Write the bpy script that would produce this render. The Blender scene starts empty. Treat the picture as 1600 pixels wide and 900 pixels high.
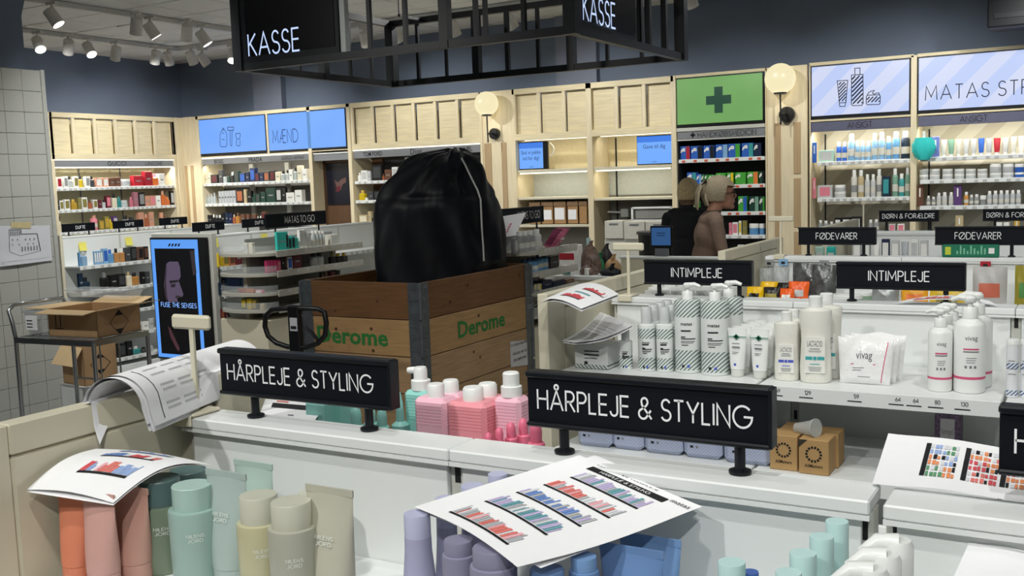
import bpy, bmesh, math, random
from mathutils import Vector, Matrix

RND = random.Random(11)
SC = bpy.context.scene
COL = SC.collection

# ------------------------------------------------------------------ camera
FPX = 1587.05
PITCH, ROLL, YAW = math.radians(6.038), math.radians(-1.932), math.radians(-30.025)
EYE = Vector((0.0, 0.0, 1.65))
_F = Vector((math.sin(YAW) * math.cos(PITCH), math.cos(YAW) * math.cos(PITCH), -math.sin(PITCH)))
_R0 = Vector((math.cos(YAW), -math.sin(YAW), 0.0))
_U0 = _R0.cross(_F)
_R = math.cos(ROLL) * _R0 + math.sin(ROLL) * _U0
_U = -math.sin(ROLL) * _R0 + math.cos(ROLL) * _U0
cam_data = bpy.data.cameras.new('camera')
cam_data.sensor_fit = 'HORIZONTAL'
cam_data.sensor_width = 36.0
cam_data.lens = FPX / 1600.0 * 36.0
cam_data.clip_start = 0.02
cam = bpy.data.objects.new('camera', cam_data)
COL.objects.link(cam)
cam.matrix_world = Matrix(((_R.x, _U.x, -_F.x, EYE.x), (_R.y, _U.y, -_F.y, EYE.y),
                           (_R.z, _U.z, -_F.z, EYE.z), (0, 0, 0, 1)))
SC.camera = cam

# ------------------------------------------------------------------ world, exposure
world = bpy.data.worlds.new('world')
SC.world = world
world.use_nodes = True
world.node_tree.nodes['Background'].inputs[0].default_value = (0.55, 0.58, 0.62, 1)
world.node_tree.nodes['Background'].inputs[1].default_value = 0.02
SC.view_settings.view_transform = 'Standard'
SC.view_settings.look = 'None'
SC.view_settings.gamma = 1.0
SC.view_settings.use_curve_mapping = False
SC.view_settings.exposure = 0.0
SC.cycles.max_bounces = 8
SC.cycles.diffuse_bounces = 4
SC.cycles.glossy_bounces = 3
SC.cycles.transmission_bounces = 6
SC.cycles.transparent_max_bounces = 12
SC.cycles.caustics_reflective = False
SC.cycles.caustics_refractive = False
SC.cycles.sample_clamp_indirect = 4.0

# ceiling track lamps of the shop: (x, y, aim_x, aim_y, aim_z, watts, cone degrees)
LAMPS = [
    # over the gondolas next to the camera
    (-1.5, -0.9, -0.9, 1.0, 1.2, 121, 95), (0.5, -1.0, 0.0, 1.1, 1.2, 106, 95), (-0.4, 0.2, -0.5, 1.3, 1.2, 64, 100),
    (-2.4, 1.6, -1.6, 2.6, 1.0, 35, 100), (0.3, 1.5, -0.3, 2.7, 1.1, 47, 95), (-0.9, 1.2, -0.8, 2.6, 1.1, 43, 95),
    (0.4, 3.2, -0.4, 4.2, 1.1, 47, 100), (-1.2, 3.3, -1.0, 4.4, 1.1, 27, 100),
    (0.2, 5.0, -0.3, 6.0, 1.0, 39, 100),
    # middle of the shop
    (-5.2, 1.8, -5.0, 4.0, 0.6, 140, 110), (-7.2, 3.0, -6.6, 4.6, 0.8, 120, 110), (-4.3, 7.0, -4.5, 5.8, 1.0, 60, 110),
    (-5.2, 4.4, -6.1, 6.0, 0.9, 160, 110), (-6.4, 5.6, -7.7, 6.6, 0.9, 160, 110), (-2.2, 6.8, -3.1, 5.8, 0.9, 60, 100),
    (-2.0, 2.2, -2.8, 4.6, 0.8, 47, 110),
    # wall washers
    (-9.3, 8.2, -10.9, 9.2, 1.5, 143, 95), (-9.2, 6.8, -10.9, 8.0, 1.5, 105, 95), (-9.0, 8.4, -9.2, 10.1, 1.5, 162, 95),
    (-7.0, 8.3, -6.8, 10.1, 1.5, 133, 95), (-4.8, 8.4, -4.7, 10.1, 1.5, 115, 95), (-3.2, 8.5, -3.2, 10.1, 1.5, 59, 95),
    (-1.6, 8.4, -1.7, 10.1, 1.5, 111, 95), (-0.2, 8.4, -0.4, 10.1, 1.5, 114, 95), (1.4, 8.4, 1.2, 10.1, 1.5, 105, 95),
]
CEIL = 3.46
for (lx, ly, ax, ay, az, watt, cone) in LAMPS:
    ld = bpy.data.lights.new('track_lamp_light', 'SPOT')
    ld.energy = watt * 1.0
    ld.color = (0.985, 0.985, 0.945)
    ld.spot_size = math.radians(cone)
    ld.spot_blend = 0.8
    ld.shadow_soft_size = 0.05
    lo = bpy.data.objects.new('track_lamp_light', ld)
    COL.objects.link(lo)
    lo.location = (lx, ly, CEIL - 0.28)
    lo.rotation_euler = (Vector((ax, ay, az)) - lo.location).to_track_quat('-Z', 'Y').to_euler()

# ------------------------------------------------------------------ pixels to places (1600 x 900 frame)
def _ray(x, y):
    return _F + (x - 800.0) / FPX * _R - (y - 450.0) / FPX * _U
def at_z(x, y, z):
    d = _ray(x, y); return EYE + d * ((z - EYE.z) / d.z)
def at_y(x, y, yy):
    d = _ray(x, y); return EYE + d * (yy / d.y)
def at_x(x, y, xx):
    d = _ray(x, y); return EYE + d * (xx / d.x)
def at_d(x, y, t):
    return EYE + _ray(x, y) * t

# ------------------------------------------------------------------ materials
def lin(c):
    out = []
    for v in c[:3]:
        v = v / 255.0
        out.append(v / 12.92 if v <= 0.04045 else ((v + 0.055) / 1.055) ** 2.4)
    return tuple(out) + (1.0,)
_M = {}
def mat(name, rgb, rough=0.5, metal=0.0, emit=0.0, grain=0.05, scale=30.0, trans=0.0, alpha=1.0, stretch=(1, 1, 1), bump=0.0, coat=0.0, ior=1.45, spec=0.5):
    if name in _M:
        return _M[name]
    m = bpy.data.materials.new(name); m.use_nodes = True
    nt = m.node_tree; b = nt.nodes['Principled BSDF']
    tc = nt.nodes.new('ShaderNodeTexCoord'); mp = nt.nodes.new('ShaderNodeMapping'); nz = nt.nodes.new('ShaderNodeTexNoise')
    mp.inputs['Scale'].default_value = stretch
    nz.inputs['Scale'].default_value = scale
    nz.inputs['Detail'].default_value = 3.0
    nt.links.new(tc.outputs['Object'], mp.inputs['Vector']); nt.links.new(mp.outputs['Vector'], nz.inputs['Vector'])
    mr = nt.nodes.new('ShaderNodeMapRange'); mr.inputs['From Min'].default_value = 0.3; mr.inputs['From Max'].default_value = 0.7
    mr.inputs['To Min'].default_value = 1.0 - grain; mr.inputs['To Max'].default_value = 1.0 + grain
    nt.links.new(nz.outputs['Fac'], mr.inputs['Value'])
    hs = nt.nodes.new('ShaderNodeHueSaturation'); hs.inputs['Color'].default_value = lin(rgb)
    nt.links.new(mr.outputs['Result'], hs.inputs['Value']); nt.links.new(hs.outputs['Color'], b.inputs['Base Color'])
    b.inputs['Roughness'].default_value = rough; b.inputs['Metallic'].default_value = metal
    b.inputs['Transmission Weight'].default_value = trans; b.inputs['Alpha'].default_value = alpha
    b.inputs['IOR'].default_value = ior
    b.inputs['Specular IOR Level'].default_value = spec
    if coat: b.inputs['Coat Weight'].default_value = coat
    if emit:
        b.inputs['Emission Color'].default_value = lin(rgb); b.inputs['Emission Strength'].default_value = emit
    if bump:
        bp = nt.nodes.new('ShaderNodeBump'); bp.inputs['Strength'].default_value = bump; bp.inputs['Distance'].default_value = 0.01
        nt.links.new(nz.outputs['Fac'], bp.inputs['Height']); nt.links.new(bp.outputs['Normal'], b.inputs['Normal'])
    _M[name] = m
    return m
def stripes(name, rgb_a, rgb_b, k, ax, lo_a=-9, hi_a=9, lo_b=9, hi_b=9, duty=0.5, rough=0.45, emit=0.0):
    """diagonal printed stripes: colour b where frac(dot(ax, p) * k) < duty inside the height bands, else a"""
    if name in _M:
        return _M[name]
    m = bpy.data.materials.new(name); m.use_nodes = True
    nt = m.node_tree; b = nt.nodes['Principled BSDF']; L = nt.links.new
    tc = nt.nodes.new('ShaderNodeTexCoord')
    def math_(op, a, c=None):
        n = nt.nodes.new('ShaderNodeMath'); n.operation = op
        for i, v in enumerate((a, c)):
            if v is None: continue
            if isinstance(v, (int, float)): n.inputs[i].default_value = v
            else: L(v, n.inputs[i])
        return n.outputs[0]
    dp = nt.nodes.new('ShaderNodeVectorMath'); dp.operation = 'DOT_PRODUCT'
    L(tc.outputs['Object'], dp.inputs[0]); dp.inputs[1].default_value = ax
    s = math_('LESS_THAN', math_('FRACT', math_('MULTIPLY', dp.outputs['Value'], k)), duty)
    sp = nt.nodes.new('ShaderNodeSeparateXYZ'); L(tc.outputs['Object'], sp.inputs[0]); z = sp.outputs['Z']
    band = math_('ADD', math_('MULTIPLY', math_('GREATER_THAN', z, lo_a), math_('LESS_THAN', z, hi_a)),
                 math_('MULTIPLY', math_('GREATER_THAN', z, lo_b), math_('LESS_THAN', z, hi_b)))
    fac = math_('MULTIPLY', s, band)
    mx = nt.nodes.new('ShaderNodeMix'); mx.data_type = 'RGBA'
    mx.inputs['A'].default_value = lin(rgb_a); mx.inputs['B'].default_value = lin(rgb_b)
    L(fac, mx.inputs['Factor']); L(mx.outputs['Result'], b.inputs['Base Color'])
    b.inputs['Roughness'].default_value = rough
    if emit:
        L(mx.outputs['Result'], b.inputs['Emission Color']); b.inputs['Emission Strength'].default_value = emit
    _M[name] = m
    return m
def paint(rgb, rough=0.45, **k):
    return mat('paint_%d_%d_%d_%d' % (rgb[0], rgb[1], rgb[2], int(rough * 100)), rgb, rough, grain=0.03, **k)
def glow(rgb, s=1.0):
    return mat('glow_%d_%d_%d_%d' % (rgb[0], rgb[1], rgb[2], int(s * 100)), tuple(int(c * 0.02) for c in rgb), 0.4, grain=0.0) if False else _glow(rgb, s)
def _glow(rgb, s):
    n = 'glow_%d_%d_%d_%d' % (rgb[0], rgb[1], rgb[2], int(s * 100))
    if n in _M: return _M[n]
    m = mat(n, rgb, 0.35, emit=s, grain=0.02)
    b = m.node_tree.nodes['Principled BSDF']
    for l in list(b.inputs['Base Color'].links): m.node_tree.links.remove(l)
    b.inputs['Base Color'].default_value = (0.02, 0.02, 0.02, 1)
    return m

# ------------------------------------------------------------------ geometry collector
class G:
    def __init__(self):
        self.v = []; self.f = []; self.mi = []; self.mats = []
    def _m(self, m):
        if m not in self.mats: self.mats.append(m)
        return self.mats.index(m)
    def add(self, vs, fs, m):
        o = len(self.v); self.v += [Vector(p) for p in vs]; i = self._m(m)
        for f in fs: self.f.append([o + a for a in f]); self.mi.append(i)
        return self
    def box(self, x0, x1, y0, y1, z0, z1, m, c=0.0):
        if x1 < x0: x0, x1 = x1, x0
        if y1 < y0: y0, y1 = y1, y0
        if z1 < z0: z0, z1 = z1, z0
        if c <= 0:
            v = [(x0, y0, z0), (x1, y0, z0), (x1, y1, z0), (x0, y1, z0), (x0, y0, z1), (x1, y0, z1), (x1, y1, z1), (x0, y1, z1)]
            return self.add(v, [(0, 3, 2, 1), (4, 5, 6, 7), (0, 1, 5, 4), (1, 2, 6, 5), (2, 3, 7, 6), (3, 0, 4, 7)], m)
        c = min(c, (x1 - x0) * .45, (y1 - y0) * .45, (z1 - z0) * .45)
        X, Y, Z = (x0, x1), (y0, y1), (z0, z1); idx = {}; v = []
        sg = (1, -1)
        for i in (0, 1):
            for j in (0, 1):
                for k in (0, 1):
                    p = (X[i], Y[j], Z[k]); d = (sg[i] * c, sg[j] * c, sg[k] * c)
                    for a in range(3):
                        q = [p[b] + (d[b] if b != a else 0) for b in range(3)]
                        idx[(i, j, k, a)] = len(v); v.append(q)
        f = []
        for a in range(3):
            b, e = (a + 1) % 3, (a + 2) % 3
            for s in (0, 1):
                r = []
                for (bb, ee) in ((0, 0), (1, 0), (1, 1), (0, 1)):
                    t = [0, 0, 0]; t[a] = s; t[b] = bb; t[e] = ee; r.append(idx[tuple(t) + (a,)])
                f.append(r if s else r[::-1])
            for bb in (0, 1):
                for ee in (0, 1):
                    t0 = [0, 0, 0]; t0[b] = bb; t0[e] = ee; t1 = list(t0); t1[a] = 1
                    r = [idx[tuple(t0) + (b,)], idx[tuple(t1) + (b,)], idx[tuple(t1) + (e,)], idx[tuple(t0) + (e,)]]
                    f.append(r if bb == ee else r[::-1])
        for i in (0, 1):
            for j in (0, 1):
                for k in (0, 1):
                    r = [idx[(i, j, k, a)] for a in range(3)]
                    f.append(r if (i + j + k) % 2 else r[::-1])
        return self.add(v, f, m)
    def loft(self, rings, m, cap0=True, cap1=True):
        n = len(rings[0]); vs = [p for r in rings for p in r]; fs = []
        for i in range(len(rings) - 1):
            for j in range(n):
                k = (j + 1) % n
                fs.append((i * n + j, i * n + k, (i + 1) * n + k, (i + 1) * n + j))
        if cap0: fs.append(tuple(range(n - 1, -1, -1)))
        if cap1: fs.append(tuple((len(rings) - 1) * n + j for j in range(n)))
        return self.add(vs, fs, m)
    def lathe(self, prof, m, cx=0, cy=0, z=0, n=20, sx=1.0, sy=1.0, tilt=None):
        rings = []
        for (r, h) in prof:
            rings.append([(cx + sx * r * math.cos(2 * math.pi * j / n), cy + sy * r * math.sin(2 * math.pi * j / n), z + h) for j in range(n)])
        return self.loft(rings, m)
    def tube(self, pts, r, m, n=8, closed=False):
        pts = [Vector(p) for p in pts]; rings = []; up = None
        N = len(pts)
        for i, p in enumerate(pts):
            if closed: t = pts[(i + 1) % N] - pts[i - 1]
            else: t = pts[min(i + 1, N - 1)] - pts[max(i - 1, 0)]
            t.normalize()
            if up is None:
                up = Vector((0, 0, 1)) if abs(t.z) < 0.9 else Vector((1, 0, 0))
            a = t.cross(up)
            if a.length < 1e-6: a = t.orthogonal()
            a.normalize(); b = a.cross(t).normalized(); up = b
            rr = r[i] if isinstance(r, (list, tuple)) else r
            rings.append([p + a * rr * math.cos(2 * math.pi * j / n) + b * rr * math.sin(2 * math.pi * j / n) for j in range(n)])
        if closed:
            rings.append(rings[0]); return self.loft(rings, m, False, False)
        return self.loft(rings, m)
    def bar(self, a, b, w, h, m):
        """square bar from a to b, w across and h high"""
        a, b = Vector(a), Vector(b); t = (b - a).normalized()
        up = Vector((0, 0, 1)) if abs(t.z) < 0.95 else Vector((0, 1, 0))
        s = t.cross(up).normalized() * w / 2; u = s.cross(t).normalized() * h / 2
        return self.loft([[a - s - u, a + s - u, a + s + u, a - s + u], [b - s - u, b + s - u, b + s + u, b - s + u]], m)
    def sphere(self, c, r, m, n=16, k=10, s=(1, 1, 1)):
        rings = []
        for i in range(k + 1):
            a = -math.pi / 2 + math.pi * i / k
            a = max(min(a, math.pi / 2 - .03), -math.pi / 2 + .03)
            rings.append([(c[0] + s[0] * r * math.cos(a) * math.cos(2 * math.pi * j / n), c[1] + s[1] * r * math.cos(a) * math.sin(2 * math.pi * j / n), c[2] + s[2] * r * math.sin(a)) for j in range(n)])
        return self.loft(rings, m)
    def poly(self, pts, m):
        return self.add(pts, [tuple(range(len(pts)))], m)
    def grid(self, fn, nu, nv, m, double=None):
        vs = [fn(i / nu, j / nv) for j in range(nv + 1) for i in range(nu + 1)]
        fs = [(j * (nu + 1) + i, j * (nu + 1) + i + 1, (j + 1) * (nu + 1) + i + 1, (j + 1) * (nu + 1) + i) for j in range(nv) for i in range(nu)]
        return self.add(vs, fs, m)
    def move(self, M):
        self.v = [M @ p for p in self.v]; return self
    def mesh(self, name, smooth=38):
        me = bpy.data.meshes.new(name)
        me.from_pydata([tuple(p) for p in self.v], [], self.f)
        for m in self.mats: me.materials.append(m)
        me.polygons.foreach_set('material_index', self.mi)
        if smooth:
            me.shade_smooth(); me.set_sharp_from_angle(angle=math.radians(smooth))
        me.update()
        return me
    def build(self, name, parent=None, smooth=38, local=False):
        """world coordinates in; with a parent the mesh is kept relative to the parent's place"""
        if parent is not None and not local:
            off = WPOS[parent.name]
            self.v = [p - off for p in self.v]
        o = bpy.data.objects.new(name, self.mesh(name, smooth)); COL.objects.link(o)
        if parent is not None:
            o.parent = parent; WPOS[o.name] = WPOS[parent.name] if not local else WPOS.get(parent.name, Vector())
        else: WPOS[o.name] = Vector()
        return o
    def build_at(self, name, loc):
        """top-level one-mesh thing with its origin at loc"""
        loc = Vector(loc); self.v = [p - loc for p in self.v]
        o = bpy.data.objects.new(name, self.mesh(name)); COL.objects.link(o); o.location = loc; WPOS[o.name] = loc
        return o
WPOS = {}
LABELS = {}
def tag(o, label, cat, group=None, kind=None):
    o['label'] = label; o['category'] = cat
    if group: o['group'] = group
    if kind: o['kind'] = kind
    LABELS.setdefault(label, []).append(o.name)
    return o
def thing(name, label, cat, loc=(0, 0, 0), group=None, rz=0.0):
    o = bpy.data.objects.new(name, None); COL.objects.link(o); o.location = loc; o.rotation_euler = (0, 0, rz)
    o.empty_display_size = 0.05
    WPOS[o.name] = Vector(loc)
    return tag(o, label, cat, group)
def struct(o, label=None, cat=None):
    o['kind'] = 'structure'
    if label: o['label'] = label; o['category'] = cat
    return o
def copy_part(src, parent):
    c = src.copy(); COL.objects.link(c); c.parent = parent; WPOS[c.name] = WPOS[parent.name]
    for ch in src.children: copy_part(ch, c)
    return c
ORD = ['first', 'second', 'third', 'fourth', 'fifth', 'sixth', 'seventh', 'eighth', 'ninth', 'tenth', 'eleventh', 'twelfth', 'thirteenth', 'fourteenth',
       'fifteenth', 'sixteenth', 'seventeenth', 'eighteenth', 'nineteenth', 'twentieth', 'twenty-first', 'twenty-second', 'twenty-third', 'twenty-fourth',
       'twenty-fifth', 'twenty-sixth', 'twenty-seventh', 'twenty-eighth', 'twenty-ninth', 'thirtieth']

# ------------------------------------------------------------------ lettering (stroked capitals)
def _e(cx, cy, rx, ry, a0, a1):
    n = max(4, int(abs(a1 - a0) / 15))
    return [(cx + rx * math.cos(math.radians(a0 + (a1 - a0) * i / n)), cy + ry * math.sin(math.radians(a0 + (a1 - a0) * i / n))) for i in range(n + 1)]
GL = {
    'A': (.78, [[(0, 0), (.39, 1), (.78, 0)], [(.14, .34), (.64, .34)]]),
    'B': (.56, [[(0, .53), (0, 1), (.27, 1)] + _e(.27, .765, .235, .235, 90, -90) + [(0, .53), (0, 0), (.29, 0)] + _e(.29, .265, .265, .265, -90, 90) + [(0, .53)]]),
    'C': (.86, [_e(.5, .5, .5, .5, 42, 318)]),
    'D': (.74, [[(0, 0), (0, 1), (.24, 1)] + _e(.24, .5, .5, .5, 90, -90) + [(0, 0)]]),
    'E': (.48, [[(.48, 1), (0, 1), (0, 0), (.48, 0)], [(0, .52), (.45, .52)]]),
    'F': (.46, [[(.46, 1), (0, 1), (0, 0)], [(0, .52), (.43, .52)]]),
    'G': (1.0, [_e(.5, .5, .5, .5, 42, 360) + [(.56, .5)]]),
    'H': (.64, [[(0, 0), (0, 1)], [(.64, 0), (.64, 1)], [(0, .53), (.64, .53)]]),
    'I': (.0, [[(0, 0), (0, 1)]]),
    'J': (.42, [[(.42, 1), (.42, .22)] + _e(.21, .22, .21, .22, 0, -180)]),
    'K': (.56, [[(0, 0), (0, 1)], [(.54, 1), (0, .46)], [(.13, .58), (.58, 0)]]),
    'L': (.42, [[(0, 1), (0, 0), (.42, 0)]]),
    'M': (.84, [[(0, 0), (.06, 1), (.42, .22), (.78, 1), (.84, 0)]]),
    'N': (.66, [[(0, 0), (0, 1), (.66, 0), (.66, 1)]]),
    'O': (1.0, [_e(.5, .5, .5, .5, 0, 360)]),
    'P': (.52, [[(0, 0), (0, 1), (.26, 1)] + _e(.26, .74, .26, .26, 90, -90) + [(0, .48)]]),
    'R': (.55, [[(0, 0), (0, 1), (.26, 1)] + _e(.26, .74, .26, .26, 90, -90) + [(0, .48)], [(.22, .48), (.56, 0)]]),
    'S': (.52, [_e(.26, .75, .23, .25, 25, 270) + _e(.26, .25, .26, .25, 90, -160)]),
    'T': (.54, [[(0, 1), (.54, 1)], [(.27, 1), (.27, 0)]]),
    'U': (.6, [[(0, 1), (0, .3)] + _e(.3, .3, .3, .3, 180, 360) + [(.6, 1)]]),
    'V': (.7, [[(0, 1), (.35, 0), (.7, 1)]]),
    'W': (1.0, [[(0, 1), (.27, 0), (.5, .8), (.73, 0), (1.0, 1)]]),
    'X': (.62, [[(0, 0), (.62, 1)], [(0, 1), (.62, 0)]]),
    'Y': (.64, [[(0, 1), (.32, .45), (.64, 1)], [(.32, .45), (.32, 0)]]),
    'Z': (.56, [[(0, 1), (.56, 1), (0, 0), (.56, 0)]]),
    'Æ': (.98, [[(0, 0), (.5, 1), (.98, 1)], [(.5, 1), (.5, 0), (.98, 0)], [(.5, .53), (.94, .53)], [(.17, .34), (.5, .34)]]),
    'Ø': (1.0, [_e(.5, .5, .5, .5, 0, 360), [(.08, .02), (.92, .98)]]),
    'Å': (.78, [[(0, 0), (.39, 1), (.78, 0)], [(.14, .34), (.64, .34)], _e(.39, 1.17, .12, .12, 0, 360)]),
    '&': (.76, [[(.76, 0), (.2, .66)] + _e(.36, .81, .18, .19, 215, -35) + [(.44, .62), (.14, .42)] + _e(.27, .23, .25, .24, 130, 330) + [(.72, .42)]]),
    '.': (.04, [[(0, 0), (0.04, 0)]]), ',': (.04, [[(.04, .04), (0, -.12)]]), '-': (.3, [[(0, .42), (.3, .42)]]),
    '0': (.56, [_e(.28, .5, .28, .5, 0, 360)]), '1': (.2, [[(0, .8), (.2, 1), (.2, 0)]]),
    '2': (.5, [_e(.25, .73, .25, .27, 160, -30) + [(0, 0), (.5, 0)]]),
    '3': (.5, [_e(.24, .76, .22, .24, 150, -90) + _e(.24, .26, .26, .26, 90, -150)]),
    '4': (.56, [[(.42, 0), (.42, 1), (0, .28), (.56, .28)]]),
    '5': (.5, [[(.46, 1), (.1, 1), (.04, .56)] + _e(.23, .3, .27, .3, 110, -140)]),
    '6': (.54, [[(.4, 1), (.06, .46)], _e(.27, .29, .27, .29, 0, 360)]),
    '7': (.5, [[(0, 1), (.5, 1), (.14, 0)]]),
    '8': (.5, [_e(.25, .76, .21, .24, 0, 360), _e(.25, .26, .25, .26, 0, 360)]),
    '9': (.54, [[(.14, 0), (.48, .54)], _e(.27, .71, .27, .29, 0, 360)]),
}
def text_strokes(s, gap=.2, squeeze=1.0):
    x = 0; out = []
    for ch in s:
        if ch == ' ': x += .38 * squeeze; continue
        w, ps = GL.get(ch, GL['I'])
        for p in ps: out.append([(x + a * squeeze, b) for a, b in p])
        x += w * squeeze + gap
    return out, x - gap
def ribbon(g, pts, w, fn, m):
    pts = [q for i, q in enumerate(pts) if i == 0 or abs(q[0] - pts[i - 1][0]) + abs(q[1] - pts[i - 1][1]) > 1e-6]
    if len(pts) < 2: return
    n = len(pts); closed = n > 3 and abs(pts[0][0] - pts[-1][0]) < 1e-6 and abs(pts[0][1] - pts[-1][1]) < 1e-6
    L = []; Rr = []
    for i in range(n):
        def dirn(a, b):
            dx, dy = pts[b][0] - pts[a][0], pts[b][1] - pts[a][1]; l = math.hypot(dx, dy) or 1; return dx / l, dy / l
        if closed and i in (0, n - 1): d0 = dirn(n - 2, n - 1); d1 = dirn(0, 1)
        else:
            d0 = dirn(i - 1, i) if i > 0 else dirn(0, 1); d1 = dirn(i, i + 1) if i < n - 1 else d0
        nx, ny = -(d0[1] + d1[1]), d0[0] + d1[0]; l = math.hypot(nx, ny)
        if l < .35: nx, ny, k = -d1[1], d1[0], 1.0
        else:
            nx, ny = nx / l, ny / l; k = min(1.0 / max(nx * -d1[1] + ny * d1[0], .3), 2.2)
        h = w / 2 * k
        L.append(fn(pts[i][0] + nx * h, pts[i][1] + ny * h)); Rr.append(fn(pts[i][0] - nx * h, pts[i][1] - ny * h))
    g.add(L + Rr, [(i + 1, i, n + i, n + i + 1) for i in range(n - 1)], m)
def letters(g, s, h, o, m, xd=(1, 0, 0), zd=(0, 0, 1), width=None, weight=.1, anchor='l', gap=.2):
    """stroked text lying on the plane through o; h cap height; width squeezes it to a length"""
    ps, w = text_strokes(s, gap); o, xd, zd = Vector(o), Vector(xd), Vector(zd)
    k = (width / (w * h)) if width else 1.0
    sh = {'l': 0, 'c': -w / 2, 'r': -w}[anchor]
    fn = lambda a, b: o + xd * ((a + sh) * h * k) + zd * (b * h)
    for p in ps: ribbon(g, p, weight, fn, m)
    return w * h * k
def font_text(g, s, h, o, m, xd=(1, 0, 0), zd=(0, 0, 1), width=None, bold=0.0, anchor='l'):
    """upper and lower case text from Blender's built-in face"""
    cu = bpy.data.curves.new('lettering', 'FONT'); cu.body = s; cu.size = 1.0; cu.offset = bold; cu.resolution_u = 2
    ob = bpy.data.objects.new('lettering', cu); COL.objects.link(ob)
    dg = bpy.context.evaluated_depsgraph_get()
    me = bpy.data.meshes.new_from_object(ob.evaluated_get(dg))
    if me.vertices:
        xs = [v.co.x for v in me.vertices]; x0, x1 = min(xs), max(xs); k = h / 0.69
        kx = (width / (x1 - x0)) if width else k
        o, xd, zd = Vector(o), Vector(xd), Vector(zd); sh = {'l': 0, 'c': -(x1 - x0) / 2, 'r': -(x1 - x0)}[anchor]
        g.add([o + xd * ((v.co.x - x0 + sh) * kx) + zd * (v.co.y * k) for v in me.vertices], [tuple(p.vertices) for p in me.polygons], m)
    bpy.data.objects.remove(ob); bpy.data.meshes.remove(me)
# ------------------------------------------------------------------ shared materials
WALLC = mat('blue_grey_wall_paint', (116, 128, 149), 0.75, grain=0.04, scale=3)
WOOD = mat('pale_oak_board', (222, 208, 172), 0.5, grain=0.10, scale=6, stretch=(0.6, 0.6, 9))
WOODV = mat('pale_oak_post', (224, 210, 178), 0.5, grain=0.08, scale=7, stretch=(9, 9, 0.5))
WOODT = mat('tan_oak_slat', (178, 152, 116), 0.55, grain=0.08, scale=7, stretch=(9, 9, 0.5))
WALNUT = mat('walnut_board', (92, 66, 46), 0.5, grain=0.18, scale=8, stretch=(9, 9, 0.6))
WHITE = mat('white_coated_steel', (226, 229, 228), 0.38, grain=0.015, scale=4)
CREAM = mat('cream_laminate', (208, 202, 180), 0.45, grain=0.02, scale=4)
PALE = mat('pale_grey_steel', (196, 196, 188), 0.4, grain=0.02, scale=5)
GREYP = mat('grey_back_panel', (150, 152, 150), 0.5, grain=0.02, scale=4)
DARKP = mat('charcoal_back_panel', (40, 41, 42), 0.5, grain=0.04, scale=4)
BLACK = mat('black_plastic', (14, 15, 18), 0.38, grain=0.05)
SIGN = mat('black_sign_face', (11, 15, 23), 0.55, grain=0.02, scale=4, spec=0.2)
SIGNF = mat('black_sign_frame', (20, 23, 28), 0.36, grain=0.02, spec=0.35)
LETTER = mat('white_sign_lettering', (236, 238, 240), 0.5, grain=0.0)
INK = mat('black_ink', (20, 20, 24), 0.6, grain=0.0)
GREYINK = mat('grey_ink', (120, 122, 126), 0.6, grain=0.0)
HEADG = mat('grey_header_strip', (126, 128, 132), 0.45, grain=0.02)
CHROME = mat('chromed_steel', (190, 194, 196), 0.18, 0.95, grain=0.02)
STEEL = mat('galvanised_steel', (104, 110, 114), 0.42, 0.7, grain=0.18, scale=25)
PAPER = mat('white_paper', (240, 240, 242), 0.8, grain=0.01)
GLASS = mat('clear_acrylic', (225, 232, 232), 0.1, alpha=0.28, grain=0.0)
FILM = mat('clear_film', (210, 214, 214), 0.22, alpha=0.35, grain=0.05, scale=60, bump=0.6)
STRIP = _glow((255, 250, 228), 1.6)
CARD = mat('kraft_cardboard', (168, 130, 88), 0.75, grain=0.06, scale=14)
CARDIN = mat('kraft_cardboard_inside', (140, 104, 66), 0.8, grain=0.06, scale=14)
def glassy(rgb, a=0.75):
    return mat('tinted_glass_%d_%d_%d' % rgb, rgb, 0.12, grain=0.02, alpha=a)

# ------------------------------------------------------------------ floor, ceiling, walls
g = G(); g.box(-12, 4, -4, 11, -0.1, 0, mat('pale_grey_vinyl_floor', (172, 172, 172), 0.35, grain=0.05, scale=2))
struct(g.build('floor'), 'pale grey vinyl floor behind the wire trolley', 'floor')
tile_m = mat('white_mineral_ceiling_tile', (232, 231, 228), 0.85, grain=0.03, scale=12, bump=0.05)
rail_m = mat('ceiling_rail', (168, 168, 166), 0.6, grain=0.02)
gap_m = mat('dark_ceiling_void', (30, 31, 33), 0.9, grain=0.05)
g = G(); g.box(-12, 4, -4, 11, CEIL + 0.02, CEIL + 0.12, gap_m)
TS = 0.63; TX0, TY0 = -8.67, 7.04
def in_tiles(i, j):
    return -5 <= i <= 13 and -6 <= j <= 5
X0t, X1t, Y0t, Y1t = TX0 - 5 * TS, TX0 + 14 * TS, TY0 - 6 * TS, TY0 + 6 * TS
for (a, b, c, d) in ((-12, X0t, -4, 11), (X1t, 4, -4, 11), (X0t, X1t, -4, Y0t), (X0t, X1t, Y1t, 11)):
    g.box(a, b, c, d, CEIL, CEIL + 0.02, tile_m)
ceiling = struct(g.build('ceiling'), 'suspended ceiling of square pale grey tiles', 'ceiling')
tm = G().box(0.009, TS - 0.009, 0.009, TS - 0.009, 0, 0.018, tile_m, 0.004).mesh('ceiling_tile')
for i in range(-5, 14):
    for j in range(-6, 6):
        o = bpy.data.objects.new('ceiling_tile', tm); COL.objects.link(o); o.parent = ceiling
        o.location = (TX0 + i * TS, TY0 + j * TS, CEIL)
        if (i, j) == (-1, 1): o.rotation_euler = (0, math.radians(-2.0), math.radians(0.8)); o.location.z -= 0.012
g = G()
g.box(-12, 4, 10.45, 10.55, 0, CEIL, WALLC)
wall_back = struct(g.build('wall_back'), 'blue grey painted back wall above the wooden shelving', 'wall')
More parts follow.
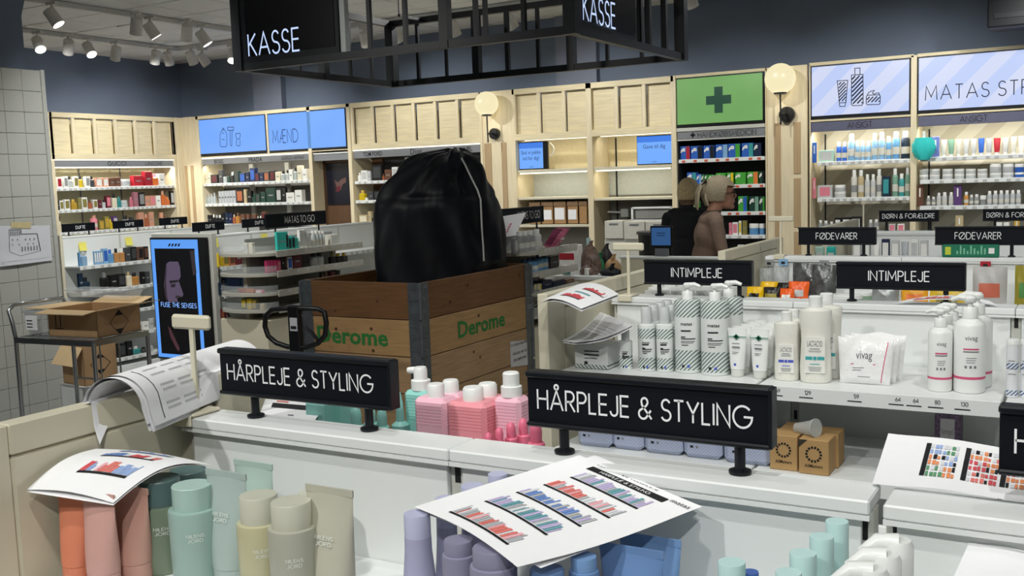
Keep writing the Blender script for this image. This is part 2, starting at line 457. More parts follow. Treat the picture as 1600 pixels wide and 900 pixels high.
for n, px in (('left', 417), ('right', 898)):
    p = at_y(px, 130, 10.42)
    g = G().box(p.x - 0.2, p.x + 0.3, 10.36, 10.45, 2.5, CEIL, mat('blue_grey_pilaster_paint', (132, 139, 157), 0.75, grain=0.03, scale=3))
    g.build('wall_pilaster', wall_back)
g = G().box(-11.5, -11.4, -4, 10.45, 0, CEIL, WALLC)
struct(g.build('wall_left'), 'blue grey painted side wall above the perfume shelves', 'wall')
g = G().box(3.9, 4.0, -4, 10.45, 0, CEIL, mat('white_wall_paint', (214, 212, 206), 0.8, grain=0.02, scale=3))
struct(g.build('wall_right'), 'plain side wall', 'wall')
g = G().box(-11.4, 3.9, -4.1, -4.0, 0, CEIL, mat('white_wall_paint', (214, 212, 206), 0.8))
struct(g.build('wall_front'), 'plain shopfront wall', 'wall')

# ------------------------------------------------------------------ tiled pillar
PX, PY = -6.65, 4.83
tilec = mat('pale_grey_glazed_tile', (178, 179, 173), 0.3, grain=0.03, scale=5)
grout = mat('tile_grout', (158, 158, 151), 0.8)
g = G()
g.box(PX - 0.9, PX - 0.008, PY - 1.6, PY - 0.03, 0, 2.555, grout)
g.box(PX - 0.9, PX, PY - 0.03, PY, 0, 2.56, mat('pillar_edge_profile', (176, 178, 172), 0.4))
pillar = struct(g.build('pillar'), 'square pillar clad in pale grey tiles with a taped floor plan', 'pillar')
tsz = 0.15
t_me = G().box(-0.006, 0.002, 0.0015, tsz - 0.0015, 0.0015, tsz - 0.0015, tilec, 0.002).mesh('wall_tile')
for r in range(17):
    for c in range(10):
        o = bpy.data.objects.new('wall_tile', t_me); COL.objects.link(o); o.parent = pillar
        o.location = (PX - 0.004, PY - 0.035 - (c + 1) * tsz, 2.552 - (r + 1) * tsz)
# painted bulkhead over the pillar, its soffit corner cut off
bx = PX - 0.35
e0 = at_x(38, 80, bx).y; e1 = at_x(58, 2, bx).y; zk = at_x(36, 25, bx).z
g = G()
prof = [(e0 - 2.2, 2.555), (e0, 2.555), (e0, zk), (e1, CEIL), (e0 - 2.2, CEIL)]
g.loft([[(bx - 0.5, a, b) for a, b in prof], [(bx, a, b) for a, b in prof]], WALLC)
struct(g.build('wall_bulkhead'), 'blue grey painted bulkhead above the tiled pillar', 'wall')
# floor plan taped to the pillar
pl = [at_x(x, y, PX + 0.006) for x, y in ((-6, 353), (78, 352), (81, 407), (-4, 417))]
t = thing('floor_plan_sheet', 'floor plan printout taped to the tiled pillar with masking tape', 'paper', (pl[3].x, pl[3].y, pl[3].z))
def plan(u, v):
    a = pl[3].lerp(pl[2], u); b = pl[0].lerp(pl[1], u); p = a.lerp(b, v)
    p.x += 0.03 * max(0, .35 - v) ** 1.2 * (1 + .5 * math.sin(5 * u)); return p
g = G().grid(plan, 10, 10, mat('greyish_paper', (206, 208, 214), 0.8, grain=0.02)); g.build('sheet', t)
def on(fn, u, v, dx=0.003):
    p = fn(u, v); p.x += dx; return p
g = G()
for pts, w in (([(.22, .9), (.44, .9), (.44, .78), (.74, .78), (.79, .3)], .012), ([(.22, .9), (.22, .35), (.4, .22), (.78, .3)], .006), ([(.05, .1), (.95, .1)], .004)):
    for q in range(len(pts) - 1):
        for k in range(6):
            a = (pts[q][0] + (pts[q + 1][0] - pts[q][0]) * k / 6, pts[q][1] + (pts[q + 1][1] - pts[q][1]) * k / 6)
            b = (pts[q][0] + (pts[q + 1][0] - pts[q][0]) * (k + 1) / 6, pts[q][1] + (pts[q + 1][1] - pts[q][1]) * (k + 1) / 6)
            ribbon(g, [a, b], w, lambda x, y: on(plan, x, y), INK)
for (u0, v0, n, du, hh) in ((.25, .75, 5, .04, .12), (.28, .62, 2, .09, .04), (.52, .62, 3, .08, .04), (.45, .33, 6, .055, .12), (.28, .5, 2, .12, .03), (.56, .5, 2, .1, .03)):
    for k in range(n):
        ribbon(g, [(u0 + k * du, v0), (u0 + k * du, v0 + hh)], .02, lambda x, y: on(plan, x, y), GREYINK)
letters(g, 'PLAN', 0.008, on(plan, .06, .05), INK, (0, 1, 0), (0, 0, 1))
g.build('print', t)
tp = [at_x(x, y, PX + 0.01) for x, y in ((18, 347), (49, 347), (48, 357), (17, 356))]
G().poly(tp[::-1], mat('masking_tape', (196, 182, 138), 0.7)).build('masking_tape', t)

# ------------------------------------------------------------------ lighting tracks and spots
trk = mat('white_track', (206, 206, 204), 0.4)
lampw = mat('white_lamp_body', (214, 212, 206), 0.35)
lens = _glow((255, 250, 238), 6.0)
def track(label, a, b):
    g = G(); g.bar(a, b, 0.05, 0.05, trk); o = g.build_at('light_track', a); tag(o, label, 'track', 'ceiling light tracks')
ZT = CEIL - 0.03
track('white light track ending at the painted bulkhead, nearer of two', (-8.45, 5.3, ZT), (-8.45, 9.0, ZT))
track('white light track parallel to the perfume wall', (-10.06, 6.0, ZT), (-10.06, 9.2, ZT))
track('white light track parallel to the back wall', (-10.06, 9.22, ZT), (0.5, 9.22, ZT))
SPOTS = [  # px, py, lit, aim
    (83, 28, 1, (.5, .3)), (236, 48, 1, (.3, .5)), (317, 60, 1, (.4, .4)), (213, 42, 0, (-.3, .1)), (292, 52, 0, (-.4, .2)),
    (60, 70, 1, (.7, -.2)), (107, 74, 0, (-.6, .3)), (139, 78, 1, (.7, -.1)), (181, 84, 0, (-.5, .2)), (243, 90, 0, (-.5, .2)), (263, 92, 0, (-.2, .4)),
    (299, 91, 0, (-.1, .5)), (317, 88, 0, (.3, .6)), (363, 82, 1, (.4, -.5)), (619, 52, 0, (.2, .5)), (570, 55, 0, (-.2, .5)), (797, 32, 0, (.3, .5)), (709, 45, 0, (.1, .5)),
    (1078, -2, 0, (.2, .5))]
WHICH = ['lit ceiling spot nearest the painted bulkhead on the nearer track', 'lit ceiling spot in the middle of the nearer track', 'lit ceiling spot at the far end of the nearer track',
         'unlit ceiling spot half hidden beside the middle lit one', 'unlit ceiling spot half hidden beside the far lit one',
         'glaring lit spot, leftmost on the perfume wall track', 'tilted unlit spot between two glaring spots on the perfume wall track', 'glaring lit spot, second lit one on the perfume wall track',
         'unlit spot right of the second glaring spot on the wall track', 'unlit spot, left one of the pair before the wall corner', 'unlit spot, right one of the pair before the wall corner',
         'unlit spot, left one of the pair after the wall corner', 'unlit spot, right one of the pair after the wall corner', 'lit spot half hidden behind the KASSE frame\'s left edge',
         'unlit spot seen right of the KASSE frame\'s rear corner post', 'unlit spot seen left of the KASSE frame\'s rear corner post', 'unlit spot seen through the KASSE frame\'s right half', 'small spot seen through the middle of the KASSE frame',
         'white ceiling fitting at the top edge beside the KASSE frame']
for (px, py, on_, aim), lab in zip(SPOTS, WHICH):
    p = at_z(px, py, CEIL - 0.2)
    if p.x > -9.6 and p.y > 8.9: p = at_y(px, py, 9.22)
    t = thing('ceiling_spot', lab, 'spotlight', (p.x, p.y, CEIL), 'track spotlights')
    G().box(p.x - .07, p.x + .07, p.y - .02, p.y + .02, CEIL - .085, CEIL - .055, lampw, .004).build('track_adapter', t)
    c = Vector((p.x, p.y, CEIL - 0.19)); d = Vector((aim[0], aim[1], -0.9)).normalized()
    G().tube([(p.x, p.y, CEIL - .08), c - d * .05], .012, lampw, 8).build('stem', t)
    G().tube([c - d * .075, c - d * .07, c + d * .085], [.045, .055, .058], lampw, 18).build('lamp_body', t)
    G().tube([c + d * .084, c + d * .088], [.052, .052], lens if on_ else mat('dark_lamp_lens', (150, 150, 146), 0.3), 18).build('lens', t)
# ------------------------------------------------------------------ wooden wall shelving
YF, YB, TOP = 10.0, 10.42, 2.66
def board(name, parent, x0, x1, y0, y1, z0, z1, m, c=0.003):
    return G().box(x0, x1, y0, y1, z0, z1, m, c).build(name, parent)
def squares(parent, x0, x1, n, z0=2.16, z1=2.6, along='x', pos=YF):
    """framed wood panels over a bay: rails, stiles and one recessed board each"""
    w = (x1 - x0) / n
    for k in range(n):
        a, b = x0 + k * w, x0 + (k + 1) * w
        if along == 'x':
            board('wood_panel', parent, a + .02, b - .02, pos + .05, pos + .062, z0, z1, WOOD)
            board('stile', parent, a - .02, a + .02, pos, pos + .03, z0 - .05, TOP, WOODV)
        else:
            board('wood_panel', parent, pos - .062, pos - .05, a + .02, b - .02, z0, z1, WOOD)
            board('stile', parent, pos - .03, pos, a - .02, a + .02, z0 - .05, TOP, WOODV)
    if along == 'x':
        board('stile', parent, x1 - .02, x1 + .02, pos, pos + .03, z0 - .05, TOP, WOODV)
        board('top_rail', parent, x0 - .02, x1 + .02, pos - .004, pos + .03, z1, TOP, WOOD)
        board('bottom_rail', parent, x0 - .02, x1 + .02, pos - .002, pos + .03, z0 - .07, z0, WOOD)
    else:
        board('stile', parent, pos - .03, pos, x1 - .02, x1 + .02, z0 - .05, TOP, WOODV)
        board('top_rail', parent, pos - .03, pos + .004, x0 - .02, x1 + .02, z1, TOP, WOOD)
        board('bottom_rail', parent, pos - .03, pos + .002, x0 - .02, x1 + .02, z0 - .07, z0, WOOD)
def shelf_x(parent, x0, x1, z, depth=.3, m=None, rail=True, pos=YF):
    m = m or WHITE
    s = board('shelf', parent, x0, x1, pos + .03, pos + .03 + depth, z - .022, z, m)
    if rail: G().box(x0, x1, pos + .018, pos + .032, z - .032, z + .006, m, .002).build('price_rail', s)
    return s
def tickets(parent, x0, x1, z, n, m, pos=YF, along='x'):
    g = G()
    for k in range(n):
        a = x0 + (x1 - x0) * (k + .3 + .3 * RND.random()) / n
        if along == 'x': g.box(a, a + .035, pos + .0155, pos + .0175, z - .026, z - .004, m)
        else: g.box(pos - .0175, pos - .0155, a, a + .035, z - .026, z - .004, m)
    g.build('price_ticket', parent)['kind'] = 'stuff'
TICK = mat('printed_price_ticket', (186, 186, 184), 0.6, grain=0.2, scale=90)
TICKR = mat('red_price_ticket', (204, 92, 62), 0.6, grain=0.2, scale=90)

# ---- side wall perfume bay (faces +X)
XW = -10.97
bay = thing('oak_shelving_unit', 'oak perfume shelving on the side wall beside the tiled pillar', 'shelving', (XW, 8.9, 0), 'wall shelving bays')
G().box(-11.39, -11.36, 6.4, 9.9, 0, 2.6, mat('lit_cream_back_panel', (224, 216, 178), 0.6, grain=0.02)).build('back_panel', bay)
for y in (6.5, 7.99, 9.88):
    board('upright', bay, -11.36, XW, y - .02, y + .02, 0, TOP, WOODV)
squares(bay, 6.52, 8.0, 5, along='y', pos=XW); squares(bay, 8.0, 9.88, 6, along='y', pos=XW)
hd = board('header', bay, XW - .04, XW - .02, 6.52, 9.86, 2.0, 2.075, HEADG)
g = G()
letters(g, 'GUCCI', .05, (XW - .018, at_x(170, 256, XW).y, 2.015), INK, (0, 1, 0), width=.28, weight=.13, gap=.3)
letters(g, 'LANCÔME'.replace('Ô', 'O'), .05, (XW - .018, at_x(229, 255, XW).y, 2.013), INK, (0, 1, 0), width=.28, weight=.1, gap=.25)
g.build('lettering', hd)
G().box(XW - .03, XW, 6.52, 9.86, 2.078, 2.092, STRIP).build('light_strip', bay)
G().box(XW - .05, XW - .03, 6.52, 9.86, 1.985, 2.0, STRIP).build('light_strip', bay)
for z in (1.738, 1.468, 1.195, .9, .5):
    s = G().box(-11.36, XW - .03, 6.52, 9.86, z - .022, z, WHITE, .003).build('shelf', bay)
    G().box(XW - .032, XW - .018, 6.52, 9.86, z - .032, z + .006, WHITE, .002).build('price_rail', s)
    tickets(s, 8.0, 9.86, z, 24, TICK, XW, 'y')
for (x, y) in ((126, 300), (190, 300)):
    p = at_x(x, y, -11.35); G().box(-11.358, -11.352, p.y - .008, p.y + .008, 1.0, 1.99, GREYINK).build('slotted_upright', bay)

# ---- corner pilaster with slats
def pilaster(label, x0, x1, slats, ysl=(1.2, 2.0)):
    t = thing('oak_pilaster', label, 'panel', ((x0 + x1) / 2, YF, 0), 'oak pilasters')
    board('backing_board', t, x0, x1, YF + .005, YF + .05, 0, TOP, WOODV)
    for (a, b, z0, z1) in slats: board('slat', t, a, b, YF - .002, YF + .012, z0, z1, WOODT)
    return t
pilaster('pale oak corner pilaster between the perfume wall and the blue light boxes', -10.95, -10.67,
         [(-10.93, -10.88, 0, 2.0), (-10.82, -10.765, 0, 2.0)])
board('corner_board', bpy.data.objects['oak_pilaster'], -11.36, -10.95, 9.905, 10.05, 0, TOP, WOODV)
pa = [at_y(x, y, YF).x for x, y in ((757, 250), (768, 250), (784, 260), (792, 260))]
pilaster('pale oak pilaster behind the globe lamp beside the draped bag', -6.1, -5.71, [(pa[0], pa[1], 0, 2.08), (pa[2], pa[3], 0, 2.08)])
pb = [at_y(x, y, YF).x for x, y in ((1210, 250), (1220, 250), (1240, 250), (1251, 250))]
pilaster('pale oak pilaster behind the globe lamp beside the green cross', -2.83, -2.44, [(pb[0], pb[1], 0, 2.12), (pb[2], pb[3], 1.62, 2.12), (pb[2], pb[3], 1.1, 1.58), (pb[2], pb[3], 0, 1.06)])

# ---- men's bay with two blue light boxes
men = thing('oak_shelving_unit', 'oak shelving under the two blue light boxes', 'shelving', (-9.35, YF, 0), 'wall shelving bays')
board('back_panel', men, -10.62, -8.64, YB - .02, YB, 0, 2.1, mat('grey_men_back', (112, 110, 106), 0.6))
for x in (-10.64, -8.665, -8.03):
    board('upright', men, x - .028, x + .028, YF - .004, YB, 0, TOP, WOODV)
board('upright', men, -9.39, -9.36, YF, YF + .03, 2.1, TOP, WOODV)
board('top_rail', men, -10.66, -8.004, YF - .004, YF + .03, 2.615, TOP, WOOD)
board('mid_rail', men, -10.61, -8.06, YF, YF + .03, 2.096, 2.108, WOOD)
board('niche_back', men, -8.64, -8.06, YF + .2, YF + .22, 0, 2.1, WALNUT)
G().box(-10.6, -8.7, YF + .01, YF + .03, 2.078, 2.095, STRIP).build('light_strip', men)
G().box(-8.63, -8.07, YF + .01, YF + .03, 2.06, 2.075, WHITE).build('light_strip', men)
board('niche_header', men, -8.63, -8.07, YF + .02, YF + .04, 1.975, 2.06, HEADG)
hd = board('header', men, -10.6, -8.7, YF + .02, YF + .04, 2.0, 2.078, HEADG)
g = G()
font_text(g, 'BOSS', .05, (at_y(333, 251, YF).x, YF + .018, 2.012), INK, width=.17, bold=.01)
font_text(g, 'PRADA', .055, (at_y(387, 250, YF).x, YF + .018, 2.01), INK, width=.24, bold=.012)
font_text(g, 'GIORGIO ARMANI', .045, (at_y(438, 249, YF).x, YF + .018, 2.014), INK, width=.38)
g.build('lettering', hd)
for z in (1.742, 1.466, 1.19, .85, .45):
    s = shelf_x(men, -10.6, -8.7, z); tickets(s, -10.6, -8.7, z, 20, TICK)
for px in (342, 394, 450):
    p = at_y(px, 300, YB - .06); G().box(p.x - .035, p.x + .035, YB - .06, YB - .02, .4, 1.99, PALE).build('slotted_upright', men)
def lightbox(name, label, x0, x1, z0, z1, m):
    t = thing(name, label, 'light box', ((x0 + x1) / 2, YF, z0), 'light boxes on the wall shelving')
    board('frame', t, x0, x1, YF + .006, YF + .03, z0 - .03, z1, BLACK)
    G().box(x0 + .012, x1 - .012, YF - .004, YF + .006, z0, z1 - .008, m).build('lit_face', t)
    return t
def gradient_glow(name, a, b):
    if name in _M: return _M[name]
    m = _glow(a, 1.0).copy(); m.name = name; nt = m.node_tree; bs = nt.nodes['Principled BSDF']
    tc = nt.nodes.new('ShaderNodeTexCoord'); nz = nt.nodes.new('ShaderNodeTexNoise'); nz.inputs['Scale'].default_value = 1.6
    mx = nt.nodes.new('ShaderNodeMix'); mx.data_type = 'RGBA'; mx.inputs['A'].default_value = lin(a); mx.inputs['B'].default_value = lin(b)
    nt.links.new(tc.outputs['Object'], nz.inputs['Vector']); nt.links.new(nz.outputs['Fac'], mx.inputs['Factor'])
    nt.links.new(mx.outputs['Result'], bs.inputs['Emission Color']); _M[name] = m; return m
BLUEL = gradient_glow('blue_backlit_film', (96, 158, 250), (130, 180, 255))
NAVYI = mat('navy_printed_line', (28, 44, 92), 0.6, grain=0)
t1 = lightbox('light_box', 'blue backlit box with bottle, razor and brush drawing', -10.608, -9.40, 2.15, 2.61, BLUEL)
def zpt(x, y, Y=YF): p = at_y(x, y, Y); return (p.x, p.z)
def draw(parent, strokes, Y, m, w=.008, name='drawing'):
    g = G()
    for s in strokes: ribbon(g, [zpt(x, y, YF) for x, y in s], w, lambda a, b: Vector((a, Y, b)), m)
    g.build(name, parent)
def zp(l, ox, oy, k): return [(ox + x / k, oy + y / k) for x, y in l]
dr = [zp(l, 280, 160, 5) for l in (
    [(322, 250), (322, 335), (330, 347), (365, 347), (374, 335), (374, 250), (366, 228), (356, 215), (340, 215), (330, 228), (322, 250)],
    [(342, 215), (342, 202), (352, 202), (352, 215)], [(336, 240), (355, 240)], [(336, 290), (358, 290)],
    [(380, 195), (428, 193), (428, 216), (381, 219), (380, 195)], [(399, 219), (402, 335), (413, 340), (415, 219)],
    [(443, 245), (478, 240), (480, 262), (472, 285), (454, 287), (444, 265), (443, 245)], [(450, 290), (450, 335), (458, 340), (472, 340), (478, 332), (477, 288)])]
draw(t1, dr, YF - .006, NAVYI)
t2 = lightbox('light_box', 'blue backlit box reading MÆND', -9.355, -8.075, 2.14, 2.61, BLUEL)
g = G(); p = at_y(427, 224, YF)
letters(g, 'MÆND', .165, (p.x, YF - .006, p.z), NAVYI, width=.43, weight=.07, gap=.22); g.build('lettering', t2)
# poster in the walnut niche
t = thing('perfume_poster', 'dark advertising poster of a hand in the walnut niche', 'poster', (-8.3, YF + .19, 1.45))
G().box(-8.58, -8.085, YF + .185, YF + .197, 1.42, 1.94, mat('dark_navy_poster', (16, 18, 34), 0.35, grain=.1, scale=4)).build('sheet', t)
g = G(); skin_p = mat('printed_hand', (104, 76, 72), 0.5)
q = [(x / 5 + 280, y / 5 + 160) for x, y in ((1210, 605), (1240, 625), (1265, 600), (1302, 585), (1302, 625), (1275, 640), (1262, 680), (1235, 700), (1225, 650))]
g.poly([(lambda P: (P.x, YF + .183, P.z))(at_y(x, y, YF + .18)) for x, y in q], skin_p)
q = [(x / 5 + 280, y / 5 + 160) for x, y in ((1228, 660), (1262, 650), (1255, 695), (1222, 698))]
g.poly([(lambda P: (P.x, YF + .1825, P.z))(at_y(x, y, YF + .18)) for x, y in q], mat('printed_red', (96, 30, 44), .5))
letters(g, 'COLOGNE', .03, (at_y(513, 259, YF + .18).x, YF + .183, at_y(513, 259, YF + .18).z), GREYINK, width=.2)
g.build('print', t)

# ---- fragrance bay behind the draped bag
tf = thing('oak_shelving_unit', 'oak fragrance shelving partly hidden by the draped bag', 'shelving', (-7.05, YF, 0), 'wall shelving bays')
board('back_panel', tf, -7.99, -6.14, YB - .02, YB, 0, 2.1, DARKP)
board('side_board', tf, -7.99, -7.82, YB - .03, YB - .02, 0, 2.0, WALNUT)
board('upright', tf, -6.135, -6.1, YF - .004, YB, 0, TOP, WOODV)
squares(tf, -7.975, -6.13, 6)
G().box(-7.99, -6.15, YF + .01, YF + .03, 2.075, 2.095, STRIP).build('light_strip', tf)
hd = board('header', tf, -7.99, -6.15, YF + .02, YF + .04, 1.985, 2.075, HEADG)
g = G()
font_text(g, 'TOM FORD', .052, (at_y(566, 242, YF).x, YF + .018, 2.005), INK, width=.29, bold=.012)
font_text(g, 'Dior', .07, (at_y(640, 241, YF).x, YF + .018, 2.0), INK, width=.17)
font_text(g, 'CHANEL', .052, (at_y(706, 236, YF).x, YF + .018, 2.005), INK, width=.27, bold=.015)
g.build('lettering', hd)
for z in (1.7, 1.463, 1.187, .96, .72):
    s = shelf_x(tf, -7.99, -6.15, z); tickets(s, -7.99, -6.15, z, 18, TICK)
for px in (572, 638, 700):
    p = at_y(px, 290, YB - .06); G().box(p.x - .035, p.x + .035, YB - .06, YB - .02, .4, 1.98, PALE).build('slotted_upright', tf)

# ---- gift wrap bay
wr = thing('oak_shelving_unit', 'oak gift wrapping shelving with two small blue screens', 'shelving', (-4.75, YF, 0), 'wall shelving bays')
board('back_panel', wr, -5.7, -3.8, YB - .02, YB, 1.76, 2.1, mat('warm_beige_back', (200, 186, 148), 0.6))
board('back_panel', wr, -5.7, -3.8, YB - .02, YB, 1.45, 1.74, mat('pale_grey_back', (188, 194, 192), 0.6))
board('back_panel', wr, -5.7, -3.8, YB - .02, YB, 0, 1.45, mat('mid_grey_back', (132, 130, 126), 0.6))
for x, w in ((-5.69, .02), (-4.755, .033), (-3.795, .028)):
    board('upright', wr, x - w, x + w, YF - .004, YB, 0, TOP, WOODV)
squares(wr, -5.68, -3.81, 6)
for (a, b) in ((-5.66, -4.79), (-4.72, -3.83)):
    for z in (1.76, 1.455 if a < -5 else 1.43):
        s = board('shelf', wr, a, b, YF + .01, YB - .03, z - .028, z, mat('cream_wood_shelf', (210, 204, 182), .5))
        if z > 1.7: G().box(a + .02, b - .02, YF + .02, YF + .04, z - .045, z - .03, STRIP).build('light_strip', s)
    G().box(a + .05, b - .02, YF + .1, YF + .12, 2.085, 2.1, STRIP).build('light_strip', wr)
board('shelf', wr, -5.66, -4.79, YF + .01, YB - .03, 1.12, 1.15, mat('cream_wood_shelf', (210, 204, 182), .5))
G().box(-4.63, -4.615, YB - .03, YB - .02, .5, 2.08, INK).build('slotted_upright', wr)
SCREENB = _glow((112, 170, 252), 1.0); SCREEND = _glow((56, 122, 226), 1.0)
for (lab, xa, xb, lines) in (('small tilted screen asking Skal vi pakke ind for dig', -5.72, -5.35, ('Skal vi pakke', 'ind for dig?')), ('small screen reading Gave til dig', -4.235, -3.835, ('Gave til dig',))):
    t = thing('advert_screen', lab, 'screen', ((xa + xb) / 2, YF + .06, 1.765), 'small screens in the gift wrapping bay')
    if xa < -5: xa = -5.665
    board('casing', t, xa, xb + (.045 if xa < -5 else 0), YF + .06, YF + .1, 1.765, 2.07, BLACK)
    G().box(xa + .008, xb - .008, YF + .054, YF + .06, 1.775, 2.062, SCREENB).build('display', t)
    g = G(); g.box(xa + .008, xb - .008, YF + .052, YF + .0535, 2.0, 2.062, SCREEND)
    for i, l in enumerate(lines):
        font_text(g, l, .042, ((xa + xb) / 2, YF + .051, 1.935 - .065 * i), NAVYI, width=.25 if i == 0 else .21, anchor='c')
    font_text(g, 'matas', .015, ((xa + xb) / 2, YF + .051, 1.79), NAVYI, width=.05, anchor='c')
    g.build('image', t)
t = thing('power_lead', 'white lead hanging beside the tilted small screen', 'cable', (-5.3, YF + .1, 1.9))
G().tube([at_y(x, y, YF + .12) for x, y in ((859, 223), (864, 228), (866, 233), (864, 239), (860, 244))], .006, WHITE, 6).build('lead', t)
# boxes of ribbons with paper notes
for k, (xa, xb) in enumerate(((828, 846), (847, 866), (866, 886), (887, 905), (905, 919))):
    X0, X1 = at_y(xa, 345, YF + .06).x + .005, at_y(xb, 345, YF + .06).x - .005
    t = thing('storage_carton', ORD[k] + ' open cardboard carton from the left on the lower gift wrapping shelf', 'carton', ((X0 + X1) / 2, YF + .2, 1.15), 'cartons on the gift wrapping shelf')
    g = G()
    for bxs in ((X0, X1, YF + .05, YF + .055, 1.15, 1.375), (X0, X1, YF + .32, YF + .325, 1.15, 1.375), (X0, X0 + .004, YF + .05, YF + .325, 1.15, 1.375), (X1 - .004, X1, YF + .05, YF + .325, 1.15, 1.375), (X0, X1, YF + .05, YF + .325, 1.15, 1.156)):
        g.box(*bxs, CARD)
    g.build('carton_body', t)
    G().box(X0, X1, YF + .044, YF + .049, 1.35, 1.4, mat('dark_kraft', (132, 104, 76), .8)).build('flap', t)
    if k < 4:
        G().box(X0 + .01, X1 - .02, YF + .046, YF + .049, 1.2, 1.33 - .02 * (k % 2), PAPER).build('paper_note', t)
t = thing('tape_dispenser', 'white wall-mounted dispenser arm under the right gift shelf', 'dispenser', (-4.4, YF + .3, 1.27))
p0, p1 = at_y(950, 331, YF + .3), at_y(975, 332, YF + .3)
G().bar(p0, p1, .02, .02, WHITE).build('arm', t); G().box(p1.x - .03, p1.x + .06, YF + .27, YF + .33, p1.z - .05, p1.z + .04, WHITE, .006).build('head', t)
q = [at_y(x, y, YF + .05) for x, y in ((988, 325), (1050, 344))]
t = thing('wrapping_frame', 'white wire frame for wrapping paper beside the blond cashier', 'rack', (q[0].x, YF + .05, q[1].z))
for a, b in (((q[0].x, q[0].z), (q[1].x, q[0].z)), ((q[0].x, q[1].z), (q[1].x, q[1].z)), ((q[0].x, q[1].z), (q[0].x, q[0].z)), ((q[1].x, q[1].z), (q[1].x, q[0].z))):
    G().bar((a[0], YF + .05, a[1]), (b[0], YF + .05, b[1]), .02, .02, WHITE).build('rail', t)
G().box(q[0].x + .03, q[1].x - .03, YF + .06, YF + .35, q[1].z + .02, q[0].z - .02, mat('grey_drawer_front', (138, 138, 136), .4)).build('drawer', t)

# ---- medicine bay with green cross light box
md = thing('oak_shelving_unit', 'dark medicine shelving under the green cross light box', 'shelving', (-3.3, YF, 0), 'wall shelving bays')
board('back_panel', md, -3.765, -2.85, YB - .02, YB, 0, 2.1, DARKP)
for x in (-3.76, -2.845): board('side_panel', md, x - .006, x + .006, YF + .02, YB - .02, 0, 2.0, DARKP)
board('upright', md, -2.845, -2.832, YF - .004, YB, 0, TOP, WOODV)
board('top_rail', md, -3.765, -2.832, YF - .004, YF + .03, 2.63, TOP, WOOD)
board('mid_rail', md, -3.765, -2.85, YF, YF + .03, 2.087, 2.125, PALE)
hd = board('header', md, -3.76, -2.85, YF + .01, YF + .03, 2.01, 2.085, HEADG)
G().box(-3.76, -2.85, YF + .008, YF + .03, 1.995, 2.008, PALE).build('header_edge', hd)
g = G(); letters(g, 'HANDKØBSMEDICIN', .05, (at_y(1090, 213, YF).x, YF + .007, 2.022), INK, width=.6, weight=.1)
cx = at_y(1082, 211, YF).x
g.box(cx - .026, cx + .026, YF + .006, YF + .008, 2.04, 2.057, INK); g.box(cx - .009, cx + .009, YF + .006, YF + .008, 2.022, 2.075, INK)
g.build('lettering', hd)
for z in (1.8, 1.53, 1.257, 1.022, .78, .5):
    s = shelf_x(md, -3.755, -2.855, z); tickets(s, -3.755, -2.855, z, 8, TICKR if z > 1.1 else TICK)
GREENL = gradient_glow('green_backlit_film', (98, 148, 80), (120, 174, 98))
t = lightbox('light_box', 'green backlit pharmacy cross box', -3.765, -2.86, 2.16, 2.625, GREENL)
p = at_y(1123, 156, YF); dk = _glow((22, 72, 54), 0.8); s = .13
g = G(); g.box(p.x - s, p.x + s, YF - .007, YF - .005, p.z - s / 3, p.z + s / 3, dk); g.box(p.x - s / 3, p.x + s / 3, YF - .0075, YF - .0055, p.z - s, p.z + s, dk)
g.build('cross', t)

# ---- striped skincare bays
STRBK = stripes('striped_wallpaper', (190, 186, 172), (170, 164, 148), 3.2, (1, 0, -1), 0, 9, rough=.7)
STRL = stripes('striped_backlit_film', (204, 212, 240), (184, 200, 242), 3.0, (1, 0, -1), -9, 9, emit=1.0)
_bc = STRL.node_tree.nodes['Principled BSDF'].inputs['Base Color']
STRL.node_tree.links.remove(_bc.links[0]); _bc.default_value = (.02, .02, .02, 1)
VIOLH = mat('violet_grey_header', (92, 94, 116), .5)
for (lab, x0, x1, shelves) in (('oak skincare shelving with striped back nearest the green cross', -2.418, -1.475, (1.722, 1.376, 1.05, .7)), ('oak skincare shelving with striped back at the right edge', -1.4485, 0.62, (1.728, 1.523, 1.284, 1.05, .7))):
    t = thing('oak_shelving_unit', lab, 'shelving', ((x0 + x1) / 2, YF, 0), 'wall shelving bays')
    board('back_panel', t, x0, x1, YB - .02, YB, 0, 2.12, STRBK)
    if x0 < -2: board('upright', t, x0, x0 + .011, YF - .004, YB, 0, TOP, WOODV)
    board('upright', t, x1 - .026, x1 + .026, YF - .004, YB, 0, TOP, WOODV)
    board('top_rail', t, x0, x1, YF - .004, YF + .03, 2.64, TOP + .01, WOOD)
    board('mid_rail', t, x0 + .01, x1 - .02, YF, YF + .03, 2.11, 2.128, WOOD)
    hd = board('header', t, x0 + .012, x1 - .03, YF + .012, YF + .03, 2.015, 2.108, VIOLH)
    g = G()
    for px, py in (((1324, 199),) if x0 < -2 else ((1500, 190),)):
        p = at_y(px, py, YF); letters(g, 'ANSIGT', .052, (p.x, YF + .01, 2.035), INK, width=.22, weight=.11)
    g.build('lettering', hd)
    for z in shelves:
        s = shelf_x(t, x0 + (.07 if x0 < -2 else .03), x1 - .03, z); tickets(s, x0 + .08, min(x1 - .05, -.3), z, 12, TICK)
    gg = G(); gg.box(x0 + (.055 if x0 < -2 else .05), x0 + (.068 if x0 < -2 else .063), YB - .03, YB - .02, .6, 2.0, INK); gg.build('slotted_upright', t)
t = lightbox('light_box', 'striped backlit box with tube, bottle and jar drawing', -2.405, -1.505, 2.165, 2.635, STRL)
DARKN = mat('dark_navy_print', (24, 30, 52), .6, grain=0)
def zq(l): return zp(l, 1240, 0, 4.444)
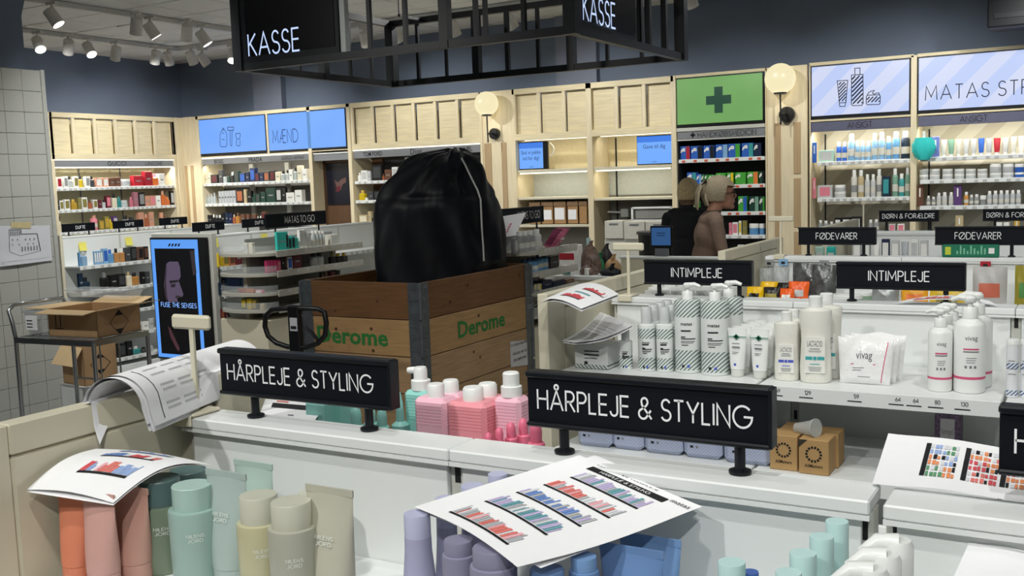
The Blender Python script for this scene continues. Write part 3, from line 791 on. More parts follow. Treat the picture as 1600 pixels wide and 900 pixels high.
draw(t, [zq(l) for l in ([(304, 562), (377, 558), (364, 712), (320, 715), (304, 562)], [(318, 716), (322, 740), (358, 738), (362, 714)],
     [(426, 475), (462, 472), (462, 518), (427, 521), (426, 475)], [(403, 522), (482, 517), (484, 718), (474, 732), (410, 734), (402, 722), (403, 522)],
     [(506, 672), (512, 662), (596, 658), (603, 668), (601, 718), (594, 725), (512, 727), (505, 718), (506, 672)],
     [(512, 662), (520, 645), (540, 632), (562, 628), (548, 645), (560, 655), (578, 646), (592, 645), (597, 657)])], YF - .006, DARKN, .007)
def hatch(parent, quad, n, Y, m):
    """diagonal bars inside a parallelogram-ish panel"""
    g = G(); (x0, y0), (x1, y1) = quad
    P = [zpt(*zq([c])[0]) for c in ((x0, y0), (x1, y0), (x1, y1), (x0, y1))]
    a0, a1, b0, b1 = P[0][0], P[1][0], P[2][1], P[0][1]; W = a1 - a0; H = b1 - b0; st = (H + W) / n
    for k in range(n):
        s = b0 - W + k * st
        def cl(s):
            pts = []
            xa = max(a0, a0 + (b0 - s)); xb = min(a1, a0 + (b1 - s))
            return (xa, s + xa - a0), (xb, s + xb - a0), xb > xa + .004
        A, B, ok = cl(s + st * .25)
        if ok: ribbon(g, [A, B], st * .36, lambda a, b: Vector((a, Y, b)), m)
    g.build('drawing_hatch', parent)
hatch(t, ((314, 572), (366, 700)), 8, YF - .006, DARKN); hatch(t, ((406, 530), (481, 716)), 9, YF - .006, DARKN); hatch(t, ((510, 674), (598, 706)), 5, YF - .006, DARKN)
t = lightbox('light_box', 'striped backlit box reading MATAS STRIBER at the right edge', -1.445, .59, 2.16, 2.636, STRL)
t['label'] = 'striped backlit box with thin dark capitals at the right edge'
g = G(); p = at_y(1446, 157, YF); w8 = at_y(1598, 147, YF).x - p.x
letters(g, 'MATAS STRIBER', .125, (p.x, YF - .006, p.z), DARKN, width=w8 * 1.46, weight=.075, gap=.26); g.build('lettering', t)

# ---- globe wall lamps
for (lab, gx, gy, mx_, my_) in (('opal globe wall lamp on the pilaster above the draped bag', 760, 162, 773, 209), ('opal globe wall lamp between the green cross and the striped light box', 1219, 123, 1230, 179)):
    p = at_y(gx, gy, 9.86); q = at_y(mx_, my_, YF - .02); r = 18.5 / FPX * (p - EYE).length * (1.0 if gx < 1000 else 1.22)
    t = thing('globe_wall_lamp', lab, 'lamp', (q.x, YF, q.z), 'globe wall lamps')
    G().sphere(p, r, _glow((244, 232, 188), 1.0), 28, 18).build('globe', t)
    G().lathe([(r * .3, -r * 1.04), (r * .42, -r * .98), (r * .44, -r * .88)], BLACK, p.x, p.y, p.z, 16).build('globe_holder', t)
    G().tube([(p.x, p.y, p.z - r), (p.x + .004, p.y, q.z - .1)], .008, BLACK, 8).build('rod', t)
    G().tube([(p.x + .004, p.y, q.z), (q.x, p.y, q.z), (q.x, YF - .03, q.z)], .009, BLACK, 8).build('arm', t)
    G().tube([(q.x, YF - .045, q.z), (q.x, YF - .002, q.z)], .062 if gx < 1000 else .075, BLACK, 24).build('wall_plate', t)
    ld = bpy.data.lights.new('globe_light', 'POINT'); ld.energy = 1.0; ld.color = (1, .88, .66); ld.shadow_soft_size = r * 1.02
    lo = bpy.data.objects.new('globe_light', ld); COL.objects.link(lo); lo.parent = t; lo.location = Vector((p.x, p.y, p.z - r * 1.6)) - t.location

# ---- wall strip lamps lighting the shelves (the glowing strips' own light, plus added area lights in the skincare bays)
def strip_light(c, lx, ly, watt, rot):
    ld = bpy.data.lights.new('shelf_strip_light', 'AREA'); ld.shape = 'RECTANGLE'; ld.size = lx; ld.size_y = ly; ld.energy = watt; ld.color = (1, .94, .78)
    lo = bpy.data.objects.new('shelf_strip_light', ld); COL.objects.link(lo); lo.location = c; lo.rotation_euler = rot
strip_light((XW - .06, 8.2, 1.98), .03, 3.3, 24, (0, math.radians(-35), 0))
strip_light((-9.65, YF + .05, 1.98), 1.9, .03, 4, (math.radians(35), 0, 0))
for x in (-5.2, -4.27):
    strip_light((x, YF + .13, 2.08), .8, .03, 1.5, (math.radians(30), 0, 0)); strip_light((x, YF + .05, 1.71), .8, .03, 1.5, (math.radians(30), 0, 0))
strip_light((-1.95, YF + .05, 2.0), .85, .03, 5, (math.radians(35), 0, 0)); strip_light((-.5, YF + .05, 2.0), 1.8, .03, 8, (math.radians(35), 0, 0))  # no glowing strip in the skincare bays; lights added to brighten their striped backs

# ---- black speaker hung at the right
p = at_y(1566, 24, 9.7)
t = thing('wall_speaker', 'black loudspeaker hung high at the right above the striped light box', 'speaker', (p.x, 9.7, p.z))
q = at_y(1546, 48, 9.7)
G().box(q.x, q.x + .5, 9.5, 9.85, q.z, q.z + .42, mat('black_speaker', (14, 16, 24), .5), .01).build('cabinet', t)
G().box(q.x + .05, q.x + .3, 9.492, 9.5, q.z + .07, q.z + .11, mat('dark_badge', (40, 42, 46), .4)).build('badge', t)
G().box(q.x + .12, q.x + .2, 9.85, 10.44, q.z + .15, q.z + .25, SIGNF).build('bracket', t)
# ------------------------------------------------------------------ hanging KASSE frame
KZ0, KZ1 = 2.4, 2.9
KX0, KX1, KY0, KY1 = -4.76, -2.405, 4.88, 6.5
fr = mat('black_steel_frame', (20, 23, 27), .4, grain=.04)
kt = thing('checkout_sign_frame', 'black steel frame with lit KASSE signs hung from the ceiling', 'hanging sign', (KX0, KY0, KZ0))
def kbar(name, a, b, w=.045): G().bar(a, b, w, w, fr).build(name, kt)
for z in (KZ0 + .022, KZ1 - .022):
    kbar('rail', (KX0, KY0, z), (KX1, KY0, z)); kbar('rail', (KX0, KY1, z), (KX1, KY1, z)); kbar('rail', (KX0, KY0, z), (KX0, KY1, z)); kbar('rail', (KX1, KY0, z), (KX1, KY1, z))
for x in (KX0, KX1):
    for y in (KY0, KY1): kbar('corner_post', (x, y, KZ0), (x, y, KZ1), .07)
def xk(px, py=70): return at_y(px, py, KY0).x
def xf(px): return at_y(px, 80, KY1).x
for px, w in ((579, .024), (635, .024), (697, .055), (745, .024), (760, .022), (820, .024)): kbar('upright', (xk(px), KY0, KZ0), (xk(px), KY0, KZ1), w)
for px, w in ((653, .024), (697, .02), (745, .055), (793, .03), (841, .024), (893, .055), (949, .022), (1003, .024)): kbar('upright', (xf(px), KY1, KZ0), (xf(px), KY1, KZ1), w)
for k, w in ((.16, .022), (.34, .022), (.5, .055), (.68, .022), (.84, .022)): kbar('upright', (KX0, KY0 + (KY1 - KY0) * k, KZ0), (KX0, KY0 + (KY1 - KY0) * k, KZ1), w)
for px, w in ((1000, .03), (1013, .035), (1038, .035)):
    y = at_x(px, 40, KX1).y; kbar('upright', (KX1, y, KZ0), (KX1, y, KZ1), w)
for (x, y) in ((KX0 + .3, KY0 + .3), (KX1 - .3, KY0 + .3), (KX0 + .3, KY1 - .3), (KX1 - .3, KY1 - .3)):
    G().tube([(x, y, KZ1 - .03), (x, y, CEIL - .001)], .004, fr, 6).build('hanging_wire', kt)
    G().bar((x, min(y, KY0 + .3) if y < 5.5 else y, KZ1 - .022), (x, KY0 if y < 5.5 else KY1, KZ1 - .022), .02, .02, fr).build('wire_bracket', kt)
KL = _glow((196, 216, 255), 1.05)
x0, x1 = KX0 + .03, xk(527, 60)
G().box(x0, x1 + .03, KY0 - .022, KY0 + .06, KZ0 + .04, KZ1 - .03, SIGNF, .003).build('sign_casing', kt)
fc = G().box(x0 + .05, x1 - .0, KY0 - .027, KY0 - .0225, KZ0 + .085, KZ1 - .05, mat('black_gloss_panel', (4, 5, 10), .25), 0).build('sign_face', kt)
g = G(); p = at_y(389, 88, KY0 - .03); q = at_y(468, 82, KY0 - .03)
letters(g, 'KASSE', .135, (p.x, KY0 - .029, p.z), KL, width=q.x - p.x, weight=.085, gap=.2); g.build('lettering', fc)
G().box(x1 + .032, x1 + .07, KY0 - .01, KY0 + .03, KZ0 + .045, KZ1 - .03, mat('bare_aluminium', (168, 172, 170), .4, .4)).build('edge_profile', kt)
y0, y1 = KY0 + .05, at_x(990, 70, KX1).y
G().box(KX1 - .06, KX1 + .022, y0, y1, KZ0 + .04, KZ1 - .03, SIGNF, .003).build('sign_casing', kt)
fc = G().box(KX1 + .0225, KX1 + .027, y0 + .03, y1 - .03, KZ0 + .085, KZ1 - .05, mat('black_gloss_panel', (4, 5, 10), .25)).build('sign_face', kt)
g = G(); p = at_x(912, 31, KX1 + .03); q = at_x(962, 43, KX1 + .03)
letters(g, 'KASSE', .135, (KX1 + .029, p.y, p.z), KL, (0, 1, 0), width=q.y - p.y, weight=.085, gap=.2); g.build('lettering', fc)

# ------------------------------------------------------------------ gondolas that run along the back wall direction
EPX = -1.235
def end_panel(parent, x, y0, y1, ztop=1.35, near=True):
    m = CREAM
    G().box(x - .03, x, y0, y0 + .1, 0, ztop, m, .002).build('end_stile', parent)
    G().box(x - .03, x, y1 - .1, y1, 0, ztop, m, .002).build('end_stile', parent)
    G().box(x - .03, x, y0 + .101, y1 - .101, ztop - .042, ztop, m, .002).build('end_top_rail', parent)
    G().box(x - .028, x - .002, y0 + .102, y1 - .102, 0, ztop - .0435, m, .005).build('end_panel', parent)
def gondola_x(label, bays, yf, yb, front, back, end=True, ztop=1.3, depth=.36, eback=None):
    t = thing('gondola', label, 'gondola', (bays[0], (yf + yb) / 2, 0), 'white gondolas')
    ym = (yf + yb) / 2
    for a, b in zip(bays[:-1], bays[1:]):
        G().box(a, b - .0015, yf, yb, ztop - .016, ztop, WHITE, .002).build('top_cap', t)
        G().box(a, b - .0015, yf, yf + .012, ztop - .022, ztop - .0165, WHITE).build('top_lip', t)
        G().box(a + .012, b - .012, yf + .012, yf + .022, .15, ztop - .0165, WHITE, .001).build('spine_panel', t)
        G().box(a + .012, b - .012, yb - .022, yb - .012, .15, ztop - .0165, WHITE, .001).build('spine_panel', t)
    for a in (bays[0] + .011,) + tuple(bays[1:-1]) + (bays[-1] - .0115,):
        G().box(a - .011, a + .011, yf + .02, yb - .02, 0, ztop - .017, PALE).build('upright', t)
        g = G()
        for k in range(16): g.box(a - .004, a + .005, yf + .0195, yf + .0205, ztop - .05 - k * .055, ztop - .025 - k * .055, INK)
        g.build('upright_slots', t)['kind'] = 'stuff'
    def shelf(a, b, y0, y1, z, side):
        s = G().box(a + .004, b - .004, y0, y1, z - .016, z, WHITE, .002).build('shelf', t)
        yr = y0 if side < 0 else y1
        G().box(a + .004, b - .004, yr - .004, yr + .004, z - .034, z + .001, WHITE, .001).build('price_rail', s)
        return s
    out = {}
    for a, b in zip(bays[:-1], bays[1:]):
        for z, d in front: out[(round(a, 2), z)] = shelf(a, b, yf + .012 - d, yf + .011, z, -1)
        for z, d in back: shelf(a, b, yb - .011, yb - .012 + d, z, 1)
    G().box(bays[0], bays[-1], yf - depth, yb + depth, 0, .14, WHITE, .003).build('base_plinth', t)
    if end: end_panel(t, EPX - .012, yf - depth - .02, yb + (eback if eback is not None else depth + .02))
    return t, out
SH1, SH2 = 1.125, .944
hair, _ = gondola_x('near white gondola carrying both large HÅRPLEJE & STYLING signs', (EPX, -.734, -.2), 1.088, 1.155, ((SH1, .38), (.9, .38), (.6, .38)), ((SH1, .38), (.9, .38), (.6, .38)), eback=.12)
hair2, _ = gondola_x('near white gondola at the right edge with a half-cropped sign', (-.187, .35, .88), 1.083, 1.15, ((SH1, .38), (.9, .38), (.6, .38)), ((SH1, .38), (.9, .38), (.6, .38)), end=False)
IY = 2.72
intg, ish = gondola_x('white gondola carrying the two INTIMPLEJE signs', (EPX, -.702, -.165, .37, .9), IY, IY + .09, ((1.142, .36), (SH2, .4), (.7, .4)), ((1.142, .36), (.944, .38)))
fodg, _ = gondola_x('white gondola carrying the two FØDEVARER signs', (-1.2, -.66, -.12, .42, .96), 4.2, 4.28, ((1.142, .36), (.944, .38), (.7, .4)), ((1.142, .36), (.944, .38)), end=True)
bog, _ = gondola_x('white gondola carrying the BØRN & FORÆLDRE signs near the striped wall', (-1.2, -.66, -.12, .42, .96), 5.93, 6.0, ((1.142, .36), (.944, .38)), ((1.142, .36), (.944, .38)), end=True)

# ------------------------------------------------------------------ shelf-top signs
def sign(label, text, p0, L, d, ztop=1.405, h=.072, cap=.026, twidth=None, legs=(.2, .86), tstart=None, base=1.3, font=False, weight=.105):
    """p0: left end of the sign seen from the camera; d: unit direction along it; faces the camera side"""
    d = Vector(d); n = Vector((d.y, -d.x, 0))     # face normal
    p0 = Vector((p0[0], p0[1], 0)); t = thing('shelf_sign', label, 'sign', (p0.x + d.x * L / 2, p0.y + d.y * L / 2, base), 'black shelf-top signs')
    zb = ztop - h
    def slab(name, a, b, n0, n1, z0, z1, m, c=.002):
        A = p0 + d * a + n * n0; B = p0 + d * b + n * n1
        return G().box(A.x, B.x, A.y, B.y, z0, z1, m, c).build(name, t)
    slab('back_plate', .001, L - .001, -.012, .004, zb + .004, ztop - .004, SIGN, .001)
    slab('top_rail', 0, L, -.014, .009, ztop - .008, ztop, SIGNF); slab('bottom_rail', 0, L, -.014, .009, zb, zb + .006, SIGNF)
    slab('side_cap', L - .003, L + .002, -.014, .008, zb + .001, ztop - .001, SIGNF, .001)
    g = G(); o = p0 + n * .0046
    ts = tstart if tstart is not None else (L - twidth) / 2
    letters(g, text, cap, (o.x + d.x * ts, o.y + d.y * ts, (ztop + zb) / 2 - cap * .5), LETTER, d, (0, 0, 1), width=twidth, weight=weight)
    g.build('lettering', t)
    for f in legs:
        q = p0 + d * f - n * .003
        l = G().tube([(q.x, q.y, base + .004), (q.x, q.y, zb + .002)], .0065, SIGNF, 12).build('leg', t)
        G().lathe([(.013, .0), (.0135, .002), (.013, .004), (.007, .006)], SIGNF, q.x, q.y, base, 18).build('leg_foot', l)
    return t
HS = 'HÅRPLEJE & STYLING'
sx = lambda px, py, Y: at_y(px, py, Y).x
sign('black HÅRPLEJE & STYLING sign beside the curled printout', HS, (-1.183, 1.13), .331, (1, 0, 0), legs=(.064, .284), tstart=sx(360, 600, 1.13) + 1.183, twidth=sx(586, 610, 1.13) - sx(360, 600, 1.13), cap=.025)
sign('large black HÅRPLEJE & STYLING sign in the middle foreground', HS, (-.634, 1.13), .318, (1, 0, 0), legs=(.049, .279), tstart=sx(843, 630, 1.13) + .634, twidth=sx(1177, 655, 1.13) - sx(843, 630, 1.13), cap=.0255)
x3 = sx(1560, 690, 1.13)
sign('black shelf sign cropped by the right edge showing only an H', HS, (x3, 1.13), .318, (1, 0, 0), legs=(.049, .279), tstart=.016, twidth=.28, cap=.0255)
sign('left black INTIMPLEJE sign behind the tall pump bottles', 'INTIMPLEJE', (-1.152, 2.775), .322, (1, 0, 0), legs=(.045, .285), tstart=sx(1049, 428, 2.77) + 1.152, twidth=sx(1128, 429, 2.77) - sx(1049, 428, 2.77), cap=.0255)
sign('right black INTIMPLEJE sign above the wipes', 'INTIMPLEJE', (-.601, 2.775), .317, (1, 0, 0), legs=(.04, .272), tstart=sx(1357, 435, 2.77) + .601, twidth=sx(1452, 435, 2.77) - sx(1357, 435, 2.77), cap=.0255)
sign('left black FØDEVARER sign', 'FØDEVARER', (-1.072, 4.245), .307, (1, 0, 0), ztop=1.416, legs=(.04, .26), tstart=sx(1275, 370, 4.24) + 1.072, twidth=sx(1339, 370, 4.24) - sx(1275, 370, 4.24), cap=.0255)
sign('right black FØDEVARER sign above the green box', 'FØDEVARER', (-.545, 4.245), .318, (1, 0, 0), ztop=1.416, legs=(.04, .27), tstart=sx(1492, 370, 4.24) + .545, twidth=sx(1564, 370, 4.24) - sx(1492, 370, 4.24), cap=.0255)
sign('left black BØRN & FORÆLDRE sign', 'BØRN & FORÆLDRE', (-1.063, 5.99), .312, (1, 0, 0), ztop=1.412, h=.064, legs=(.04, .27), tstart=.02, twidth=.272, cap=.025, weight=.12)
sign('black BØRN & FORÆLDRE sign cropped by the right edge', 'BØRN & FORÆLDRE', (-.531, 5.99), .318, (1, 0, 0), ztop=1.412, h=.064, legs=(.06, .27), tstart=.02, twidth=.272, cap=.025, weight=.12)

# ------------------------------------------------------------------ cream T-shaped ticket holders
def t_holder(label, px, py_base, Y, py_top, wpx, bar_d=(1, 0, 0), base=1.3):
    p = at_y(px, py_base, Y); q = at_y(px, py_top, Y)
    d = (p - EYE).dot(_F); w = wpx / FPX * d
    t = thing('ticket_holder', label, 'holder', (p.x, Y, base), 'cream T-shaped ticket holders')
    G().box(p.x - .022, p.x + .022, Y - .03, Y + .03, base, base + .006, CREAM, .003).build('clamp_top', t)
    G().box(p.x - .022, p.x + .022, Y - .036, Y - .03, base - .014, base + .006, CREAM, .003).build('clamp_front', t)
    G().box(p.x - .0045, p.x + .0045, Y - .003, Y + .003, base + .004, q.z, CREAM, .001).build('post', t)
    G().box(p.x - w / 2, p.x + w / 2, Y - .006, Y + .006, q.z - .004, q.z + .019, CREAM, .004).build('cross_bar', t)
    return t
t_holder('cream T-shaped ticket holder beside the curled printout', 309, 656, 1.115, 512, 80)
t_holder('cream T-shaped ticket holder at the INTIMPLEJE gondola end', 983, 462, 2.748, 390, 52)
t_holder('cream T-shaped ticket holder at the FØDEVARER gondola end', 1220, 394, 4.228, 345, 40)
t_holder('cream T-shaped ticket holder at the BØRN & FORÆLDRE gondola end', 1349, 362, 5.958, 319, 8)
# ------------------------------------------------------------------ goods on the wall shelves
PAL = {
 'wh': ('white', (232, 232, 228)), 'cr': ('cream', (222, 214, 190)), 'bk': ('black', (22, 22, 24)), 'dg': ('dark grey', (62, 64, 66)), 'gr': ('grey', (140, 142, 142)),
 'sv': ('silver', (176, 180, 184)), 'rd': ('red', (172, 34, 50)), 'cs': ('crimson', (150, 28, 44)), 'mr': ('maroon', (98, 34, 44)), 'pk': ('pink', (222, 130, 146)),
 'hp': ('hot pink', (226, 62, 130)), 'rg': ('rose gold', (200, 146, 122)), 'br': ('brown', (102, 70, 54)), 'cp': ('copper', (176, 104, 70)), 'gd': ('golden', (196, 160, 62)),
 'ol': ('olive', (132, 124, 66)), 'yl': ('yellow', (226, 196, 40)), 'or': ('orange', (222, 120, 62)), 'am': ('amber', (196, 138, 70)), 'gn': ('green', (70, 160, 60)),
 'dk': ('dark green', (28, 62, 52)), 'tl': ('teal', (60, 150, 150)), 'tq': ('turquoise', (52, 190, 180)), 'bl': ('blue', (46, 96, 186)), 'lb': ('light blue', (130, 172, 208)),
 'sk': ('sky blue', (96, 150, 196)), 'nv': ('navy', (28, 38, 72)), 'pu': ('purple', (92, 62, 118)), 'lv': ('lavender', (120, 130, 200)), 'mv': ('mauve', (168, 108, 120)),
 'bg': ('beige', (186, 168, 130)), 'mt': ('mint', (176, 212, 198)), 'cl': ('clear', (196, 204, 204)), 'sg': ('sage', (120, 160, 140)), 'np': ('night blue', (24, 44, 66)),
 'of': ('off-white', (206, 204, 194)), 'lg': ('light grey', (192, 194, 194))}
def pm(k, rough=.42): return paint(PAL[k][1], rough)
ITEM_G = {}
def item(kind, w, h, d, ca, cb, label, cat, loc, rz, group):
    """one shelf product standing at loc, front towards local -Y"""
    names = {'box': 'product_box', 'btl': 'perfume_bottle', 'rnd': 'round_bottle', 'tub': 'squeeze_tube', 'jar': 'cream_jar', 'flm': 'divider_card'}
    t = thing(names[kind], label, cat, loc, group, rz)
    a = glassy(PAL[ca][1]) if (kind == 'btl' and ca in ('cl', 'am', 'or', 'gd', 'tl', 'lb', 'yl', 'pk', 'cp')) else pm(ca)
    b = pm(cb) if cb else None
    key = (kind, round(w, 3), round(h, 3), round(d, 3), ca, cb)
    if key not in ITEM_G:
        parts = []
        def P(n, g): parts.append((n, g.mesh(n)))
        if kind == 'box':
            P('carton', G().box(-w / 2, w / 2, -d / 2, d / 2, 0, h, a, .002))
            bb = b or pm('gr' if ca not in ('gr', 'sv') else 'bk')
            if b: P('front_panel', G().box(-w * .36, w * .36, -d / 2 - .0012, -d / 2, h * .18, h * .86, bb))
            else: P('printed_name', G().box(-w * .25, w * .25, -d / 2 - .0012, -d / 2, h * .45, h * .55, bb))
        elif kind == 'flm':
            P('card', G().box(-w / 2, w / 2, -d / 2, d / 2, 0, h, a, .002)); P('printed_name', G().box(-w * .1, w * .1, -d / 2 - .0012, -d / 2, h * .45, h * .85, b or pm('wh')))
        elif kind == 'btl':
            P('flask', G().box(-w / 2, w / 2, -d / 2, d / 2, 0, h * .7, a, min(w, d) * .18))
            P('cap', G().lathe([(w * .26, h * .7), (w * .26, h * .97), (w * .22, h)], b or pm('bk'), n=12, sy=min(1, d / w)))
        elif kind == 'rnd':
            r = w / 2
            P('bottle', G().lathe([(r * .9, 0), (r, h * .03), (r, h * .7), (r * .8, h * .76), (r * .5, h * .78)], a, n=14))
            P('cap', G().lathe([(r * .62, h * .775), (r * .62, h * .98), (r * .55, h)], b or pm('wh'), n=14))
            P('label_band', G().lathe([(r * 1.01, h * .2), (r * 1.01, h * .45)], pm('of') if ca != 'of' else pm('gr'), n=14))
        elif kind == 'tub':
            P('tube', tube_shape(w, h * .82, d, a, h * .18)); P('cap', G().lathe([(w * .3, 0), (w * .32, h * .17), (w * .28, h * .18)], b or pm('wh'), n=12))
        elif kind == 'jar':
            r = w / 2
            P('jar', G().lathe([(r * .95, 0), (r, h * .05), (r, h * .58), (r * .9, h * .6)], a, n=16)); P('lid', G().lathe([(r * 1.0, h * .61), (r * 1.0, h * .96), (r * .96, h)], b or pm('wh'), n=16))
        ITEM_G[key] = parts
    for n, me in ITEM_G[key]:
        o = bpy.data.objects.new(n, me); COL.objects.link(o); o.parent = t
    return t
def tube_shape(w, h, d, m, z0=0.0, n=20, k=7):
    g = G(); rings = []
    for i in range(k + 1):
        f = i / k; rx = w * (.36 + .14 * f ** .7); ry = max(d * .5 * (1 - f ** 1.6), .0012)
        rings.append([(rx * math.cos(2 * math.pi * j / n) if f < .95 else rx * (1 if math.cos(2 * math.pi * j / n) > 0 else -1) * abs(math.cos(2 * math.pi * j / n)) ** .8,
                       ry * math.sin(2 * math.pi * j / n), z0 + h * f) for j in range(n)])
    return g.loft(rings, m)
NOUN = {'box': ('box', 'box'), 'btl': ('bottle', 'perfume bottle'), 'rnd': ('bottle', 'round bottle'), 'tub': ('tube', 'squeeze tube'), 'jar': ('jar', 'jar'), 'flm': ('divider', 'divider card')}
def row(phrase, items, ox, oy, k, z, pos, along='x', base=None, back=.05, noun=None, dmax=.07, group=None):
    """items: (x0, x1, ytop, kind, colour, colour2) in a zoomed view with origin ox, oy and scale k; all stand at height z"""
    for n, it in enumerate(items):
        x0, x1, yt, kind, ca = it[:5]; cb = it[5] if len(it) > 5 else None
        X0, X1, YT = ox + x0 / k, ox + x1 / k, oy + yt / k
        if along == 'x':
            A, B, T = at_y(X0, YT, pos + back), at_y(X1, YT, pos + back), at_y((X0 + X1) / 2, YT, pos + back)
            w = abs(B.x - A.x); cx = (A.x + B.x) / 2
        else:
            A, B, T = at_x(X0, YT, pos - back), at_x(X1, YT, pos - back), at_x((X0 + X1) / 2, YT, pos - back)
            w = abs(B.y - A.y); cx = (A.y + B.y) / 2
        h = T.z - z; w = max(w * .96, .012)
        if h < .015: h = .03
        d = min(max(w * .7, .02), dmax)
        if kind in ('rnd', 'jar'): d = w
        if kind == 'flm': d = .01
        noun_ = noun or NOUN[kind][1]
        lab = '%s %s, %s from the left on %s' % (PAL[ca][0], noun_, ORD[n], phrase)
        if len(items) == 1: lab = '%s %s on %s' % (PAL[ca][0], noun_, phrase)
        if len(lab.split()) > 16: lab = lab.replace('perfume bottle', 'bottle').replace('round bottle', 'bottle')
        if len(lab.split()) > 16: lab = lab.replace('from the left on', 'from left,')
        loc = (cx, pos + back + d / 2, z) if along == 'x' else (pos - back - d / 2, cx, z)
        item(kind, w, h, d, ca, cb, lab, NOUN[kind][0], loc, 0 if along == 'x' else math.pi / 2, group or ('products on ' + phrase))

# side wall perfume bay
row('the top perfume side-wall shelf', [
 (443, 482, 585, 'box', 'wh', 'cs'), (496, 530, 580, 'box', 'wh', 'gr'), (531, 562, 578, 'btl', 'cl', 'bk'), (575, 612, 580, 'box', 'wh', 'ol'), (616, 645, 575, 'btl', 'yl', 'bk'), (665, 702, 580, 'box', 'wh', 'gr'),
 (706, 735, 575, 'btl', 'dg', 'bk'), (745, 800, 590, 'box', 'rg', 'wh'), (803, 848, 590, 'box', 'rg', 'wh'), (853, 899, 590, 'box', 'br'), (901, 943, 585, 'box', 'br'), (958, 1036, 600, 'jar', 'sv', 'sv'),
 (1040, 1118, 573, 'box', 'rd'), (1128, 1188, 540, 'box', 'cs'), (1192, 1238, 557, 'btl', 'or', 'pk'), (1240, 1285, 557, 'box', 'wh')], 0, 160, 5, 1.738, XW, 'y')
row('the second perfume side-wall shelf', [
 (450, 462, 765, 'box', 'bk'), (465, 498, 768, 'box', 'wh', 'ol'), (503, 545, 758, 'box', 'wh', 'ol'), (557, 605, 758, 'btl', 'gd', 'gd'), (607, 634, 750, 'box', 'ol'), (637, 682, 742, 'box', 'wh', 'ol'), (688, 722, 760, 'btl', 'cp', 'br'),
 (727, 762, 760, 'box', 'wh', 'ol'), (765, 795, 760, 'box', 'mr'), (800, 824, 760, 'btl', 'lg', 'bk'), (828, 865, 730, 'box', 'mr', 'pk'), (876, 914, 712, 'btl', 'cr', 'bk'), (918, 948, 738, 'btl', 'tl', 'tl'), (955, 1010, 765, 'jar', 'cl', 'lg'),
 (1015, 1040, 740, 'btl', 'pk', 'pk'), (1042, 1078, 700, 'box', 'mv'), (1082, 1130, 703, 'box', 'bk', 'gr'), (1132, 1170, 730, 'box', 'rg'), (1172, 1214, 728, 'box', 'rg', 'pk'), (1217, 1255, 728, 'box', 'wh'), (1260, 1295, 690, 'btl', 'or', 'rg'),
 (1297, 1327, 738, 'btl', 'or', 'or'), (1330, 1358, 692, 'box', 'bk', 'lg')], 0, 160, 5, 1.468, XW, 'y')
row('the third perfume side-wall shelf', [
 (612, 630, 55, 'btl', 'cr', 'bk'), (962, 1028, 35, 'rnd', 'pk', 'rg'), (1032, 1085, 95, 'box', 'ol', 'gd'), (1088, 1138, 55, 'box', 'ol', 'gd'), (1140, 1172, 85, 'btl', 'yl', 'yl'), (1176, 1225, 55, 'box', 'pu', 'lg'), (1290, 1350, 45, 'btl', 'gr', 'bk'),
 (1358, 1395, 60, 'box', 'dg'), (1440, 1500, 12, 'box', 'rg'), (1508, 1548, 30, 'btl', 'cp', 'rg'), (1552, 1600, 10, 'box', 'rg')], 0, 330, 6.667, 1.195, XW, 'y')
row('the third perfume side-wall shelf end', [(335, 365, 15, 'box', 'rg'), (370, 420, 45, 'btl', 'cp', 'br')], 200, 330, 6.667, 1.195, XW, 'y')

# men's bay
row('the top shelf under the blue light boxes', [
 (199, 215, 562, 'box', 'cr'), (217, 241, 552, 'box', 'cr'), (243, 298, 565, 'box', 'bk', 'mr'), (303, 335, 527, 'box', 'dg'), (338, 365, 558, 'btl', 'cl', 'bk'), (368, 390, 555, 'btl', 'dk', 'bk'), (392, 420, 545, 'btl', 'bk', 'cl'), (425, 462, 540, 'box', 'dk', 'dg'),
 (467, 512, 552, 'box', 'nv', 'bl'), (515, 545, 545, 'box', 'nv'), (547, 588, 513, 'box', 'nv', 'bl'), (590, 622, 552, 'box', 'nv', 'mr'), (624, 655, 548, 'box', 'nv'), (658, 700, 542, 'box', 'dg', 'cp'), (702, 745, 535, 'box', 'bk', 'mr'), (747, 785, 543, 'box', 'cr'),
 (787, 820, 535, 'btl', 'cl', 'bk'), (825, 851, 530, 'btl', 'cl', 'bk'), (854, 885, 525, 'box', 'wh'), (887, 914, 510, 'btl', 'cl', 'bk'), (917, 954, 495, 'box', 'cr'), (956, 995, 520, 'box', 'wh')], 280, 160, 5, 1.742, YF)
row('the second shelf under the blue light boxes', [
 (207, 217, 730, 'btl', 'cl', 'sv'), (218, 236, 722, 'btl', 'cl', 'sv'), (238, 256, 715, 'btl', 'cl', 'sv'), (258, 278, 708, 'btl', 'cl', 'sv'), (305, 325, 695, 'box', 'sv'), (327, 347, 694, 'box', 'sv'), (349, 369, 692, 'box', 'sv'), (371, 391, 691, 'box', 'sv'), (393, 413, 690, 'box', 'sv'), (415, 436, 689, 'box', 'sv'),
 (440, 497, 680, 'box', 'bk', 'cp'), (500, 522, 680, 'box', 'bg'), (527, 560, 690, 'box', 'bk'), (563, 592, 712, 'btl', 'dk', 'dk'), (595, 628, 715, 'box', 'dk', 'dg'), (632, 671, 700, 'box', 'dk'), (674, 749, 668, 'box', 'dk'), (752, 796, 670, 'box', 'bk', 'lg'), (798, 828, 668, 'box', 'bk'), (832, 898, 705, 'box', 'wh'), (900, 957, 685, 'box', 'wh')], 280, 160, 5, 1.466, YF)
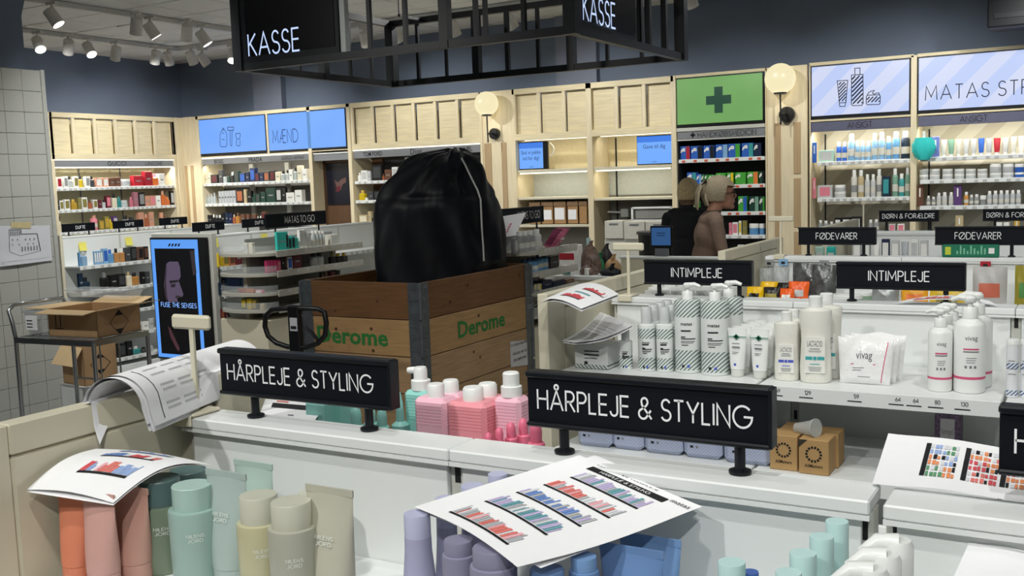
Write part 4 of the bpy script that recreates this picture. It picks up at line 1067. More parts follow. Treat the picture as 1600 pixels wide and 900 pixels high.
row('the third shelf under the blue light boxes', [
 (826, 843, 40, 'box', 'bk'), (845, 868, 42, 'box', 'bk'), (872, 898, 35, 'btl', 'bk', 'wh'), (902, 930, 40, 'btl', 'bk', 'sv'), (934, 962, 42, 'btl', 'bk', 'wh'), (966, 1003, 22, 'box', 'bk'), (1008, 1040, 15, 'box', 'np'), (1045, 1080, 25, 'box', 'nv'), (1084, 1110, 35, 'btl', 'cp', 'bg'), (1114, 1150, 18, 'btl', 'am', 'br'),
 (1168, 1215, 32, 'box', 'br'), (1228, 1260, 30, 'box', 'br'), (1285, 1332, 32, 'box', 'br'), (1338, 1358, 55, 'btl', 'cl', 'wh'), (1362, 1386, 50, 'btl', 'cl', 'wh'), (1390, 1432, 5, 'box', 'br', 'mr')], 200, 330, 6.667, 1.19, YF)
# fragrance bay
row('the top shelf left of the draped bag', [(192, 216, 350, 'btl', 'wh', 'wh'), (218, 268, 333, 'box', 'wh', 'lg'), (270, 293, 338, 'box', 'lg'), (299, 382, 288, 'box', 'bk', 'dg'), (384, 399, 358, 'btl', 'cp', 'br'), (402, 455, 325, 'box', 'br'), (458, 505, 305, 'box', 'wh', 'lg')], 520, 200, 5, 1.7, YF)
row('the second shelf left of the draped bag', [(198, 246, 488, 'btl', 'yl', 'gd'), (252, 271, 545, 'box', 'wh'), (276, 315, 500, 'box', 'dg'), (320, 364, 490, 'box', 'bk', 'dg'), (368, 400, 480, 'box', 'bk')], 520, 200, 5, 1.463, YF)
row('the third shelf left of the draped bag', [(198, 270, 680, 'box', 'bg', 'cr'), (272, 300, 652, 'box', 'bg'), (302, 322, 685, 'btl', 'bk', 'cr'), (325, 350, 680, 'box', 'bg', 'gd')], 520, 200, 5, 1.187, YF)
row('the fourth shelf left of the draped bag', [(1262, 1300, 290, 'box', 'dg'), (1305, 1345, 270, 'btl', 'cl', 'bk'), (1350, 1400, 340, 'box', 'dk'), (1405, 1445, 345, 'jar', 'dk', 'dg')], 370, 320, 6.667, .96, YF)
row('the fifth shelf left of the draped bag', [(1262, 1325, 525, 'btl', 'cl', 'gr'), (1335, 1388, 505, 'box', 'ol'), (1392, 1440, 520, 'btl', 'cl', 'bk')], 370, 320, 6.667, .72, YF)
row('the top shelf right of the draped bag', [(1115, 1150, 295, 'box', 'gr'), (1152, 1165, 300, 'box', 'dg')], 520, 200, 5, 1.7, YF)

# medicine bay : blue cartons with a coloured side and a white swoosh
def med_box(n, x0, x1, yt, z, ox, oy, k, base, side, phrase, dome=False):
    A, B, T = at_y(ox + x0 / k, oy + yt / k, YF + .05), at_y(ox + x1 / k, oy + yt / k, YF + .05), at_y(ox + (x0 + x1) / 2 / k, oy + yt / k, YF + .05)
    w, h = (B.x - A.x) * .97, T.z - z
    t = thing('medicine_box', '%s carton with %s side, %s from the left on %s' % (PAL[base][0], PAL[side][0], ORD[n], phrase), 'box', ((A.x + B.x) / 2, YF + .09, z), 'cartons on ' + phrase)
    G().box(-w / 2, w / 2, -.04, .04, 0, h, pm(base), .003 if not dome else .012).build('carton', t, local=True)
    G().box(w * .12, w * .5 - .001, -.0415, -.04, .004, h - .004, pm(side)).build('side_print', t, local=True)
    g = G(); ribbon(g, [(-w * .42 + .42 * w * i / 6 + (.0 if i < 6 else 0), h * (.52 + .3 * math.sin(i / 6 * math.pi * .7))) for i in range(7)] , h * .1, lambda a, b: Vector((a, -.0425, b)), pm('wh'))
    g.box(-w * .42, w * .02, -.0427, -.0422, h * .62, h * .74, pm('wh')); g.build('swoosh_print', t, local=True)
for n, (x0, x1, yt, s) in enumerate(((216, 320, 325, 'rd'), (328, 447, 322, 'bk'), (460, 570, 316, 'bk'), (585, 713, 305, 'lb'), (715, 842, 298, 'gn'), (857, 980, 290, 'tl'), (985, 1060, 290, 'nv'))):
    med_box(n, x0, x1, yt, 1.8, 1030, 180, 6.667, 'bl' if n < 6 else 'np', s, 'the top medicine shelf')
for n, (x0, x1, yt, b, s) in enumerate(((287, 385, 598, 'bl', 'tl'), (388, 437, 615, 'bl', 'lb'), (440, 470, 618, 'dk', 'gn'), (474, 505, 616, 'dk', 'gn'), (508, 573, 622, 'gn', 'sg'), (580, 692, 603, 'gn', 'gn'), (703, 773, 598, 'gn', 'yl'), (785, 902, 597, 'gn', 'gn'), (910, 1028, 590, 'gn', 'or'), (1040, 1095, 585, 'dk', 'bk'))):
    med_box(n, x0, x1, yt, 1.53, 1030, 180, 6.667, b, s, 'the second medicine shelf', n in (5, 7, 8))
for n, (x0, x1, yt, b, s) in enumerate(((560, 605, 230, 'gn', 'dk'), (1020, 1112, 180, 'gn', 'bl'), (1135, 1236, 180, 'dk', 'sg'), (1244, 1300, 180, 'dk', 'gn'))):
    med_box(n, x0, x1, yt, 1.257, 1000, 280, 6.667, b, s, 'the third medicine shelf')
row('the fourth medicine shelf', [(925, 956, 455, 'box', 'pk'), (960, 1018, 450, 'box', 'wh', 'pk'), (1028, 1054, 435, 'box', 'wh', 'yl'), (1064, 1112, 432, 'box', 'ol'), (1122, 1228, 465, 'jar', 'sk', 'wh'), (1234, 1300, 465, 'jar', 'sk', 'wh')], 1000, 280, 6.667, 1.022, YF)
row('the lowest medicine shelf in view', [(930, 965, 720, 'box', 'pk'), (968, 1010, 725, 'box', 'lv', 'pu'), (1015, 1075, 685, 'box', 'wh', 'gr'), (1080, 1130, 700, 'box', 'wh', 'lv')], 1000, 280, 6.667, .78, YF)

# skincare bays
row('the top left striped skincare shelf', [(128, 160, 235, 'flm', 'bl'), (172, 280, 288, 'box', 'mt', 'lg'), (292, 330, 230, 'rnd', 'bl', 'wh'), (332, 368, 230, 'rnd', 'bl', 'wh'), (371, 424, 175, 'rnd', 'lb', 'wh'), (426, 456, 220, 'rnd', 'lb', 'wh'), (458, 496, 222, 'rnd', 'lb', 'wh'), (498, 535, 224, 'rnd', 'lb', 'wh'),
  (537, 583, 172, 'rnd', 'lb', 'wh'), (585, 634, 163, 'rnd', 'lb', 'wh'), (637, 678, 192, 'rnd', 'sk', 'wh'), (680, 735, 158, 'rnd', 'sk', 'wh'), (740, 806, 155, 'rnd', 'np', 'cl')], 1240, 170, 4.444, 1.722, YF)
row('the top right striped skincare shelf', [(958, 1014, 195, 'flm', 'lv'), (1020, 1067, 215, 'tub', 'of'), (1070, 1117, 213, 'tub', 'sg'), (1124, 1166, 211, 'tub', 'of'), (1175, 1220, 209, 'tub', 'lg'), (1228, 1271, 207, 'tub', 'lg'), (1280, 1326, 205, 'tub', 'bl'), (1334, 1380, 204, 'tub', 'sv'), (1387, 1438, 203, 'tub', 'rd'),
  (1447, 1496, 198, 'tub', 'lg'), (1505, 1552, 192, 'tub', 'of'), (1560, 1600, 188, 'tub', 'wh')], 1240, 170, 4.444, 1.728, YF)
row('the second left striped skincare shelf', [(130, 154, 480, 'flm', 'pk'), (165, 268, 532, 'box', 'lg', 'pk'), (274, 356, 575, 'jar', 'lg', 'wh'), (394, 440, 425, 'rnd', 'of', 'wh'), (442, 487, 425, 'rnd', 'bg', 'wh'), (490, 529, 455, 'rnd', 'lg', 'wh'), (532, 568, 455, 'rnd', 'lg', 'wh'), (571, 612, 420, 'rnd', 'of', 'wh'), (614, 668, 470, 'box', 'np', 'tl'),
  (680, 724, 415, 'rnd', 'sg', 'wh'), (726, 768, 450, 'rnd', 'tl', 'wh'), (771, 808, 410, 'rnd', 'sg', 'wh')], 1240, 170, 4.444, 1.376, YF)
row('top of the lower jar, second left skincare shelf', [(276, 354, 530, 'jar', 'lg', 'wh')], 1240, 170, 4.444, 1.43, YF)
JX = [(868, 934), (938, 1013), (1027, 1103), (1113, 1184), (1190, 1264), (1272, 1345), (1357, 1443), (1447, 1530), (1533, 1600)]
row('the second right skincare shelf, lower layer', [(a, b, 458 - 2 * i, 'jar', 'lg' if i < 8 else 'bl', 'wh') for i, (a, b) in enumerate(JX)], 1240, 170, 4.444, 1.523, YF)
for i, (a, b) in enumerate(JX):
    zt = at_y(1240 + (a + b) / 2 / 4.444, 170 + (458 - 2 * i) / 4.444, YF + .05).z
    row('the second right skincare shelf, %s of the upper layer' % ORD[i], [(a, b, (418 if i < 6 else 382), 'jar', 'lg' if i < 8 else 'bl', 'wh')], 1240, 170, 4.444, zt + .001, YF, group='upper layer of skincare jars')
row('the third right striped skincare shelf', [(852, 903, 530, 'flm', 'br'), (920, 950, 605, 'rnd', 'gr', 'wh'), (955, 986, 612, 'rnd', 'gr', 'wh'), (990, 1025, 585, 'rnd', 'lg', 'wh'), (1028, 1066, 580, 'rnd', 'lg', 'wh'), (1075, 1110, 580, 'rnd', 'lg', 'wh'), (1112, 1168, 530, 'flm', 'pu'), (1180, 1216, 578, 'rnd', 'am', 'wh'),
  (1219, 1250, 598, 'rnd', 'gr', 'wh'), (1252, 1289, 595, 'rnd', 'gr', 'wh'), (1291, 1338, 603, 'jar', 'gr', 'wh'), (1341, 1378, 572, 'rnd', 'sv', 'wh'), (1381, 1420, 570, 'rnd', 'sv', 'wh'), (1423, 1460, 568, 'rnd', 'sv', 'wh'), (1463, 1500, 567, 'rnd', 'sv', 'wh'), (1503, 1540, 566, 'rnd', 'sv', 'wh'), (1543, 1580, 566, 'rnd', 'sv', 'wh')], 1240, 170, 4.444, 1.284, YF)
row('the third left striped skincare shelf', [(168, 200, 775, 'rnd', 'gr', 'wh'), (203, 240, 778, 'rnd', 'gr', 'wh'), (243, 278, 785, 'rnd', 'gr', 'wh'), (283, 330, 758, 'box', 'bk', 'wh'), (333, 395, 755, 'box', 'bk', 'wh'), (398, 470, 750, 'box', 'bk', 'wh'), (515, 550, 772, 'rnd', 'gr', 'wh'), (553, 590, 770, 'rnd', 'gr', 'wh'), (660, 705, 800, 'box', 'lg', 'pk'), (720, 770, 800, 'box', 'wh', 'pk')], 1240, 170, 4.444, 1.05, YF)
row('the fourth right striped skincare shelf', [(1122, 1180, 742, 'flm', 'bg'), (1400, 1450, 790, 'jar', 'lg', 'wh'), (1455, 1500, 790, 'jar', 'lg', 'wh'), (1530, 1570, 770, 'flm', 'gd')], 1240, 170, 4.444, 1.05, YF)
# turquoise mitten bundle hung on the upright
p = at_y(1240 + 905 / 4.444, 170 + 270 / 4.444, YF - .03)
t = thing('washing_mitt', 'turquoise ruffled washing mitt hung on the skincare shelving upright', 'mitt', (p.x, p.y, p.z - .1))
rings = []
for i in range(9):
    f = i / 8; rr = .035 + .06 * math.sin(math.pi * (.15 + .8 * (1 - f)))
    rings.append([(p.x + rr * (1 + .16 * math.sin(7 * a + 3 * i)) * math.cos(a), p.y - .01 + .5 * rr * (1 + .16 * math.cos(6 * a)) * math.sin(a), p.z - .11 + .2 * f) for a in [2 * math.pi * j / 28 for j in range(28)]])
G().loft(rings, paint((50, 196, 192), .8)).build('ruffled_cloth', t)
G().box(p.x - .012, p.x + .012, p.y - .004, p.y + .002, p.z + .08, p.z + .15, pm('wh')).build('header_card', t)
# ------------------------------------------------------------------ near products
def place(x0, x1, ytop, z, Y=None, ybase=None):
    xc = (x0 + x1) / 2
    if Y is None: Y = at_z(xc, ybase, z).y
    A, B, T = at_y(x0, (ytop + 60), Y), at_y(x1, (ytop + 60), Y), at_y(xc, ytop, Y)
    return (A.x + B.x) / 2, Y, B.x - A.x, T.z - z
def brand_print(t, word_lines, r, zc, h, w, m, flat=None, gap=1.5):
    """small lettering wrapped on the front of a round body (local coordinates, front towards the camera)"""
    g = G()
    for i, s in enumerate(word_lines):
        ps, tw = text_strokes(s, .22); k = min(h, w / max(tw, .1))
        for p in ps:
            def fn(a, b, i=i, k=k, tw=tw):
                x = (a - tw / 2) * k; z = zc - i * gap * h + b * h
                if flat is not None: return Vector((x, -flat, z))
                th = x / r + VIEWA
                return Vector((r * 1.008 * math.sin(th), -r * 1.008 * math.cos(th), z))
            q = []
            for a, b in zip(p[:-1], p[1:]): q += [a, ((a[0] + b[0]) / 2, (a[1] + b[1]) / 2)]
            ribbon(g, q + [p[-1]], .13, fn, m)
    g.build('printed_name', t, local=True)
VIEWA = 0.0
def view_angle(x, y): return math.atan2(-x, y) if False else math.atan2(x, y) * -1.0
WSTR = stripes('white_bottle_green_stripes', (226, 230, 228), (96, 118, 112), 95, (1, 0, -1), .008, .06, .145, .19, .42)
WSTRS = stripes('white_small_bottle_green_stripes', (226, 230, 228), (96, 118, 112), 110, (1, 0, -1), .006, .036, .086, .112, .42)
WPL = mat('white_bottle_plastic', (232, 234, 232), .32, grain=.01)
WPLC = mat('warm_white_bottle_plastic', (232, 231, 222), .3, grain=.01)
BLUEI = mat('blue_print', (70, 88, 190), .5, grain=0); TEALI = mat('teal_print', (62, 164, 168), .5, grain=0); PINKI = mat('pink_print', (206, 84, 122), .5, grain=0); GRNI = mat('dark_green_print', (24, 104, 76), .5, grain=0)
def greek(t, r, rows, m, flat=None):
    """lines of small print: (z, x0, x1, thickness)"""
    g = G()
    for (z, x0, x1, th) in rows:
        n = 5
        pts = [(x0 + (x1 - x0) * i / n, z) for i in range(n + 1)]
        def fn(a, b):
            if flat is not None: return Vector((a, -flat, b))
            an = a / r + VIEWA; return Vector((r * 1.008 * math.sin(an), -r * 1.008 * math.cos(an), b))
        ribbon(g, pts, th, fn, m)
    g.build('small_print', t, local=True)
def pump_head(t, z, s=1.0, m=None, turn=0.0, chrome=False):
    m = m or WPL
    G().lathe([(.0135 * s, z), (.0135 * s, z + .018 * s), (.012 * s, z + .02 * s)], CHROME if chrome else m, n=18).build('collar', t, local=True)
    G().lathe([(.0045 * s, z + .018 * s), (.0045 * s, z + .03 * s)], m, n=10).build('pump_stem', t, local=True)
    c, sn = math.cos(turn), math.sin(turn)
    g = G().lathe([(.009 * s, z + .028 * s), (.0105 * s, z + .03 * s), (.0105 * s, z + .036 * s), (.007 * s, z + .04 * s)], m, n=16)
    g.tube([(0, 0, z + .034 * s), (c * .018 * s, sn * .018 * s, z + .036 * s), (c * .032 * s, sn * .032 * s, z + .031 * s)], [.0065 * s, .0055 * s, .004 * s], m, 8)
    g.build('pump_head', t, local=True)

INTS = 1.142
# white cylinder pump bottles and small bottles with green stripes
def striped(label, x, y, w, h, pump, lab=True, scale_h=None):
    t = thing('intimate_wash_bottle', label, 'bottle', (x, y, INTS), 'striped white wash bottles')
    r = w / 2
    global VIEWA
    VIEWA = math.atan2(-x, y) * -1.0 * -1.0
    m = WSTR if pump else WSTRS
    G().lathe([(r * .94, 0), (r, .004), (r, h * .955), (r * .97, h * .985), (r * .8, h)], m, n=28).build('bottle_body', t, local=True)
    if pump: pump_head(t, h, 1.05, WPL, .05)
    else:
        G().lathe([(r * .6, h), (r * .6, h + .042), (r * .55, h + .044)], mat('pale_grey_cap', (198, 202, 202), .4), n=20).build('cap', t, local=True)
    if lab:
        g = G(); font_text(g, 'matas', .008 if pump else .0055, (-r * .55, 0, h * .66 if pump else h * .6), INK, width=r * .85, bold=.02)
        g.v = [Vector((r * 1.01 * math.sin(p.x / r - math.atan2(x, y) * -1 * -1 * 0 + VA(x, y)), -r * 1.01 * math.cos(p.x / r + VA(x, y)), p.z)) for p in g.v]
        g.build('printed_name', t, local=True)
        VIEWA = VA(x, y)
        greek(t, r, [(h * .6 - .003, -r * .55, r * .2, .004), (h * .5, -r * .55, -r * .2, .003), (h * .475, -r * .55, r * .55, .0028), (h * .44, -r * .55, r * .5, .0016), (h * .42, -r * .55, r * .4, .0016), (h * .39, -r * .5, 0, .0022)], INK)
        greek(t, r, [(h * .1, -r * .5, -r * .3, .007)], INK); greek(t, r, [(h * .1, -r * .1, r * .1, .007)], BLUEI)
    VIEWA = 0.0
    return t
def VA(x, y):
    """angle of the side that faces the camera, about the bottle's axis from -Y"""
    return math.atan2(-x, y)
def near(x0, x1, ysh, ybase, z): # x, y, width, height of the body up to its shoulder
    return place(x0, x1, ysh, z, ybase=ybase)
X, Y, w, h = near(1048, 1088, 470, 584, INTS); striped('left striped white pump bottle under the INTIMPLEJE sign', X, Y + w / 2, w, h, True)
X, Y, w, h = near(1089, 1132, 472, 588, INTS); striped('right striped white pump bottle beside the cross tubes', X, Y + w / 2, w, h, True)
striped('striped white pump bottle hidden behind the right one', X + .012, Y + w * 1.55, w, h, True, False)
sm = near(993, 1019, 508, 581, INTS); striped('small striped white bottle, left of the front pair', sm[0], sm[1] + sm[2] / 2, sm[2], sm[3], False)
s2 = near(1022, 1047, 508, 582, INTS); striped('small striped white bottle, right of the front pair', s2[0], s2[1] + s2[2] / 2, s2[2], s2[3], False)
for k in range(3):
    striped(ORD[k + 1] + ' small striped bottle in the left row behind the front pair', sm[0] - .0005, sm[1] + sm[2] * (1.55 + 1.06 * k), sm[2], sm[3], False, False)
striped('small striped bottle behind the right one of the front pair', s2[0], s2[1] + s2[2] * 1.6, s2[2], s2[3], False, False)
s3 = near(965, 984, 534, 578, INTS); striped('smallest striped bottle under the drooping printouts', s3[0], s3[1] + s3[2] / 2, s3[2] * 1.02, s3[3], False)
# white tubes with a green cross
def cross_tube(label, x, y, w, h, front):
    t = thing('ointment_tube', label, 'tube', (x, y, INTS), 'white tubes with a green cross')
    G().lathe([(w * .3, 0), (w * .33, .003), (w * .34, h * .15)], mat('translucent_cap', (214, 216, 210), .3), n=20).build('cap', t, local=True)
    tb = tube_shape(w, h * .84, w * .66, WPL, h * .155, 24, 9).build('tube_body', t, local=True)
    G().box(-w * .5, w * .5, -.0012, .0012, h * .95, h, WPL).build('crimp', t, local=True)
    if front:
        g = G(); f = w * .2
        g.box(-w * .49, w * .49, -f - .0006, -f, h * .82, h * .845, mat('sage_line', (140, 176, 164), .5)); g.v = [Vector((p.x, p.y * .7, p.z)) for p in g.v]
        c = w * .13
        g.box(-c, c, -f - .001, -f - .0004, h * .81, h * .86, GRNI); g.box(-c * .4, c * .4, -f - .001, -f - .0004, h * .785, h * .885, GRNI); g.build('cross_print', t, local=True)
        greek(t, 1, [(h * .7, -w * .2, w * .2, .002), (h * .62, -w * .2, w * .2, .004), (h * .52, -w * .18, w * .15, .0015), (h * .49, -w * .18, w * .05, .0015)], GREYINK, flat=w * .3)
        greek(t, 1, [(h * .26, -w * .1, w * .02, .006)], BLUEI, flat=w * .33)
for c, (x0, x1, yb) in enumerate(((1134, 1164, 590), (1169, 1199, 593))):
    X, Y, w, h = near(x0, x1, 515 + c * 2, yb, INTS)
    for k in range(5):
        cross_tube('%s tube with green cross, %s in its row from the front' % ('left' if c == 0 else 'right', ORD[k]), X + .001 * k, Y + w * .4 + k * w * .78, w, h, k == 0)
# tall white oval wash bottles
def oval(label, x, y, w, h, cap_h, band, front=True):
    t = thing('wash_bottle', label, 'bottle', (x, y, INTS), 'white oval wash bottles', .16)
    r = w / 2
    G().lathe([(r * .88, 0), (r * .96, .004), (r * .99, h * .2), (r * .9, h * .55), (r * .93, h * .75), (r, h * .93), (r * .98, h * .965), (r * .45, h)], WPLC, n=32, sy=.72).build('bottle_body', t, local=True)
    G().lathe([(r * .4, h), (r * .42, h + cap_h), (r * .36, h + cap_h + .002)], WPL, n=20, sy=.9).build('flip_cap', t, local=True)
    if front:
        f = r * .72 * .99 + .0012
        lab = G().box(-r * .62, r * .62, -f - .0006, -f + .002, h * .14, h * .62, mat('label_white', (234, 234, 228), .35)).build('label', t, local=True)
        g = G(); letters(g, 'LACTACYD', h * .068, (0, -f - .0009, h * .5), INK, width=r * .9, anchor='c', weight=.12, gap=.2); g.build('printed_name', t, local=True)
        greek(t, 1, [(h * .465, -r * .3, r * .3, .0018), (h * .44, -r * .4, r * .4, .001), (h * .425, -r * .35, r * .35, .001)], GREYINK, flat=f + .0009)
        greek(t, 1, [(h * .34, -r * .58, r * .58, h * .045)], band, flat=f + .0009)
        g = G(); g.tube([(0, -f - .001, h * .34), (0, -f - .0014, h * .34)], h * .034, pm('wh'), 20); g.tube([(0, -f - .0014, h * .34), (0, -f - .0018, h * .34)], h * .026, band, 20); g.build('emblem', t, local=True)
        greek(t, 1, [(h * .26, -r * .3, r * .3, .002)], band, flat=f + .0009)
        greek(t, 1, [(h * (.22 - .017 * k), -r * (.4 - .02 * k), r * (.4 - .02 * k), .0011) for k in range(4)], GREYINK, flat=f + .0009)
    return t
X, Y, w, h = near(1206, 1245, 504, 596, INTS); oval('smaller white oval bottle with a violet blue band', X, Y + w * .4, w, h, .022, BLUEI); oval('white oval bottle hidden behind the violet-banded one', X + .004, Y + w * 1.2, w, h, .022, BLUEI, False)
X, Y, w, h = near(1245, 1295, 483, 600, INTS); oval('larger white oval bottle with a teal band', X, Y + w * .4, w, h, .026, TEALI); oval('white oval bottle hidden behind the teal-banded one', X + .012, Y + w * 1.2, w, h, .026, TEALI, True)
# wipe packs
X, Y, w, h = near(1303, 1392, 532, 604, INTS)
FOILW = mat('white_foil_wrap', (236, 236, 236), .25, grain=.03, scale=50, bump=.25)
for k in range(3):
    yy = Y + .03 + .034 * k
    t = thing('wipe_pack', '%s white wipe pack from the front of the leaning row' % ORD[k], 'pack', (X + .008 * k, yy, INTS), 'white wipe packs')
    def pil(u, v, s, k=k):
        e = math.sin(math.pi * min(max(u, 0), 1)) ** .4 * math.sin(math.pi * min(max(v, 0), 1)) ** .4
        return Vector(((u - .5) * w * (1.0 - .12 * (1 - v)), s * .017 * e + .03 * v * .5, v * h * (1 - .03 * math.sin(9 * u))))
    g = G().grid(lambda u, v: pil(u, v, -1), 18, 12, FOILW); g2 = G().grid(lambda u, v: pil(1 - u, v, 1), 18, 12, FOILW); g.add(g2.v, g2.f, FOILW); g.build('wrapper', t, local=True)
    if k == 0:
        g = G(); font_text(g, 'vivag', h * .17, (0, 0, h * .55), mat('grey_brand_ink', (92, 94, 96), .5), width=w * .3, anchor='c')
        for (z, a, b, th, m) in ((.45, -.25, .22, .02, PINKI), (.36, -.22, .0, .014, GREYINK), (.31, -.22, -.05, .014, GREYINK), (.17, -.12, .12, .012, GREYINK)):
            ribbon(g, [(a * w, z * h), (b * w, z * h)], th * h, lambda x, y: Vector((x, 0, y)), m)
        for i in range(9): g.box(w * (.33 + .008 * i), w * (.345 + .008 * i), -.0001, .0001, h * (.05 + .1 * i), h * (.15 + .1 * i), PINKI)
        g.v = [pil(p.x / w + .5, min(p.z / h, .99), -1) + Vector((0, -.0008 + p.y, 0)) for p in g.v]
        g.build('print', t, local=True)
# white pump bottles with pink line
def pinkline(label, x, y, w, h, s, front):
    t = thing('wash_pump_bottle', label, 'bottle', (x, y, INTS), 'white pump bottles with a pink line')
    r = w / 2
    G().lathe([(r * .94, 0), (r, .004), (r, h * .9), (r * .9, h * .94), (r * .45, h)], WPL, n=30).build('bottle_body', t, local=True)
    G().lathe([(r * 1.006, h * .19), (r * 1.006, h * .225)], PINKI, n=30).build('pink_band', t, local=True)
    pump_head(t, h, s, WPL, math.pi * .95)
    global VIEWA
    if front:
        va = VA(x, y)
        g = G(); font_text(g, 'vivag', h * .065, (-r * .3, 0, h * .72), mat('grey_brand_ink', (92, 94, 96), .5), width=r * .8)
        g.v = [Vector((r * 1.01 * math.sin(p.x / r + va), -r * 1.01 * math.cos(p.x / r + va), p.z)) for p in g.v]; g.build('printed_name', t, local=True)
        VIEWA = va
        greek(t, r, [(h * .6, -r * .4, r * .6, .0035)], PINKI); greek(t, r, [(h * .565, -r * .4, r * .6, .003), (h * .48, -r * .2, r * .45, .0015), (h * .45, -r * .2, r * .4, .0015), (h * .42, -r * .2, r * .35, .0015), (h * .36, -r * .3, -r * .15, .006), (h * .36, 0, r * .15, .006), (h * .36, r * .28, r * .43, .006)], GREYINK)
        VIEWA = 0.0
    return t
X, Y, w, h = near(1447, 1486, 513, 613, INTS); pinkline('smaller white pump bottle with a pink line, front one', X, Y + w / 2, w, h, 1.0, True)
for k in range(2): pinkline('smaller white pump bottle with a pink line, %s behind the front one' % ORD[k], X + .006 * (k + 1), Y + w * (1.55 + 1.05 * k), w, h, 1.0, False)
X, Y, w, h = near(1487, 1538, 500, 616, INTS); pinkline('larger white pump bottle with a pink line, front one', X, Y + w / 2, w, h, 1.25, True); pinkline('larger white pump bottle with a pink line, behind', X + .008, Y + w * 1.55, w, h, 1.25, False)
# blue-striped test sticks
BST = stripes('white_tube_blue_stripes', (226, 228, 232), (88, 110, 150), 120, (1, 0, -1), .004, .016, .062, .076, .5)
for k, (x0, x1) in enumerate(((1571, 1591), (1593, 1613))):
    X, Y, w, h = near(x0, x1, 540, 622 + k, INTS)
    t = thing('test_tube_pack', '%s slim white tube with blue stripes at the shelf end' % ('left' if k == 0 else 'right'), 'tube', (X, Y + w / 2, INTS), 'slim blue-striped tubes')
    G().lathe([(w / 2 * .95, 0), (w / 2, .003), (w / 2, h)], BST, n=20).build('tube_body', t, local=True); G().lathe([(w * .52, h), (w * .52, h + .01), (w * .48, h + .012)], WPL, n=20).build('cap', t, local=True)
    greek(t, 1, [(h * .7, -w * .3, w * .2, .002), (h * .55, -w * .3, w * .3, .001), (h * .45, -w * .3, w * .3, .0015)], GREYINK, flat=w * .51)
# striped carton under the printouts
X, Y, w, h = near(899, 950, 540, 577, INTS)
t = thing('pad_carton', 'white carton with grey stripes under the drooping printouts', 'carton', (X, Y + .05, INTS))
G().box(-w / 2, w / 2, -.05, .05, 0, h, stripes('striped_carton', (210, 212, 210), (96, 110, 106), 90, (1, 0, 1), -1, .012, 9, 9, .5), .002).build('carton', t, local=True)
greek(t, 1, [(h * .75, -w * .2, w * .25, .003), (h * .6, -w * .2, w * .25, .004), (h * .45, -w * .2, w * .2, .002), (h * .25, -w * .2, -w * .1, .008)], INK, flat=.0505)
# shelf price labels
g = G()
for s, px, py in (('69', 1215, 607), ('129', 1262, 611), ('59', 1338, 617), ('64', 1403, 621), ('64', 1431, 624), ('80', 1465, 626), ('130', 1507, 629)):
    yr = IY + .012 - .36 - .0046; p = at_y(px, py, yr); letters(g, s, .0085, (p.x, yr, INTS - .014), INK, anchor='c', weight=.15)
    g.box(p.x - .02, p.x + .012, yr - .0001, yr + .0001, INTS - .023, INTS - .0205, INK)
o = g.build('price_figures', intg); o['kind'] = 'stuff'

# lower shelf
LS = SH2
FOILB = stripes('pale_blue_pad_wrap', (176, 184, 206), (158, 168, 194), 120, (1, 0, -1), -9, 9, rough=.25)
for k, (x0, x1, yb) in enumerate(((900, 953, 700), (954, 1003, 705), (1005, 1064, 712), (1066, 1126, 719), (1129, 1203, 728))):
    X, Y, w, h = near(x0, x1, yb - 48, yb, LS)
    t = thing('pad_pack', '%s pale blue plastic pad pack from the left on the lower shelf' % ORD[k], 'pack', (X, Y + .06, LS), 'pale blue pad packs')
    G().box(-w / 2, w / 2, -.055, .055, 0, .075, FOILB, .012).build('wrapper', t, local=True)
    greek(t, 1, [(.03, -w * .3, -w * .22, .006)], INK, flat=.0555); greek(t, 1, [(.03, -w * .15, -w * .09, .006)], GREYINK, flat=.0555)
KRAFT = mat('kraft_box_board', (176, 142, 94), .7, grain=.05, scale=20)
for k, (x0, x1, yt, yb) in enumerate(((1203, 1246, 681, 735), (1248, 1295, 688, 742))):
    X, Y, w, h = near(x0, x1, yt, yb, LS)
    for r in range(2):
        t = thing('kraft_box', '%s kraft box with a dotted ring, %s' % ('left' if k == 0 else 'right', ('front', 'behind')[r]), 'box', (X + (.0 if r == 0 else .006), Y + .034 + .07 * r, LS), 'small kraft boxes')
        G().box(-w / 2, w / 2, -.034, .034, 0, h, KRAFT, .0015).build('carton', t, local=True)
        g = G()
        for q in range(14):
            a = 2 * math.pi * q / 14; ribbon(g, [(math.cos(a) * w * .2, h * .58 + math.sin(a) * w * .2), (math.cos(a) * w * .28, h * .58 + math.sin(a) * w * .28)], w * .07, lambda u, v: Vector((u, -.0346, v)), INK)
        font_text(g, 'AllMatters', h * .09, (0, -.0346, h * .2), INK, width=w * .6, anchor='c', bold=.01)
        g.poly([(-w / 2, -.0346, h * .99), (-w * .5, -.0346, h * .75), (-w * .2, -.0346, h * .99)], mat('dark_kraft_print', (52, 48, 36), .7))
        g.build('print', t, local=True)
Y += .01; X = at_y(1256, 668, Y).x; KH = h
zc = at_y(1250, 676, Y + .03).z - .006
t = thing('measuring_cup', 'clear plastic cup lying on top of the kraft boxes', 'cup', (X, Y + .03, LS + KH))
FROST = mat('frosted_plastic', (206, 210, 208), .3, alpha=.45, grain=.02)
g = G().tube([(-.028, .012, .012), (0, 0, .017), (.022, -.01, .021)], [.012, .016, .021], FROST, 20); g.build('cup_wall', t, local=True)
G().tube([(.021, -.0095, .021), (.024, -.0108, .0214)], [.0225, .0225], FROST, 20).build('rim', t, local=True)
X, Y, w, h = place(1460, 1500, 648, LS, Y=2.6)
t = thing('gel_box', 'purple patterned gel box on the lower shelf behind the planogram', 'box', (X, Y + .04, LS), None)
PURP = mat('purple_floral_board', (112, 92, 118), .5, grain=.5, scale=160)
